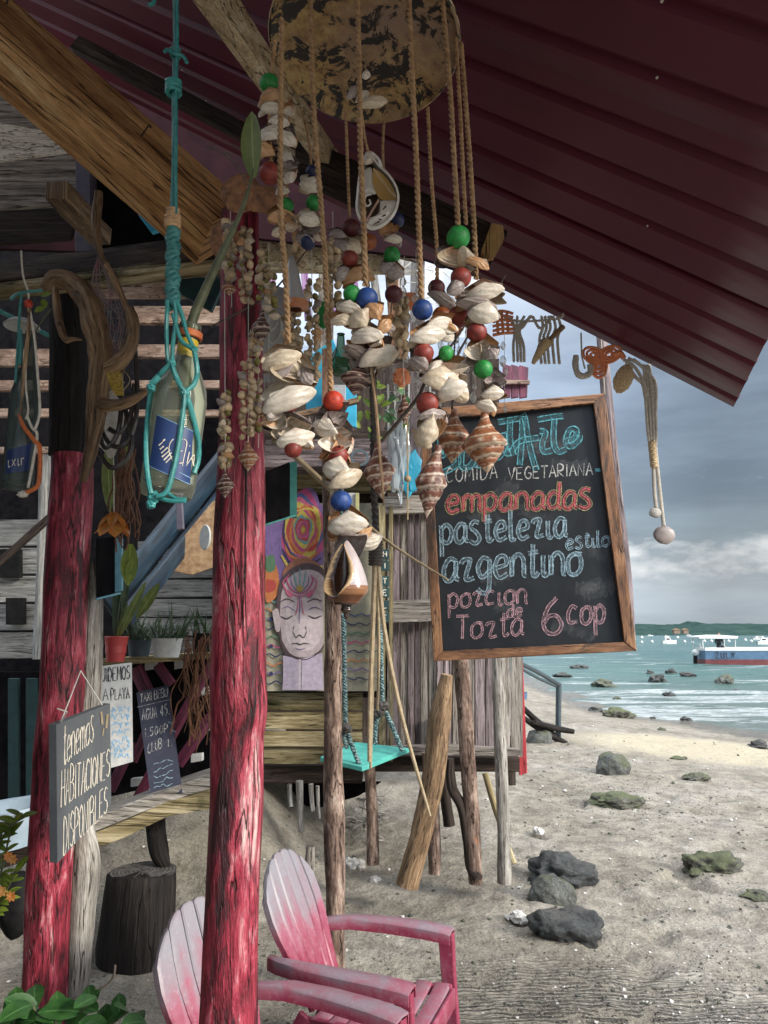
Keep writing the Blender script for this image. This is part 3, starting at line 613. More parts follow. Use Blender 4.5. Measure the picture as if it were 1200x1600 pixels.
# ------------------------------------------------------------------ setting
m = MB()                                   # sand: rings round the viewer, finer near
NA = 420; rs = [0.0]; r_ = .35
while r_ < 260: rs.append(r_); r_ *= 1.0135 if r_ < 14 else 1.05
def sandz(x, y):
    z = ground(x, y); d = math.hypot(x, y)
    if d < 26 and y > -1:
        k = sst(26, 9, d)
        a = noise.noise(V((x * 2.3, y * 2.3, 1))); b_ = noise.noise(V((x * 7, y * 7, 5))); c_ = noise.noise(V((x * 19, y * 19, 9)))
        foot = sst(.6, 1.5, x) * sst(shore(y) - 1.0, shore(y) - 2.5, x)
        z += k * (.016 * a + (.008 + .016 * foot) * b_ + (.003 + .003 * foot) * c_)
        if foot > 0: z -= k * foot * .05 * sst(.25, .5, noise.noise(V((x * 3.6 + 7, y * 3.6, 2))))
        # rough crumbling face of the bank
        bk = sst(4.0, 4.4, y) * sst(6.2, 5.6, y) * sst(-.2, -.9, x)
        z += bk * .05 * noise.fractal(V((x * 4, y * 4, 8)), 1, 2, 4)
    return z
ang = []
for k in range(NA):                        # denser in front than behind
    t = k / NA; ang.append(2 * math.pi * t)
def warp(a):                               # squeeze samples towards +y
    return a + .72 * math.sin(a) if True else a
for i, r_ in enumerate(rs):
    if i == 0: m.vert((0, 0, ground(0, 0))); continue
    for k in range(NA):
        a = 2 * math.pi * k / NA; a = a - .8 * math.sin(a)      # a = 0 is straight ahead
        x, y = r_ * math.sin(a), r_ * math.cos(a); m.vert((x, y, sandz(x, y)))
for k in range(NA): m.face((0, 1 + (k + 1) % NA, 1 + k))
for i in range(1, len(rs) - 1):
    o1 = 1 + (i - 1) * NA; o2 = 1 + i * NA
    for k in range(NA):
        k2 = (k + 1) % NA; m.face((o1 + k, o1 + k2, o2 + k2, o2 + k))
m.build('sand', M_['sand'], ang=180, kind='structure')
m = MB()                                   # sea with swell and low breaking waves, coarser far out
ys = []; y = 3.0
while y < 3000: ys.append(y); y *= 1.012 if y < 90 else 1.12
for j, y in enumerate(ys):
    x0 = shore(y) - 3; 
    for k in range(200):
        t = k / 199; x = x0 + (t ** 1.6) * (30 + y * 2.2)
        amp = .035 * min(1, y / 12)
        z = SEA + amp * noise.noise(V((x * .25, y * .7, 0))) + amp * .6 * noise.noise(V((x * .8, y * 1.6, 4)))
        off = x - shore(y)
        if off > 0 and y < 130: 
            s_ = math.sin(off * .42 + y * .9 + 2.2 * noise.noise(V((x * .07, y * .07, 2))))
            z += .07 * min(1, y / 25) * max(0, s_) ** 3 * sst(0, 4, off)
        m.vert((x, y, z))
for j in range(len(ys) - 1):
    for k in range(199):
        a = j * 200 + k; m.face((a, a + 1, a + 201, a + 200))
m.build('sea', M_['sea'], ang=180, kind='structure')
m = MB()                                   # far wooded headland
for j in range(9):
    for k in range(260):
        x = 60 + k * 5.2; y = 900 + j * 14 - x * .08; t = j / 8
        hh = 15 * sst(60, 170, x + 40) * (1 - .35 * sst(420, 900, x)) * (1 + .18 * noise.noise(V((x * .012, 0, 0))) + .1 * noise.noise(V((x * .06, j * .4, 0))) + .06 * noise.noise(V((x * .2, j, 0)))) + 4 * math.exp(-((x - 400) / 12) ** 2)
        m.vert((x, y, -1 + hh * math.sin(t * math.pi * .5 + .02)))
for j in range(8):
    for k in range(259): a = j * 260 + k; m.face((a, a + 1, a + 261, a + 260))
m.build('hills', M_['hill'], kind='structure')

def PWf(u, v, z=SEA): return PZ(u, v, z)
# ------------------------------------------------------------------ rocks
rocks = [
 (962, 1210, 28, 46, 'greyrock', 'smooth grey boulder standing upright alone on the open sand', 1),
 (970, 1262, 46, 24, 'mossrock', 'flat mossy rock just in front of the upright grey boulder', 2),
 (1122, 1366, 50, 36, 'mossrock', 'green mossy rock alone on the sand towards the right', 3),
 (1192, 1408, 26, 16, 'mossrock', 'low mossy rock at the right edge of the sand', 4),
 (884, 1385, 58, 46, 'rock', 'long dark boulder at the back of the three dark ones near the posts', 5),
 (866, 1414, 40, 54, 'greyrock', 'smooth rounded dark boulder in the middle of the three dark ones', 6),
 (892, 1470, 55, 50, 'rock', 'craggy dark boulder at the front of the three dark ones', 7),
 (845, 1162, 22, 30, 'greyrock', 'grey green boulder beside the steel handrail', 8),
 (970, 1122, 24, 20, 'mossrock', 'mossy boulder at the edge of the wet sand', 9),
 (932, 1112, 12, 9, 'rock', 'small dark stone left of the mossy boulder by the wet sand', 10),
 (1094, 1220, 22, 13, 'mossrock', 'flat mossy rock on the sand painted paler as if sunlit, to the right of the upright boulder', 11),
 (1064, 1188, 14, 7, 'mossrock', 'tiny yellow green rock lying on the sand painted golden as if sunlit', 12),
]
sea_rocks = [(946, 1071, 17, 10), (1028, 1064, 13, 11), (1048, 1052, 8, 8), (1016, 1052, 6, 6), (1132, 1067, 14, 12), (1075, 1055, 12, 6), (1045, 1086, 9, 6), (1073, 1111, 12, 9), (1100, 1113, 9, 8), (1072, 1126, 8, 6), (1180, 1117, 11, 9), (1184, 1168, 12, 10), (1034, 1142, 5, 4), (905, 1042, 12, 5), (1020, 1123, 5, 3), (880, 1056, 14, 6), (964, 1091, 6, 4), (1150, 1080, 7, 4)]
for u, v, ru, hv, mt, lab, sd_ in rocks:
    p = GR(u, v); s_ = PX(u, v, p.y); mb = MB()
    mb.blob(p + V((0, ru * s_ * .5, hv * s_ * .10)), (ru * s_ * .90, ru * s_ * .7, hv * s_ * .60), 5, .50 if mt != 'greyrock' else .22, 1.2 if mt != 'rock' else 1.15, sd_ * 3.3)
    tag(mb.build('boulder', M_[mt], ang=60), lab, 'rock')
desc = ['small dark rock', 'low round rock', 'tiny wet rock']
wh = ['left of the row of surf rocks', 'in the surf below the anchored white boat', 'half awash behind the surf rock row', 'in the surf left of centre', 'brown and round just below the long tour boat', 'flat and low between two rounder surf rocks', 'alone in grey shallow water', 'left of a pair in the grey shallows', 'right of a pair in the grey shallows', 'below the pair in the grey shallows', 'near the right edge in the shallows', 'on the wet sand near the right edge', 'on the wet sand at the water edge', 'farthest up the beach at the foam line', 'at the thin edge of the wash', 'at the first foam beside the handrail', 'between sand and surf in the middle', 'right in the foam under the tour boat bow']
for i, (u, v, ru, hv) in enumerate(sea_rocks):
    p = PZ(u, v + 2, SEA); s_ = PX(u, v, p.y); mb = MB()
    g_ = max(ground(p.x, p.y), SEA - .1)
    if v > 1108: p = GR(u, v)
    mb.blob(p + V((0, 0, hv * s_ * .25)), (ru * s_, ru * s_ * .8, hv * s_ * .8), 4, .55, 1.3, i * 5.1)
    tag(mb.build('shore_rock', M_['rock' if i % 4 else 'greyrock']), desc[i % 3] + ' ' + wh[i], 'rock')
# pebbles, shell grit and broken coral: nobody could count it
random.seed(11); mb = MB(); mw = MB()
def bit(mm, p, r, fl=.6):
    o = len(mm.v); q = Quaternion((random.random() - .5, random.random() - .5, random.random() - .5, random.random() - .5)).normalized()
    for c_ in ((1, 0, 0), (-1, 0, 0), (0, 1, 0), (0, -1, 0), (0, 0, 1), (0, 0, -1)):
        d = q @ (V(c_) * (r * random.uniform(.6, 1.3))); d.z *= fl; mm.vert(p + d)
    for f in ((0, 2, 4), (2, 1, 4), (1, 3, 4), (3, 0, 4), (2, 0, 5), (1, 2, 5), (3, 1, 5), (0, 3, 5)): mm.face([o + i for i in f])
for i in range(2600):
    u = random.uniform(-50, 1250); v = 1080 + 540 * random.random() ** .8
    if random.random() < .45: u = random.uniform(780, 1250)
    r = ray(u, v)
    if r.z >= 0: continue
    p = PZ(u, v, 0.0)
    if p.y > 22 or p.x > shore(p.y) - .2: continue
    p.z = sandz(p.x, p.y); sz = random.choice((.002, .003, .003, .004, .005, .007, .010 if v < 1450 else .005)) * random.uniform(.7, 1.5) * (1 + p.y * .09)
    (mw if random.random() < .22 else mb).__class__
    if random.random() < .25: bit(mw, p + V((0, 0, sz * .2)), sz)
    else: bit(mb, p + V((0, 0, sz * .2)), sz)
for i in range(700):                      # dry weed and bark crumbs in a loose drift
    u = random.gauss(960, 90); v = random.gauss(1262, 26) + (u - 960) * .12; p = GR(u, v) if False else PZ(u, v, -.1)
    if p.x > shore(p.y) - .6 or v < 1190: continue
    p.z = sandz(p.x, p.y); bit(mb, p, random.uniform(.005, .016), .4)
mb.build('pebbles', M_['greyrock'], smooth_=False, kind='stuff'); mw.build('shell_grit', M_['coral'], smooth_=False, kind='stuff')
for u, v, w_, lab in ((838, 1302, 12, 'white coral chunk on the sand behind the dark boulders'), (552, 1358, 20, 'largest white coral lump at the foot of the bark peeling post'), (592, 1378, 12, 'small white coral lump in front of the bark peeling post'), (820, 1440, 20, 'white coral piece beside the craggy dark boulder'), (798, 1436, 8, 'tiny white coral piece left of the craggy boulder')):
    p = GR(u, v); s_ = PX(u, v, p.y); mb = MB()
    for k in range(4): mb.blob(p + V((random.uniform(-.6, .6) * w_ * s_, random.uniform(-.3, .5) * w_ * s_, w_ * s_ * .25)), (w_ * s_ * .55, w_ * s_ * .45, w_ * s_ * .4), 2, .6, 2.2, k + u)
    tag(mb.build('coral_piece', M_['coral'], smooth_=False), lab, 'coral')

# ------------------------------------------------------------------ shelter: roof, beams, posts
EC = P(1146, 636, 2.9); RA = V((-.3015, -.9535, 0)); RB = V((-.9535, .3015, .70)); RN = RA.cross(RB).normalized()
if RN.z < 0: RN = -RN
def RP(a, b, n=0.0): return EC + RA * a + RB * b + RN * n
def roofz(x, y):
    d = V((x, y, 0)) - V((EC.x, EC.y, 0)); return EC.z + .70 * (d.x * RB.x + d.y * RB.y)
sh = thing('open_shelter', 'beach shelter with maroon metal roof, brown beams and red log posts', 'shelter', tuple(V((P(365, 900, 1.75).x, 1.75, 0))))
prof = [(0, 0), (.075, 0), (.088, .018), (.112, .018), (.125, 0), (.2, 0)]
for k in range(6):
    mb = MB(); pts = []
    for q in range(4):
        for a, h in prof[:-1]: pts.append((k * .8 + q * .2 + a, h))
    pts.append((k * .8 + .8, 0)); pts += [(k * .8 + .8 + .075, .0), (k * .8 + .8 + .088, .018)]
    nb = 24; off = .004 * (k % 2)
    for i, (a, h) in enumerate(pts):
        for j in range(nb + 1):
            b_ = 4.4 * j / nb; sag = .004 * noise.noise(V((a * .8, b_ * .9, 3))); mb.vert(RP(a, b_, h + off + sag), None)
    n = len(pts)
    for i in range(n - 1):
        for j in range(nb): a_ = i * (nb + 1) + j; mb.face((a_, a_ + 1, a_ + nb + 2, a_ + nb + 1))
    o = mb.build('roof_sheet', M_['roof'], sh, ang=25)
    so = o.modifiers.new('thickness', 'SOLIDIFY'); so.thickness = .0025; so.offset = 1
random.seed(52)
for k in range(12):
    a_, b_ = .2 * random.randint(1, 22) + .1, random.choice((.35, 1.25, 2.2)); mb = MB(); q = RP(a_, b_, -.001); mb.tube([q, q - RN * .004], .0028, 7); mb.build('screw', M_['grey_rope'], sh)
def beampx(name, a, b, w_, h_, mt, parent, up=V((0, 0, 1)), tw=0, jit=.002, n=6, bev=.004):
    mb = MB(); mb.beam(P(*a), P(*b), w_, h_, up, jit, n, tw); return mb.build(name, M_[mt], parent, bevel=bev, ang=35)
beampx('rafter', (-190, -100, 1.68), (346, 366, 1.86), .155, .15, 'beam', sh, tw=-26, jit=.0015, n=10)
beampx('purlin', (296, -60, 1.35), (522, 262, 2.5), .055, .075, 'pale_beam', sh, tw=10)
beampx('tie_beam', (-170, 447, 2.75), (352, 392, 1.98), .05, .085, 'dark_wood', sh, tw=-8)
beampx('tie_beam', (-170, 478, 2.74), (352, 412, 1.99), .07, .03, 'ochre_plank', sh)
beampx('gable_board', (440, 235, 2.38), (778, 392, 2.36), .03, .15, 'dark_wood', sh, n=4)
mb = MB(); mb.prism([P(762, 405, 2.32), P(752, 392, 2.32), P(768, 348, 2.32), P(786, 352, 2.32), P(788, 372, 2.32), P(772, 400, 2.32)], V((0, .03, 0))); mb.build('board_end', M_['beam'], sh)
beampx('roof_batten', (120, 70, 3.0), (640, 345, 2.9), .05, .07, 'dark_wood', sh)
# main red post: traced through the picture at its own distance, continuing to the ground
mb = MB()
pts = [(374, 336, 1.75), (375, 420, 1.75), (377, 520, 1.75), (378, 640, 1.75), (376, 760, 1.75), (374, 880, 1.75), (373, 980, 1.75), (372, 1060, 1.75), (374, 1110, 1.75), (371, 1160, 1.75), (369, 1260, 1.75), (364, 1380, 1.75), (360, 1500, 1.75), (356, 1620, 1.75), (350, 1800, 1.75), (343, 2060, 1.75), (340, 2200, 1.75)]
limb(mb, pts, [29, 31, 33, 35, 37, 40, 41, 43, 44, 41, 41, 41, 43, 46, 48, 50, 50], seg=40, rough=.055, freq=6, n=8)
mb.build('post', M_['post'], sh, ang=70, label='red painted log post in front, with a long crack and worn pink side')
mb = MB(); limb(mb, [(386, 640, 1.69), (384, 760, 1.688), (383, 860, 1.686), (384, 960, 1.685), (388, 1010, 1.685)], [1.2, 3.2, 2.4, 1.6, .6], seg=6, rough=.3, freq=40, flat=.5); mb.build('crack', M_['black'], sh)
mb = MB(); limb(mb, [(111, 690, 2.9), (112, 720, 2.9), (112, 760, 2.9), (104, 900, 2.9), (98, 1050, 2.9), (88, 1200, 2.9), (78, 1350, 2.9), (72, 1500, 2.9), (66, 1600, 2.9), (62, 1680, 2.9)], [30, 31, 32, 33, 33, 34, 34, 33, 35, 36], seg=28, rough=.05, freq=5, n=6)
mb.build('post', M_['post'], sh, ang=70, label='red painted log post at the left, behind the room sign')
mb = MB(); limb(mb, [(107, 440, 2.9), (109, 520, 2.9), (111, 620, 2.9), (111, 680, 2.9), (110, 712, 2.9)], [30, 30, 31, 31.5, 32], seg=28, rough=.05, freq=5, n=6)  # upper length of the left post, coloured near-black
mb.build('post', M_['log'], sh, ang=70, label='black upper length of the left log post')
for (u, v, Y, dv) in ((10, 6, 1.50, 0), (221, 212, 1.66, 0)):
    mb = MB(); q = P(u, v, Y); mb.tube([q, q + V((.03, -.035, .004)), q + V((.034, -.037, -.004))], [.0022, .002, .0035], 6); mb.build('nail', M_['iron'], sh)
# grey driftwood post beside the left red one
mb = MB(); limb(mb, [(143, 880, 2.98), (146, 930, 2.98), (141, 1000, 2.98), (136, 1080, 2.98), (130, 1180, 2.98), (127, 1280, 2.98), (132, 1350, 2.98), (126, 1420, 2.98), (122, 1500, 2.98), (116, 1600, 2.98), (114, 1660, 2.98)], [8, 15, 19, 21, 19, 17, 24, 21, 20, 19, 19], seg=20, rough=.10, freq=9)
tag(mb.build('driftwood_post', M_['drift'], ang=70), 'bare grey driftwood post standing against the left red post', 'post')

# ------------------------------------------------------------------ posts, legs and props round the hut
def stick(name, pts, rp, mt, lab, cat='post', group=None, seg=12, rough=.09, freq=9, parent=None):
    mb = MB(); limb(mb, pts, rp, seg=seg, rough=rough, freq=freq); o = mb.build(name, M_[mt], parent, ang=70)
    if parent is None: tag(o, lab, cat, group)
    return o
stick('bark_post', [(514, 640, 3.75), (517, 800, 3.75), (520, 960, 3.75), (520, 1100, 3.75), (521, 1200, 3.75), (522, 1290, 3.75), (524, 1400, 3.75), (524, 1500, 3.75), (524, 1520, 3.75)], [11, 13, 13, 14, 15, 17, 15, 14, 14], 'bark_post', 'tall slim post with peeling bark behind the right pink chair', seg=16)
stick('timber_prop', [(698, 1054, 4.7), (688, 1120, 4.72), (676, 1220, 4.74), (656, 1310, 4.76), (640, 1368, 4.78), (636, 1385, 4.78)], [9, 17, 18, 17, 18, 18], 'brown', 'thick brown driftwood log leaning in front of the plank hut', 'driftwood', seg=14)
stick('short_pile', [(668, 1175, 5.1), (676, 1250, 5.1), (679, 1340, 5.1), (679, 1365, 5.1)], [10, 10, 10, 10], 'bark_post', 'short grey pile just right of the leaning brown log')
stick('root', [(703, 1185, 5.0), (706, 1230, 5.0), (722, 1262, 5.0), (730, 1310, 5.0), (736, 1355, 5.0), (748, 1374, 4.95)], [7, 8, 8, 8, 8, 8], 'dark_wood', 'curved black root standing between the pile and mottled post', 'root')
stick('dark_pile', [(682, 1120, 5.4), (690, 1200, 5.4), (702, 1290, 5.4)], [8, 8, 9], 'dark_wood', 'dark pile in shadow behind the curved black root')
stick('mottled_post', [(716, 1000, 5.0), (724, 1080, 5.0), (730, 1180, 5.0), (738, 1280, 5.0), (742, 1362, 5.0), (743, 1380, 5.0)], [12, 12, 12, 12, 11, 11], 'bark_post', 'mottled white and green post under the left half of the blackboard', seg=14)
stick('grey_post', [(776, 1000, 4.95), (779, 1080, 4.95), (783, 1200, 4.95), (787, 1300, 4.95), (788, 1368, 4.95), (788, 1380, 4.95)], [9, 9.5, 10, 10, 11, 11], 'drift', 'straight grey post under the right half of the blackboard', seg=14)
stick('prop_stick', [(758, 1208, 5.15), (770, 1250, 5.12), (782, 1290, 5.05), (803, 1350, 4.95)], [5, 5, 4, 5], 'ochre_plank', 'thin crooked stick propping the straight grey post')
stick('dark_stub', [(798, 1150, 6.3), (798, 1226, 6.3)], [8, 8], 'dark_wood', 'short dark pile behind the grey plank at the hut corner')
stick('gold_post', [(577, 1195, 4.9), (580, 1240, 4.9), (582, 1290, 4.9), (583, 1350, 4.9)], [9, 9, 9, 10], 'bark_post', 'short post with orange bark directly below the mint swing')
stick('stump_stick', [(485, 1322, 4.1), (484, 1350, 4.1), (483, 1388, 4.1)], [7, 8, 7], 'drift', 'short grey stake in the sand behind the pink chairs', cat='stake')
for i, (u, v0, v1, r_) in enumerate(((452, 1225, 1262, 4), (468, 1220, 1300, 6), (486, 1225, 1268, 4), (496, 1228, 1280, 3))):
    stick('root_stub', [(u, v0, 5.3), (u + 1, (v0 + v1) / 2, 5.3), (u + 3, v1, 5.25)], [r_, r_ * .9, r_ * .8], 'drift', ['leftmost root stub hanging under the mural wall', 'longest root stub hanging under the mural wall', 'third root stub from the left under the mural wall', 'thinnest root stub under the mural wall'][i], 'root')
# tangle of roots beneath the hut
mb = MB(); random.seed(3)
for k in range(9):
    u = random.uniform(545, 600); v = random.uniform(1240, 1330); p = GR(u, v) + V((0, 0, .02)); q = [p]
    for j in range(4): q.append(q[-1] + V((random.uniform(-.12, .12), random.uniform(-.1, .1), random.uniform(-.03, .07))))
    mb.tube(smooth(q, 3), .009, 5)
tag(mb.build('root_tangle', M_['drift'], kind='stuff'), None, None)
# stump and charred stub
p = GR(196, 1522); mb = MB(); s_ = PX(203, 1500, p.y + .17); ctr = p + V((0, .17, 0)); rr = 57 * s_
prof_pts = [(rr * .98, -.05), (rr * 1.05, .06), (rr * 1.0, .2), (rr * .96, .34), (rr * .93, .415), (rr * .88, .422), (rr * .80, .41), (rr * .45, .408), (rr * .1, .406), (0.001, .406)]
rings = []; nseg = 44
for (r_, z_) in prof_pts:
    rings.append([mb.vert(ctr + V((0.04 * (z_ - .2) + r_ * (1 + .07 * noise.noise(V((math.cos(6.283 * k / nseg) * 1.5, math.sin(6.283 * k / nseg) * 1.5, z_)))  + .03 * noise.noise(V((math.cos(6.283 * k / nseg) * 6, math.sin(6.283 * k / nseg) * 6, z_ * 2)))) * math.cos(6.283 * k / nseg), r_ * math.sin(6.283 * k / nseg), z_ - .02 * math.sin(6.283 * k / nseg) + .01 * noise.noise(V((k * .5, z_ * 9, r_ * 20)))))) for k in range(nseg)])
for i in range(len(rings) - 1):
    for k in range(nseg):
        k2 = (k + 1) % nseg; mb.face((rings[i][k], rings[i][k2], rings[i + 1][k2], rings[i + 1][k]), [(k / nseg * 1.2, prof_pts[i][1] + (0 if i < 5 else .5 - prof_pts[i][0])), ((k + 1) / nseg * 1.2, prof_pts[i][1] + (0 if i < 5 else .5 - prof_pts[i][0])), ((k + 1) / nseg * 1.2, prof_pts[i + 1][1] + (0 if i < 4 else .5 - prof_pts[i + 1][0])), (k / nseg * 1.2, prof_pts[i + 1][1] + (0 if i < 4 else .5 - prof_pts[i + 1][0]))])
tag(mb.build('log_stool', M_['log'], ang=50), 'black charred log stump standing on the sand as a stool', 'stump')
stool = bpy.data.objects['log_stool']; mb = MB(); n = 40; ids = []
for rr_, zz in ((.90, .418), (.75, .419), (.5, .420), (.25, .420), (.02, .421)): ids.append([mb.vert(ctr + V((.011 + rr * rr_ * (1 + .06 * noise.noise(V((k * .3, 0, 2)))) * math.cos(k / n * 6.2832), rr * rr_ * math.sin(k / n * 6.2832), zz + .004 * noise.noise(V((k * .4, rr_ * 6, 1))) + .006))) for k in range(n)])
for i in range(4):
    for k in range(n):
        k2 = (k + 1) % n; f = (ids[i][k], ids[i][k2], ids[i + 1][k2], ids[i + 1][k]); mb.face(f, [((V(mb.v[j]) - ctr).x, (V(mb.v[j]) - ctr).y) for j in f])
mb.build('cut_top', M_['log_top'], stool)
stick('charred_stub', [(242, 1270, 4.25), (244, 1300, 4.25), (250, 1335, 4.2), (262, 1360, 4.2)], [17, 15, 14, 6], 'log', 'charred stub leg under the low slab bench', 'stump')

# ------------------------------------------------------------------ handrail by the water side
hr = thing('handrail', 'grey steel handrail with one post by the water', 'handrail', tuple(GR(872, 1158)))
q = GR(872, 1158); Yh = q.y
for pts, r_, nm in (([(812, 1036, Yh - 1.6), (840, 1050, Yh - .8), (874, 1070, Yh)], 3.5, 'top_rail'), ([(812, 1043, Yh - 1.6), (842, 1060, Yh - .8), (874, 1074, Yh + .1)], 2.5, 'lower_rail')):
    mb = MB(); limb(mb, pts, r_, rough=0); mb.build(nm, M_['steel'], hr)
mb = MB(); limb(mb, [(873, 1068, Yh), (872, 1162, Yh)], 4.5, rough=0); mb.build('upright', M_['steel'], hr)
for i, (a, b_) in enumerate((((816, 1105), (868, 1150)), ((818, 1122), (885, 1162)), ((835, 1128), (896, 1143)))):
    stick('black_pole', [(a[0], a[1], Yh - .5), ((a[0] + b_[0]) / 2, (a[1] + b_[1]) / 2 + 2, Yh - .2), (b_[0], b_[1], Yh - .1 )], [4, 5, 4], 'log', ['upper black pole lying at the handrail foot', 'lower black pole lying at the handrail foot', 'short black pole sticking out past the handrail foot'][i], 'pole')
mb = MB(); q = P(818, 1087, Yh - 1); mb.lathe([(0.001, -.05), (.05, -.05), (.06, .05), (.055, .05)], 14, Matrix.Translation(q)); tag(mb.build('blue_bucket', M_['boat_blue']), 'small blue bucket behind the red plank of the hut', 'bucket')

# ------------------------------------------------------------------ boats and buoys
def at_sea(u, v): return PZ(u, v, SEA)
q = at_sea(1104, 1039); Yb = q.y; s_ = Yb / F * 1.02
def bx(u): return q.x + (u - 1104) * s_ * 1.0
zb = SEA
bt = thing('tour_boat', 'blue and red open tour boat with white canopy, lettered ZULY', 'boat', (q.x + 3, q.y + .8, SEA))
Lb = 9.0; x0 = q.x
def hull(z0, z1, e0, e1, mt, nm, t=.0):
    mb = MB(); n = 24; rows = []
    for z_, e in ((z0, e0), (z1, e1)):
        row = []
        for i in range(n + 1):
            tt = i / n; wv_ = (.85 + e) * (1 - max(0, (tt - .55) / .45) ** 2.2) * (.92 + .08 * min(1, tt * 6)); lift = .35 * max(0, (tt - .5) / .5) ** 2
            row.append((x0 + tt * Lb - .04 * 0, wv_, z_ + lift))
        rows.append(row)
    for s2 in (-1, 1):
        ids = [[mb.vert((a, q.y + .9 + s2 * b_, c_)) for a, b_, c_ in row] for row in rows]
        for i in range(n): mb.face((ids[0][i], ids[0][i + 1], ids[1][i + 1], ids[1][i]))
        e_ = ids if s2 == -1 else e_
        if s2 == 1: mb.face((e_[0][0] if False else ids[0][0], ids[1][0], first[1][0], first[0][0]))
        first = ids
    return mb.build(nm, M_[mt], bt, ang=60)
hull(SEA - .3, SEA + .36, -.12, .0, 'boat_red', 'lower_hull'); hull(SEA + .36, SEA + .95, .0, .07, 'boat_blue', 'upper_hull'); hull(SEA + .95, SEA + 1.16, .1, .12, 'boat_white', 'gunwale')
mb = MB(); mb.beam((x0 + .1, q.y + .9, SEA + .75), (x0 + Lb * .8, q.y + .9, SEA + .75), 1.6, .05); mb.build('deck', M_['boat_white'], bt)
for i in range(5):
    mb = MB(); mb.beam((x0 + 2.6 + i * .9, q.y + .15, SEA + 1.12), (x0 + 2.6 + i * .9, q.y + 1.65, SEA + 1.12), .3, .06); mb.build('bench', M_['boat_white'], bt)
zc = P(1130, 995, Yb).z
mb = MB(); mb.prism([V((bx(1095), q.y - .1, zc - .14)), V((bx(1153), q.y - .1, zc - .14)), V((bx(1154), q.y - .1, zc + .03)), V((bx(1124), q.y - .1, zc + .13)), V((bx(1094), q.y - .1, zc + .03))], V((0, 2, 0))); mb.build('canopy', M_['boat_white'], bt, bevel=.03)
for u in (1101, 1150):
    for dy in (.05, 1.7):
        mb = MB(); mb.tube([(bx(u), q.y + dy, SEA + 1.1), (bx(u), q.y + dy, zc - .1)], .035, 8); mb.build('canopy_pole', M_['boat_white'], bt)
mb = MB(); mb.tube([(bx(1102), q.y + .5, SEA + 1.0), (bx(1099), q.y + .5, zc - .2)], .05, 8); mb.build('stern_pole', M_['boat_white'], bt)
mb = MB(); mb.blob((x0 - .30, q.y + .9, SEA + .82), (.26, .18, .2), 3, .3); mb.build('outboard_motor', M_['boat_white'], bt)
mb = MB(); mb.beam((x0 - .4, q.y + .9, SEA - .2), (x0 - .35, q.y + .9, SEA + .6), .2, .2, up=V((1, 0, 0))); mb.build('motor_leg', M_['black'], bt)
mb = MB(); pl_ = [(1118, 1028), (1128, 1037), (1137, 1028), (1146, 1037)]
LET = {'Z': [[(0, 1), (1, 1), (0, 0), (1, 0)]], 'U': [[(0, 1), (0, .2), (.5, 0), (1, .2), (1, 1)]], 'L': [[(0, 1), (0, 0), (.9, 0)]], 'Y': [[(0, 1), (.5, .5), (1, 1)], [(.5, .5), (.5, 0)]]}
for i, ch in enumerate('ZULY'):
    for st in LET[ch]:
        for k in range(len(st) - 1):
            a = V((bx(1118 + i * 8.3) + st[k][0] * .20, q.y + .9 - .915 - .03, SEA + .45 + st[k][1] * .40)); b_ = V((bx(1118 + i * 8.3) + st[k + 1][0] * .20, q.y - .045, SEA + .45 + st[k + 1][1] * .40)); mb.beam(a, b_, .02, .05, up=V((0, 0, 1)) if abs((b_ - a).z) < .3 else V((1, 0, 0)))
mb.build('lettering', M_['ink'], bt)
# boatman: one skinned body
def person(loc, sc, shirt):
    me = bpy.data.meshes.new('person'); J = [(0, 0, .45), (0, 0, .7), (0, 0, .95), (0, 0, 1.05), (0, .0, 1.2), (-.2, 0, .95), (-.27, .02, .68), (-.12, -.25, .62), (.2, 0, .95), (.29, -.02, .70), (.12, -.25, .66), (-.1, 0, .42), (-.12, -.4, .45), (-.12, -.42, .02), (-.12, -.55, 0), (.1, 0, .42), (.12, -.4, .45), (.12, -.42, .02), (.12, -.55, 0)]
    E = [(0, 1), (1, 2), (2, 3), (3, 4), (2, 5), (5, 6), (6, 7), (2, 8), (8, 9), (9, 10), (0, 11), (11, 12), (12, 13), (13, 14), (0, 15), (15, 16), (16, 17), (17, 18)]
    Rr = [.15, .14, .15, .055, .10, .065, .045, .035, .065, .045, .035, .10, .075, .045, .04, .10, .075, .045, .04]
    me.from_pydata([(a * sc, b_ * sc, c_ * sc) for a, b_, c_ in J], E, []); o = bpy.data.objects.new('person', me); COL.objects.link(o); o.location = loc
    md = o.modifiers.new('skin', 'SKIN'); 
    for i, sv in enumerate(me.skin_vertices[0].data if me.skin_vertices else []): sv.radius = (Rr[i] * sc, Rr[i] * sc)
    sb = o.modifiers.new('sub', 'SUBSURF'); sb.levels = 2; sb.render_levels = 2; me.materials.append(M_[shirt]); return o
def add_person(loc, sc, shirt):
    bm = bmesh.new(); me = bpy.data.meshes.new('person')
    o = person(loc, sc, shirt)
    if not o.data.skin_vertices:
        b2 = bmesh.new(); b2.from_mesh(o.data); ly = b2.verts.layers.skin.verify()
        Rr = [.15, .14, .15, .055, .10, .065, .045, .035, .065, .045, .035, .10, .075, .045, .04, .10, .075, .045, .04]
        b2.verts.ensure_lookup_table()
        for i, v_ in enumerate(b2.verts): v_[ly].radius = (Rr[i] * sc, Rr[i] * sc)
        b2.verts[0][ly].use_root = True; b2.to_mesh(o.data); b2.free()
    bm.free(); return o
pr = add_person((bx(1133), q.y + .8, SEA + .78), 1.0, 'shirt'); tag(pr, 'boatman in dark clothes seated under the white canopy of the tour boat', 'person')
mb = MB(); mb.blob(V((0, -.02, 1.24)), (.105, .115, .13), 3, .03); hd = mb.build('head', M_['skin'], pr)
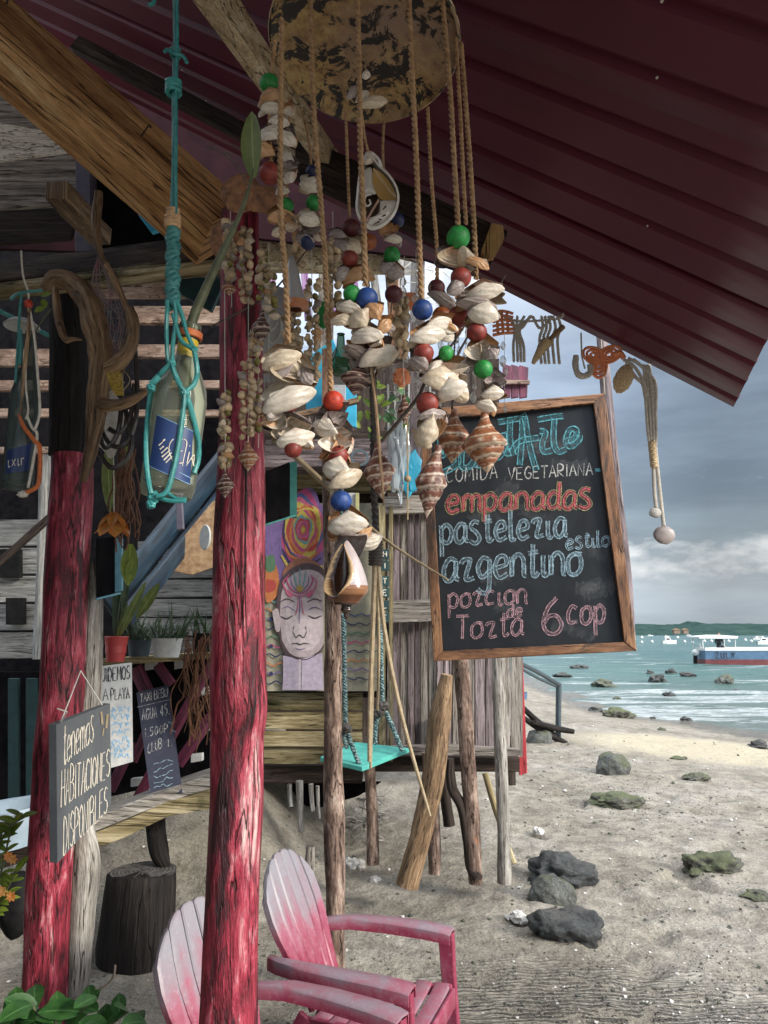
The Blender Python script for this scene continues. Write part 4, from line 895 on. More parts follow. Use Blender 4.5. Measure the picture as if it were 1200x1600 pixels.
mb = MB(); mb.blob(V((0, .02, 1.29)), (.112, .12, .10), 3, .05); mb.build('hair', M_['ink'], pr)
def smallboat(u, v, wpx, lab):
    q = at_sea(u, v); s2 = q.y / F; w_ = wpx * s2; r = thing('moored_boat', lab, 'boat', tuple(q)); mb = MB(); n = 10; rows = []
    for z_, e in ((-.1, .75), (.55, 1.0)):
        rows.append([(i / n * w_ - w_ / 2, e * w_ * .14 * math.sin(math.pi * min(1, .25 + .75 * i / n)) , z_ + .2 * (i / n) ** 2) for i in range(n + 1)])
    for sg in (-1, 1):
        ids = [[mb.vert(q + V((a, sg * b_, c_))) for a, b_, c_ in row] for row in rows]
        for i in range(n): mb.face((ids[0][i], ids[0][i + 1], ids[1][i + 1], ids[1][i]))
    mb.prism([q + V((a, 0 - b_, c_)) for a, b_, c_ in rows[1]] + [q + V((a, b_, c_)) for a, b_, c_ in rows[1][::-1]], V((0, 0, .04))); mb.build('hull', M_['boat_white'], r)
    mb = MB(); mb.hexa([q + V((-w_ * .3, -w_ * .09, .55)), q + V((w_ * .15, -w_ * .09, .55)), q + V((w_ * .15, w_ * .09, .55)), q + V((-w_ * .3, w_ * .09, .55))], [q + V((-w_ * .28, -w_ * .08, 1.25)), q + V((w_ * .05, -w_ * .08, 1.25)), q + V((w_ * .05, w_ * .08, 1.25)), q + V((-w_ * .28, w_ * .08, 1.25))]); mb.build('cabin', M_['boat_white'], r, smooth_=False)
    mb = MB(); mb.beam(q + V((-w_ * .22, -w_ * .086, .95)), q + V((0, -w_ * .086, .95)), .03, .3); mb.build('cabin_window', M_['ink'], r)
smallboat(1046, 1006, 22, 'white motor boat anchored between the blackboard and the tour boat')
smallboat(1196, 1007, 26, 'nearer white boat cut by the right edge')
smallboat(1190, 1000, 30, 'farther white boat behind another at the right edge')
smallboat(1016, 994, 9, 'tiny white boat far off just right of the blackboard')
smallboat(1042, 996, 8, 'tiny white boat far off behind the anchored motor boat')
smallboat(1076, 993, 8, 'tiny white boat far off left of the tour boat canopy')
for i, (u, v) in enumerate(((1003, 1005), (1019, 1004), (1070, 1004), (1082, 1005), (1101, 1003), (1112, 1003), (1139, 1003), (1165, 1001), (1174, 1003), (1003, 997), (1059, 997), (1090, 997))):
    q2 = at_sea(u, v); mb = MB(); mb.blob(q2 + V((0, 0, .2)), (q2.y / F * 2.1,) * 3, 2, 0); mb.lathe([(q2.y / F * .5, 0), (q2.y / F * .5, q2.y / F * 2.8), (0.001, q2.y / F * 3)], 8, Matrix.Translation(q2 + V((0, 0, .2))))
    tag(mb.build('mooring_buoy', M_['boat_white']), 'small white mooring buoy floating in the bay off the beach', 'buoy', 'white mooring buoys in the bay')
for i, (u, w_) in enumerate(((1058, 10), (1072, 8))):
    q2 = P(u, 986, 860); mb = MB(); mb.hexa([q2 + V((-w_ * .35, 0, -3)), q2 + V((w_ * .35, 0, -3)), q2 + V((w_ * .35, 6, -3)), q2 + V((-w_ * .35, 6, -3))], [q2 + V((-w_ * .35, 0, 1)), q2 + V((w_ * .35, 0, 1)), q2 + V((w_ * .35, 6, 1)), q2 + V((-w_ * .35, 6, 1))])
    r = thing('far_house', ['larger brown house at the foot of the far hill, the left one', 'smaller brown house at the foot of the far hill, the right one'][i], 'house', tuple(q2)); mb.build('wall', M_['slat'], r, smooth_=False)
    mb = MB(); mb.prism([q2 + V((-w_ * .42, -.5, 1)), q2 + V((w_ * .42, -.5, 1)), q2 + V((0, -.5, 3.2))], V((0, 7, 0))); mb.build('roof', M_['brown'], r, smooth_=False)
# ------------------------------------------------------------------ planks addressed in the picture, real thickness behind
def plank(name, poly, Y, th, mt, parent, hor=False, jit=0.0, smooth_=False, bev=0.003):
    """poly: photo pixels, counter-clockwise or not; Y: one distance or one per corner"""
    Ys = Y if isinstance(Y, (list, tuple)) else [Y] * len(poly)
    q = [P(u, v, y) for (u, v), y in zip(poly, Ys)]
    if jit:
        dy = random.uniform(-jit, jit); q = [p + V((0, dy, 0)) for p in q]
    mb = MB(); a = [mb.vert(p) for p in q]; b_ = [mb.vert(p + V((0, th, 0))) for p in q]; n = len(q); o = random.random() * 9
    uv = [((p.z + p.y * .3, p.x + o) if hor else (p.x + p.y * .3, p.z + o)) for p in q]
    nrm = sum(((q[i] - q[0]).cross(q[(i + 1) % n] - q[0]) for i in range(1, n)), V((0, 0, 0)))
    fl = nrm.y > 0
    mb.face(a[::-1] if fl else a, uv[::-1] if fl else uv); mb.face(b_ if fl else b_[::-1], uv if fl else uv[::-1])
    for i in range(n):
        j = (i + 1) % n; f = (a[i], a[j], b_[j], b_[i]); u4 = [uv[i], uv[j], (uv[j][0] + th, uv[j][1]), (uv[i][0] + th, uv[i][1])]
        mb.face(f if fl else f[::-1], u4 if fl else u4[::-1])
    return mb.build(name, M_[mt], parent, smooth_=False, bevel=0 if not bev else bev)
def rect(u0, v0, u1, v1): return [(u0, v1), (u1, v1), (u1, v0), (u0, v0)]
def vplanks(name, u0, u1, vt, vb, n, Y, th, mt, parent, jit=.01, vary=6, gap=1.0, Y1=None):
    x = u0; ws = [random.uniform(.7, 1.3) for i in range(n)]; sm = sum(ws)
    for i in range(n):
        w_ = (u1 - u0) * ws[i] / sm; a = (x - u0) / (u1 - u0); b_ = (x + w_ - u0) / (u1 - u0); Ya = Y + ((Y1 or Y) - Y) * a; Yb_ = Y + ((Y1 or Y) - Y) * b_
        ta = vt(x) if callable(vt) else vt; ba = (vb(x) if callable(vb) else vb) + random.uniform(-vary, vary)
        m_ = mt if isinstance(mt, str) else random.choice(mt)
        plank(name, [(x + gap, ba), (x + w_ - gap, ba + random.uniform(-2, 2)), (x + w_ - gap, ta), (x + gap, ta)], [Ya, Yb_, Yb_, Ya], th, m_, parent, jit=jit); x += w_
def hplanks(name, u0, u1, v0, v1, n, Y, th, mt, parent, jit=.01, gap=1.0, slope=0.0):
    y = v0; ws = [random.uniform(.85, 1.15) for i in range(n)]; sm = sum(ws)
    for i in range(n):
        h = (v1 - v0) * ws[i] / sm; m_ = mt if isinstance(mt, str) else random.choice(mt); d = slope * (u1 - u0)
        plank(name, [(u0, y + h - gap), (u1, y + h - gap + d), (u1, y + gap + d), (u0, y + gap)], Y, th, m_, parent, True, jit=jit); y += h
random.seed(21)
# ------------------------------------------------------------------ plank hut with the mural (middle)
hut = thing('plank_hut', 'weathered plank hut on piles with a face mural and swing', 'hut', tuple(V((P(600, 1190, 5.6).x, 5.6, 0))))
vplanks('plank', 604, 682, 784, 1186, 7, 5.5, .03, ['grey_plank', 'violet_plank', 'grey_plank'], hut, Y1=5.45)
vplanks('plank', 682, 818, 900, lambda u: 1190, 8, 5.42, .03, ['violet_plank', 'grey_plank', 'violet_plank'], hut, vary=10, Y1=5.9)
plank('plank', [(800, 1030), (817, 1030), (824, 1208), (812, 1212)], 6.0, .03, 'red_plank', hut)
plank('rail', [(598, 974), (690, 970), (690, 936), (598, 938)], 5.36, .05, 'grey_plank', hut, True)
plank('rail', [(598, 803), (690, 800), (690, 772), (598, 776)], 5.38, .07, 'grey_plank', hut, True)
hplanks('log_plank', 408, 566, 1082, 1196, 4, 5.62, .06, 'ochre_plank', hut, jit=.03, gap=1.6)
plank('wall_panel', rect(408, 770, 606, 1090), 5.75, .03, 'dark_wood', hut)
plank('beam', [(405, 770), (700, 764), (700, 738), (405, 742)], 5.5, .12, 'ochre_plank', hut, True)
plank('bench_beam', [(560, 1168), (700, 1165), (814, 1172), (814, 1181), (560, 1180)], 5.3, .1, 'grey_plank', hut, True)
plank('floor_beam', [(566, 1206), (812, 1206), (812, 1184), (566, 1182)], 5.42, .5, 'dark_wood', hut, True)
plank('floor_beam', [(400, 1224), (566, 1224), (566, 1196), (400, 1196)], 5.7, 1.6, 'dark_wood', hut, True)
plank('painted_shade_sheet', [(396, 1250), (500, 1262), (560, 1244), (596, 1222), (396, 1222)], 6.3, .04, 'dark_panel', hut)  # dark sheet added to paint the shade under the hut
# deck, side and rear of the hut, so that it closes
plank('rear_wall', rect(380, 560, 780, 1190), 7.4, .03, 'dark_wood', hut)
for (a, b_) in ((592, 602), (608, 614)): plank('trim', [(a, 1190), (b_, 1190), (b_, 790), (a, 790)], 5.35, .04, 'ochre_plank', hut)
plank('frame_strip', [(506, 1080), (512, 1080), (512, 770), (506, 770)], 5.3, .02, 'yellow_paint', hut)
plank('frame_panel', [(513, 930), (555, 930), (555, 770), (513, 770)], 5.32, .02, 'paper', hut)
plank('frame_strip', [(555, 930), (561, 930), (561, 770), (555, 770)], 5.3, .02, 'yellow_paint', hut)
# counter level clutter above the beam: blue boards, post, dark interior
plank('blue_board', [(478, 642), (557, 668), (557, 608), (520, 530), (478, 560)], 5.2, .03, 'cyan', hut)
plank('board_face', [(508, 634), (540, 640), (540, 598), (512, 590)], 5.1, .02, 'cloth', hut)
plank('post', [(503, 640), (518, 640), (518, 540), (503, 545)], 5.0, .09, 'frame', hut)
plank('post', [(640, 770), (664, 770), (664, 400), (642, 400)], 5.2, .10, 'violet_plank', hut)
plank('post', [(612, 560), (630, 560), (640, 500), (615, 400), (600, 400)], 5.6, .08, 'frame', hut)
plank('post', [(496, 562), (520, 562), (520, 425), (498, 425)], 6.2, .10, 'grey_plank', hut)
plank('counter', [(410, 730), (640, 728), (650, 684), (415, 688)], 5.25, .5, 'violet_plank', hut, True)
plank('handrail', [(405, 667), (560, 628), (560, 620), (405, 658)], 5.0, .05, 'brown', hut, True)
plank('header', [(398, 372), (640, 402), (655, 412), (655, 424), (398, 420)], 4.6, .06, 'pale_beam', hut, True)
plank('upper_beam', [(405, 700), (640, 700), (640, 672), (405, 676)], 6.0, .1, 'dark_wood', hut, True)
for (u, w_, s2) in ((470, 11, 6), (503, 10, 14), (418, 13, -4), (545, 12, 10)):
    plank('lilac_slat', [(u + s2, 500), (u + w_ + s2, 500), (u + w_ - s2, 350), (u - s2, 350)], 5.9 + u * .001, .03, 'pale_purple', hut)
plank('white_post', [(585, 480), (597, 480), (586, 400), (574, 400)], 5.9, .05, 'white_plank', hut)
# crate like shelf with lattice and plants
for k in range(7):
    u = 606 + k * 11; plank('lattice_slat', [(u, 736), (u + 3.5, 736), (u + 2, 600), (u - 1.5, 600)], 6.3, .015, 'white_plank', hut, bev=0)
for k in range(9):
    v = 612 + k * 14; plank('lattice_slat', [(600, v + 3), (680, v + 4), (680, v), (600, v - 1)], 6.33, .015, 'white_plank', hut, True, bev=0)
# small vertical tiles with letters
tl = thing('letter_tiles', 'column of small dark tiles with white letters on the plank wall', 'sign', tuple(P(600, 960, 5.28)))
tp = Pl(P(596, 880, 5.3), P(610, 880, 5.3), P(600, 960, 5.3))
TIL = []
for i, v in enumerate((866, 884, 908, 926, 946, 965)):
    plank('tile', [(595, v + 8), (608, v + 8), (608, v - 8), (595, v - 8)], 5.29, .012, 'dark_teal', tl); TIL.append((v, 'HITELE'[i]))

# ------------------------------------------------------------------ stroke lettering
GL = {
 'A': [[(0, 0), (.5, 1), (1, 0)], [(.18, .38), (.82, .38)]], 'B': [[(0, 0), (0, 1), (.7, .95), (.8, .75), (.6, .55), (0, .52)], [(.1, .52), (.8, .45), (.95, .25), (.7, .02), (0, 0)]],
 'C': [[(.9, .85), (.5, 1), (.1, .7), (.05, .3), (.4, 0), (.9, .12)]], 'D': [[(.05, 0), (.05, 1), (.6, .92), (.95, .5), (.6, .06), (.05, 0)]], 'E': [[(.85, 1), (.05, .97), (.05, .02), (.9, 0)], [(.05, .52), (.7, .52)]],
 'F': [[(.85, 1), (.05, 1), (.05, 0)], [(.05, .52), (.7, .52)]], 'G': [[(.9, .85), (.5, 1), (.08, .65), (.1, .25), (.5, 0), (.9, .15), (.9, .45), (.55, .45)]], 'H': [[(.05, 0), (.08, 1)], [(.9, 1), (.92, 0)], [(.05, .5), (.92, .52)]],
 'I': [[(.5, 0), (.5, 1)]], 'L': [[(.1, 1), (.1, 0), (.9, .02)]], 'M': [[(0, 0), (.12, 1), (.5, .3), (.88, 1), (1, 0)]], 'N': [[(.05, 0), (.08, 1), (.9, 0), (.93, 1)]], 'O': [[(.5, 1), (.1, .75), (.08, .25), (.5, 0), (.92, .25), (.9, .75), (.5, 1)]],
 'P': [[(.05, 0), (.05, 1), (.75, .95), (.9, .72), (.7, .5), (.05, .45)]], 'R': [[(.05, 0), (.05, 1), (.75, .95), (.85, .72), (.6, .5), (.08, .47), (.9, 0)]], 'S': [[(.88, .88), (.5, 1), (.12, .8), (.25, .55), (.75, .45), (.9, .2), (.5, 0), (.08, .12)]],
 'T': [[(0, 1), (1, .98)], [(.5, 1), (.48, 0)]], 'U': [[(.05, 1), (.08, .25), (.5, 0), (.9, .25), (.93, 1)]], 'V': [[(0, 1), (.5, 0), (1, 1)]], 'X': [[(0, 0), (1, 1)], [(0, 1), (1, 0)]], 'Y': [[(0, 1), (.5, .5), (1, 1)], [(.5, .5), (.5, 0)]],
 'a': [[(.85, .6), (.45, .68), (.08, .4), (.15, .05), (.5, .0), (.82, .25), (.85, .6), (.84, .1), (1.05, .02)]], 'c': [[(.85, .58), (.45, .68), (.1, .4), (.2, .05), (.85, .08)]], 'd': [[(.82, .55), (.4, .66), (.08, .35), (.3, 0), (.78, .2), (.85, 1.1), (.82, .1), (1.05, 0)]],
 'e': [[(.1, .32), (.8, .42), (.7, .66), (.3, .64), (.06, .3), (.35, 0), (.9, .12)]], 'g': [[(.8, .6), (.4, .68), (.08, .4), (.3, .08), (.78, .25), (.82, .6), (.78, -.3), (.4, -.42), (.05, -.28)]], 'i': [[(.3, .64), (.3, .1), (.6, 0), (.9, .1)]],
 'l': [[(.25, 1.15), (.25, .15), (.55, 0), (.85, .1)]], 'm': [[(.02, .62), (.08, 0), (.1, .5), (.3, .66), (.48, .5), (.5, 0), (.52, .5), (.72, .66), (.9, .5), (.92, .05), (1.05, 0)]], 'n': [[(.02, .62), (.08, 0), (.12, .5), (.5, .68), (.82, .5), (.85, .05), (1.02, 0)]],
 'o': [[(.5, .66), (.1, .5), (.12, .1), (.5, 0), (.88, .18), (.85, .55), (.5, .66), (.95, .62)]], 'p': [[(.08, .66), (.12, -.5)], [(.1, .5), (.5, .68), (.88, .45), (.75, .08), (.4, 0), (.12, .12)]], 'R2': [[(.05, .62), (.4, .66), (.3, .35), (.45, .05), (.9, .1)]],
 'z': [[(.08, .52), (.2, .64), (.66, .66), (.6, .5), (.38, .12), (.5, .02), (.92, .08)]], 's': [[(.8, .72), (.4, .78), (.15, .58), (.6, .35), (.8, .12), (.45, -.04), (.05, .08)]], 't': [[(.45, 1.0), (.42, .15), (.65, 0), (.95, .12)], [(.05, .72), (.9, .76)]], 'u': [[(.08, .64), (.1, .12), (.45, 0), (.8, .15), (.85, .64), (.86, .08), (1.02, .02)]],
 'r': [[(.08, .64), (.12, 0)], [(.12, .38), (.4, .64), (.85, .6)]], 'x': [[(.1, .62), (.85, 0)], [(.85, .64), (.1, 0)]], '6': [[(.7, 1.05), (.3, .75), (.08, .3), (.3, 0), (.72, 0), (.92, .25), (.7, .5), (.35, .5), (.12, .3)]], '1': [[(.3, .8), (.5, 1), (.5, 0)]], '5': [[(.85, 1), (.2, 1), (.15, .6), (.6, .62), (.85, .35), (.5, 0), (.1, .1)]], '0': [[(.5, 1), (.12, .6), (.2, .1), (.5, 0), (.85, .3), (.8, .8), (.5, 1)]], '4': [[(.6, 0), (.6, 1), (.05, .35), (.95, .35)]],
 '.': [[(.4, .0), (.5, .04), (.6, .0)]], '-': [[(.1, .5), (.9, .5)]], ' ': [], 'j': [[(.5, .6), (.5, -.3)]]}
def ribbon(mb, pl, pts, w_, off, cnt=[0], taper=False):
    """pts in photo pixels on plane pl -> flat stroke"""
    n = len(pts); L_ = []
    for i, (x, y) in enumerate(pts):
        a = pts[max(i - 1, 0)]; b_ = pts[min(i + 1, n - 1)]; dx, dy = b_[0] - a[0], b_[1] - a[1]; l = math.hypot(dx, dy) or 1
        ww = w_ * (.85 + .9 * noise.noise(V((x * .31, y * .31, 1)))); nx, ny = -dy / l * ww / 2, dx / l * ww / 2
        cnt[0] += 1; o = off + (cnt[0] % 400) * 2e-6 + i * 2e-6
        L_.append((mb.vert(pl.at(x + nx, y + ny, o)), mb.vert(pl.at(x - nx, y - ny, o))))
    for i in range(n - 1):
        f = (L_[i][0], L_[i][1], L_[i + 1][1], L_[i + 1][0]); mb.face(f)
def sm2(p, n=5):
    q = smooth([V((a, b_, 0)) for a, b_ in p], n) if len(p) > 2 else [V((p[0][0], p[0][1], 0)).lerp(V((p[1][0], p[1][1], 0)), k / 4) for k in range(5)]
    return [(a.x, a.y) for a in q]
def offs(p, d):
    o = []; n = len(p)
    for i in range(n):
        a = p[max(i - 1, 0)]; b_ = p[min(i + 1, n - 1)]; dx, dy = b_[0] - a[0], b_[1] - a[1]; l = math.hypot(dx, dy) or 1; o.append((p[i][0] - dy / l * d, p[i][1] + dx / l * d))
    return o
def word(txt, p0, p1, h, slant=0.0, wid=None, up=None, gapf=.18, jit=.03, sharp=False, vup=None):
    """strokes in photo pixels; p0->p1 baseline; h px height; up: px vector for the letter's up"""
    WD = {'m': 1.35, 'M': 1.15, 'I': .35, 'i': .5, 'l': .5, ' ': .6, '.': .35, 'r': .7, 't': .75, 'j': .3, '1': .5}
    ws = [WD.get(c, 1.0) for c in txt]; tot = sum(ws) + gapf * (len(txt) - 1); bx_, by = p1[0] - p0[0], p1[1] - p0[1]
    out_ = []; x = 0; U = up or (slant * h, -h)
    for c, w_ in zip(txt, ws):
        jy = random.uniform(-jit, jit)
        for st in GL.get(c, []):
            pts = []
            for gx, gy in st:
                t = (x + gx * w_) / tot; gy2 = gy + jy; sc_ = 1.0
                if vup: sc_ = 1 + (vup - 1) * t
                pts.append((p0[0] + bx_ * t + U[0] * gy2 * sc_, p0[1] + by * t + U[1] * gy2 * sc_))
            out_.append(pts if sharp and c.isupper() and c not in 'BCDGOPRSU' else sm2(pts))
        x += w_ + gapf
    return out_
def write(mb, pl, strokes, w_, off=.0012):
    for s_ in strokes: ribbon(mb, pl, s_, w_, off)
def write2(fill, edge, pl, strokes, w_, ew, off=.0012):
    for s_ in strokes:
        ribbon(fill, pl, s_, w_, off); ribbon(edge, pl, offs(s_, w_ / 2), ew, off + .0012); ribbon(edge, pl, offs(s_, -w_ / 2), ew, off + .0012)
mb = MB()
for v, ch in TIL: write(mb, tp, word(ch, (598.5, v + 4), (604.5, v + 4), 8, gapf=0), 1.6, .012)
mb.build('lettering', M_['cream_paint'], tl)

# ------------------------------------------------------------------ mural banner
mur = thing('mural_banner', 'painted cloth banner of a calm face with closed eyes under a rose', 'banner', tuple(P(508, 1080, 5.45)))
mp_ = Pl(P(415, 785, 5.5), P(600, 785, 5.5), P(508, 1080, 5.5))
mb = MB(); nU, nV = 60, 10
for j in range(nV + 1):
    for i in range(nU + 1):
        u = 413 + (602 - 413) * i / nU; v = 786 + (1080 - 786) * j / nV
        mb.vert(mp_.at(u, v, -.006 + .0045 * math.sin(i * .9) * (j / nV)))
for j in range(nV):
    for i in range(nU): a = j * (nU + 1) + i; mb.face((a, a + 1, a + nU + 2, a + nU + 1))
M_['mural_ground'] = plain('painted_cloth', (.30, .27, .20), (.20, .20, .155), 14, .85)
mb.build('cloth', M_['mural_ground'], mur)
PAL = {'face': (.42, .35, .38), 'facel': (.52, .45, .48), 'line': (.06, .045, .06), 'hair': (.09, .06, .07), 'pink': (.50, .10, .20), 'mag': (.42, .05, .18), 'yel': (.52, .40, .06), 'or': (.50, .16, .04), 'red': (.42, .05, .04), 'vio': (.16, .10, .28), 'blue': (.06, .10, .25), 'grn': (.08, .18, .10), 'teal': (.12, .30, .32), 'neck': (.42, .36, .48), 'hat': (.30, .12, .07), 'navy': (.03, .035, .10), 'gold': (.35, .24, .05)}
PAL = {k: tuple(c * .84 + .12 * sum(v_) / 3 for c in v_) for k, v_ in PAL.items()}
pm = MB(); lay = [0]
def poly(pts, c, sm=True, jitter=0):
    lay[0] += 1; q = sm2(pts + [pts[0]], 5)[:-1] if sm else pts
    ids = [pm.vert(mp_.at(x, y, .004 + lay[0] * .00025), (*PAL[c], 1)) for x, y in q]
    cx = sum(x for x, y in q) / len(q); cy = sum(y for x, y in q) / len(q); ci = pm.vert(mp_.at(cx, cy, .004 + lay[0] * .00025), (*PAL[c], 1))
    for i in range(len(ids)): pm.face((ids[i], ids[(i + 1) % len(ids)], ci))
def line(pts, c, w_=1.4):
    lay[0] += 1; q = sm2(pts, 6) if len(pts) > 2 else pts; n = len(q); L_ = []
    for i, (x, y) in enumerate(q):
        a = q[max(i - 1, 0)]; b_ = q[min(i + 1, n - 1)]; dx, dy = b_[0] - a[0], b_[1] - a[1]; l = math.hypot(dx, dy) or 1; ww = w_ * (.35 + .65 * math.sin(math.pi * (i + .6) / (n + .2)))
        o = .004 + lay[0] * .00025 + i * 1e-6; L_.append((pm.vert(mp_.at(x - dy / l * ww / 2, y + dx / l * ww / 2, o), (*PAL[c], 1)), pm.vert(mp_.at(x + dy / l * ww / 2, y - dx / l * ww / 2, o), (*PAL[c], 1))))
    for i in range(n - 1): pm.face((L_[i][0], L_[i][1], L_[i + 1][1], L_[i + 1][0]))
random.seed(5)
for k in range(13):                       # wavy bands left and right of the face
    v = 896 + k * 14.2; c = ['red', 'yel', 'navy', 'teal', 'or', 'blue', 'navy', 'grn', 'mag', 'navy', 'or', 'vio', 'navy'][k]
    line([(414 + i * 5, v + 2.5 * math.sin(i * 1.5 + k)) for i in range(7)], c, 4 if k < 3 else 2.2)
    if v > 960: line([(506 + i * 6, v - 6 + 2.0 * math.sin(i * 1.9 + k)) for i in range(16)], c, 2.0)
    if k % 3 == 2: poly([(424 + 3 * math.cos(a), v + 3 * math.sin(a)) for a in [x * .9 for x in range(7)]], 'navy')
poly([(414, 800), (440, 790), (505, 790), (506, 880), (470, 905), (430, 905), (414, 860)], 'vio')
poly([(416, 880), (432, 884), (436, 925), (416, 940)], 'or'); poly([(416, 905), (430, 908), (430, 922), (416, 925)], 'red'); poly([(416, 870), (428, 868), (430, 890), (417, 893)], 'grn')
C0 = (474, 828)
def petal(r0, sx_, c, ph, n=18, am=.12):
    poly([(C0[0] + math.cos(a) * r0 * sx_ * (1 + am * math.sin(3 * a + ph)), C0[1] + math.sin(a) * r0 * (1 + am * math.sin(4 * a + ph))) for a in [i / n * 6.283 for i in range(n)]], c)
for r0, c, ph in ((62, 'vio', 0), (58, 'mag', 1), (52, 'blue', 2.4), (48, 'pink', 3), (44, 'yel', 4), (39, 'red', 5.2), (36, 'or', 0.6), (31, 'mag', 1.4), (27, 'yel', 2.2), (22, 'teal', 3.3), (18.5, 'red', 4.1), (15, 'pink', 5), (11, 'mag', .4), (7.5, 'or', 1), (4, 'yel', 2)): petal(r0, .62, c, ph)
line([(442, 858), (456, 882), (480, 886), (502, 872)], 'navy', 4); line([(440, 868), (458, 893), (484, 894), (504, 884)], 'yel', 6); line([(446, 838), (452, 866), (478, 876), (498, 862)], 'or', 5); line([(446, 810), (444, 840), (456, 868)], 'navy', 3); line([(460, 800), (486, 796), (500, 816), (498, 846)], 'yel', 4)
poly([(441, 900), (448, 884), (470, 872), (494, 878), (504, 892), (504, 910), (470, 896)], 'hat')
poly([(433, 966), (434, 930), (440, 905), (456, 888), (480, 880), (506, 890), (510, 920), (508, 1000), (506, 1012), (488, 1030), (470, 1032), (450, 1026), (440, 1008)], 'hair')
poly([(441, 1000), (438, 960), (441, 925), (450, 905), (470, 892), (492, 892), (507, 905), (510, 940), (510, 985), (504, 1010), (488, 1024), (470, 1027), (453, 1020)], 'face')
poly([(448, 950), (470, 935), (500, 945), (504, 985), (494, 1010), (472, 1018), (454, 1008), (447, 985)], 'facel')
poly([(426, 955), (434, 951), (438, 966), (438, 985), (431, 984)], 'face')
poly([(442, 1078), (443, 1052), (443, 1024), (470, 1030), (504, 1020), (506, 1078)], 'neck', False); line([(441, 1012), (458, 1027), (480, 1030), (505, 1016)], 'line', 1.6)
line([(469, 1030), (468, 1078)], 'facel', 3); line([(472, 1030), (471, 1078)], 'line', .8)
line([(439, 963), (448, 967), (458, 962)], 'line', 2.6); line([(482, 962), (492, 966), (503, 962)], 'line', 2.6); line([(438, 941), (449, 936), (461, 941)], 'line', 2); line([(480, 941), (492, 936), (504, 940)], 'line', 2); line([(440, 952), (450, 948), (460, 954)], 'vio', 1.4); line([(482, 953), (492, 949), (503, 953)], 'vio', 1.4)
line([(458, 986), (463, 996), (468, 992), (475, 996), (480, 986)], 'line', 1.7); line([(459, 984), (460, 978)], 'line', 1.2); line([(479, 984), (478, 978)], 'line', 1.2); line([(456, 1006), (464, 1005), (470, 1007), (476, 1005), (484, 1006)], 'line', 1.8); line([(462, 1012), (470, 1015), (478, 1012)], 'vio', 1.3)
for sx_ in (-1, 1):
    X = lambda d: 469 + sx_ * d
    line([(X(0), 928), (X(12), 922), (X(20), 908), (X(17), 898)], 'mag', 2.4); line([(X(0), 932), (X(18), 926), (X(26), 912), (X(20), 902)], 'pink', 2.6); line([(X(2), 922), (X(7), 908), (X(9), 893)], 'teal', 2.4); line([(X(1), 926), (X(12), 914), (X(14), 900)], 'vio', 1.6); line([(X(2), 930), (X(4), 950), (X(7), 962)], 'pink', 1.6); poly([(X(10), 928), (X(18), 922), (X(22), 926), (X(14), 934)], 'pink')
line([(469, 920), (469, 903), (469, 889)], 'teal', 2.4); line([(469, 930), (469, 950), (469, 975)], 'vio', 1.6); poly([(469 + 5 * math.cos(a), 920 + 5.5 * math.sin(a)) for a in [x * .7 for x in range(9)]], 'gold')
pm.build('painted_face', M_['paint'], mur, smooth_=False)

# ------------------------------------------------------------------ big blackboard
bd = thing('menu_blackboard', 'large wooden framed blackboard hung askew, vegetarian menu in coloured chalk', 'blackboard', tuple(P(830, 1025, 3.62)))
TLc, TRc, BRc, BLc = (656, 642), (944, 617), (993, 1017), (678, 1033)
bp = Pl(P(*TLc, 3.68), P(*TRc, 3.56), P(*BLc, 3.68))
def bpt(u, v, o=0): return bp.at(u, v, o)
mb = MB(); mb.prism([bpt(*BLc, 0), bpt(*BRc, 0), bpt(*TRc, 0), bpt(*TLc, 0)], -bp.n * .012); o = mb.build('panel', M_['board'], bd, smooth_=False)
def rail(a, b_, w0, nm='frame_rail', mt='frame', out=.022):
    c = (830, 825); poly_ = []
    for (x, y), sgn in ((a, 0), (b_, 0)): poly_.append((x, y))
    def inn(p, k): 
        return (p[0] + k[0], p[1] + k[1])
    return poly_
W_ = 15
iTL, iTR, iBR, iBL = (TLc[0] + W_ + 1, TLc[1] + W_ + 2), (TRc[0] - W_ - 3, TRc[1] + W_), (BRc[0] - W_ - 4, BRc[1] - W_ + 1), (BLc[0] + W_ - 1, BLc[1] - W_ - 1)
for poly_, ln in (([TLc, iTL, iTR, TRc], 1), ([BLc, BRc, iBR, iBL], 1), ([TLc, BLc, iBL, iTL], 0), ([TRc, iTR, iBR, BRc], 0)):
    mb = MB(); q = [bpt(u, v, .002 + (.0 if ln else .003)) for u, v in poly_]; a = [mb.vert(p) for p in q]; b2 = [mb.vert(p + bp.n * .024) for p in q]
    ax = (q[2] - q[0] if False else (q[3] - q[0] if poly_[0] == TLc and ln else q[1] - q[0])); ax = V((1, 0, 0)) if ln else V((0, 0, 1))
    o_ = random.random() * 5; uv = [((p.z if ln else p.x) , (p.x if ln else p.z) + o_) for p in q]
    mb.face(a, uv); mb.face(b2[::-1], uv[::-1])
    for i in range(4):
        j = (i + 1) % 4; mb.face((a[i], b2[i], b2[j], a[j]), [uv[i], uv[i], uv[j], uv[j]])
    mb.build('frame_rail', M_['frame'], bd, smooth_=False, bevel=.003)
SMG = MB(); random.seed(66)
for k in range(16):
    u_, v_2 = random.uniform(715, 925), random.uniform(665, 985); L2 = random.uniform(25, 70); a_2 = random.uniform(-.5, .5); ribbon(SMG, bp, sm2([(u_ + i / 4 * L2 * math.cos(a_2), v_2 + i / 4 * L2 * math.sin(a_2) + 3 * math.sin(i)) for i in range(5)]), random.uniform(14, 34), .0004)
M_['ch_smudge'] = chalk('chalk_dust', (.42, .44, .45), .30, .75, 26, .13); SMG.build('chalk_smudge', M_['ch_smudge'], bd, smooth_=False)
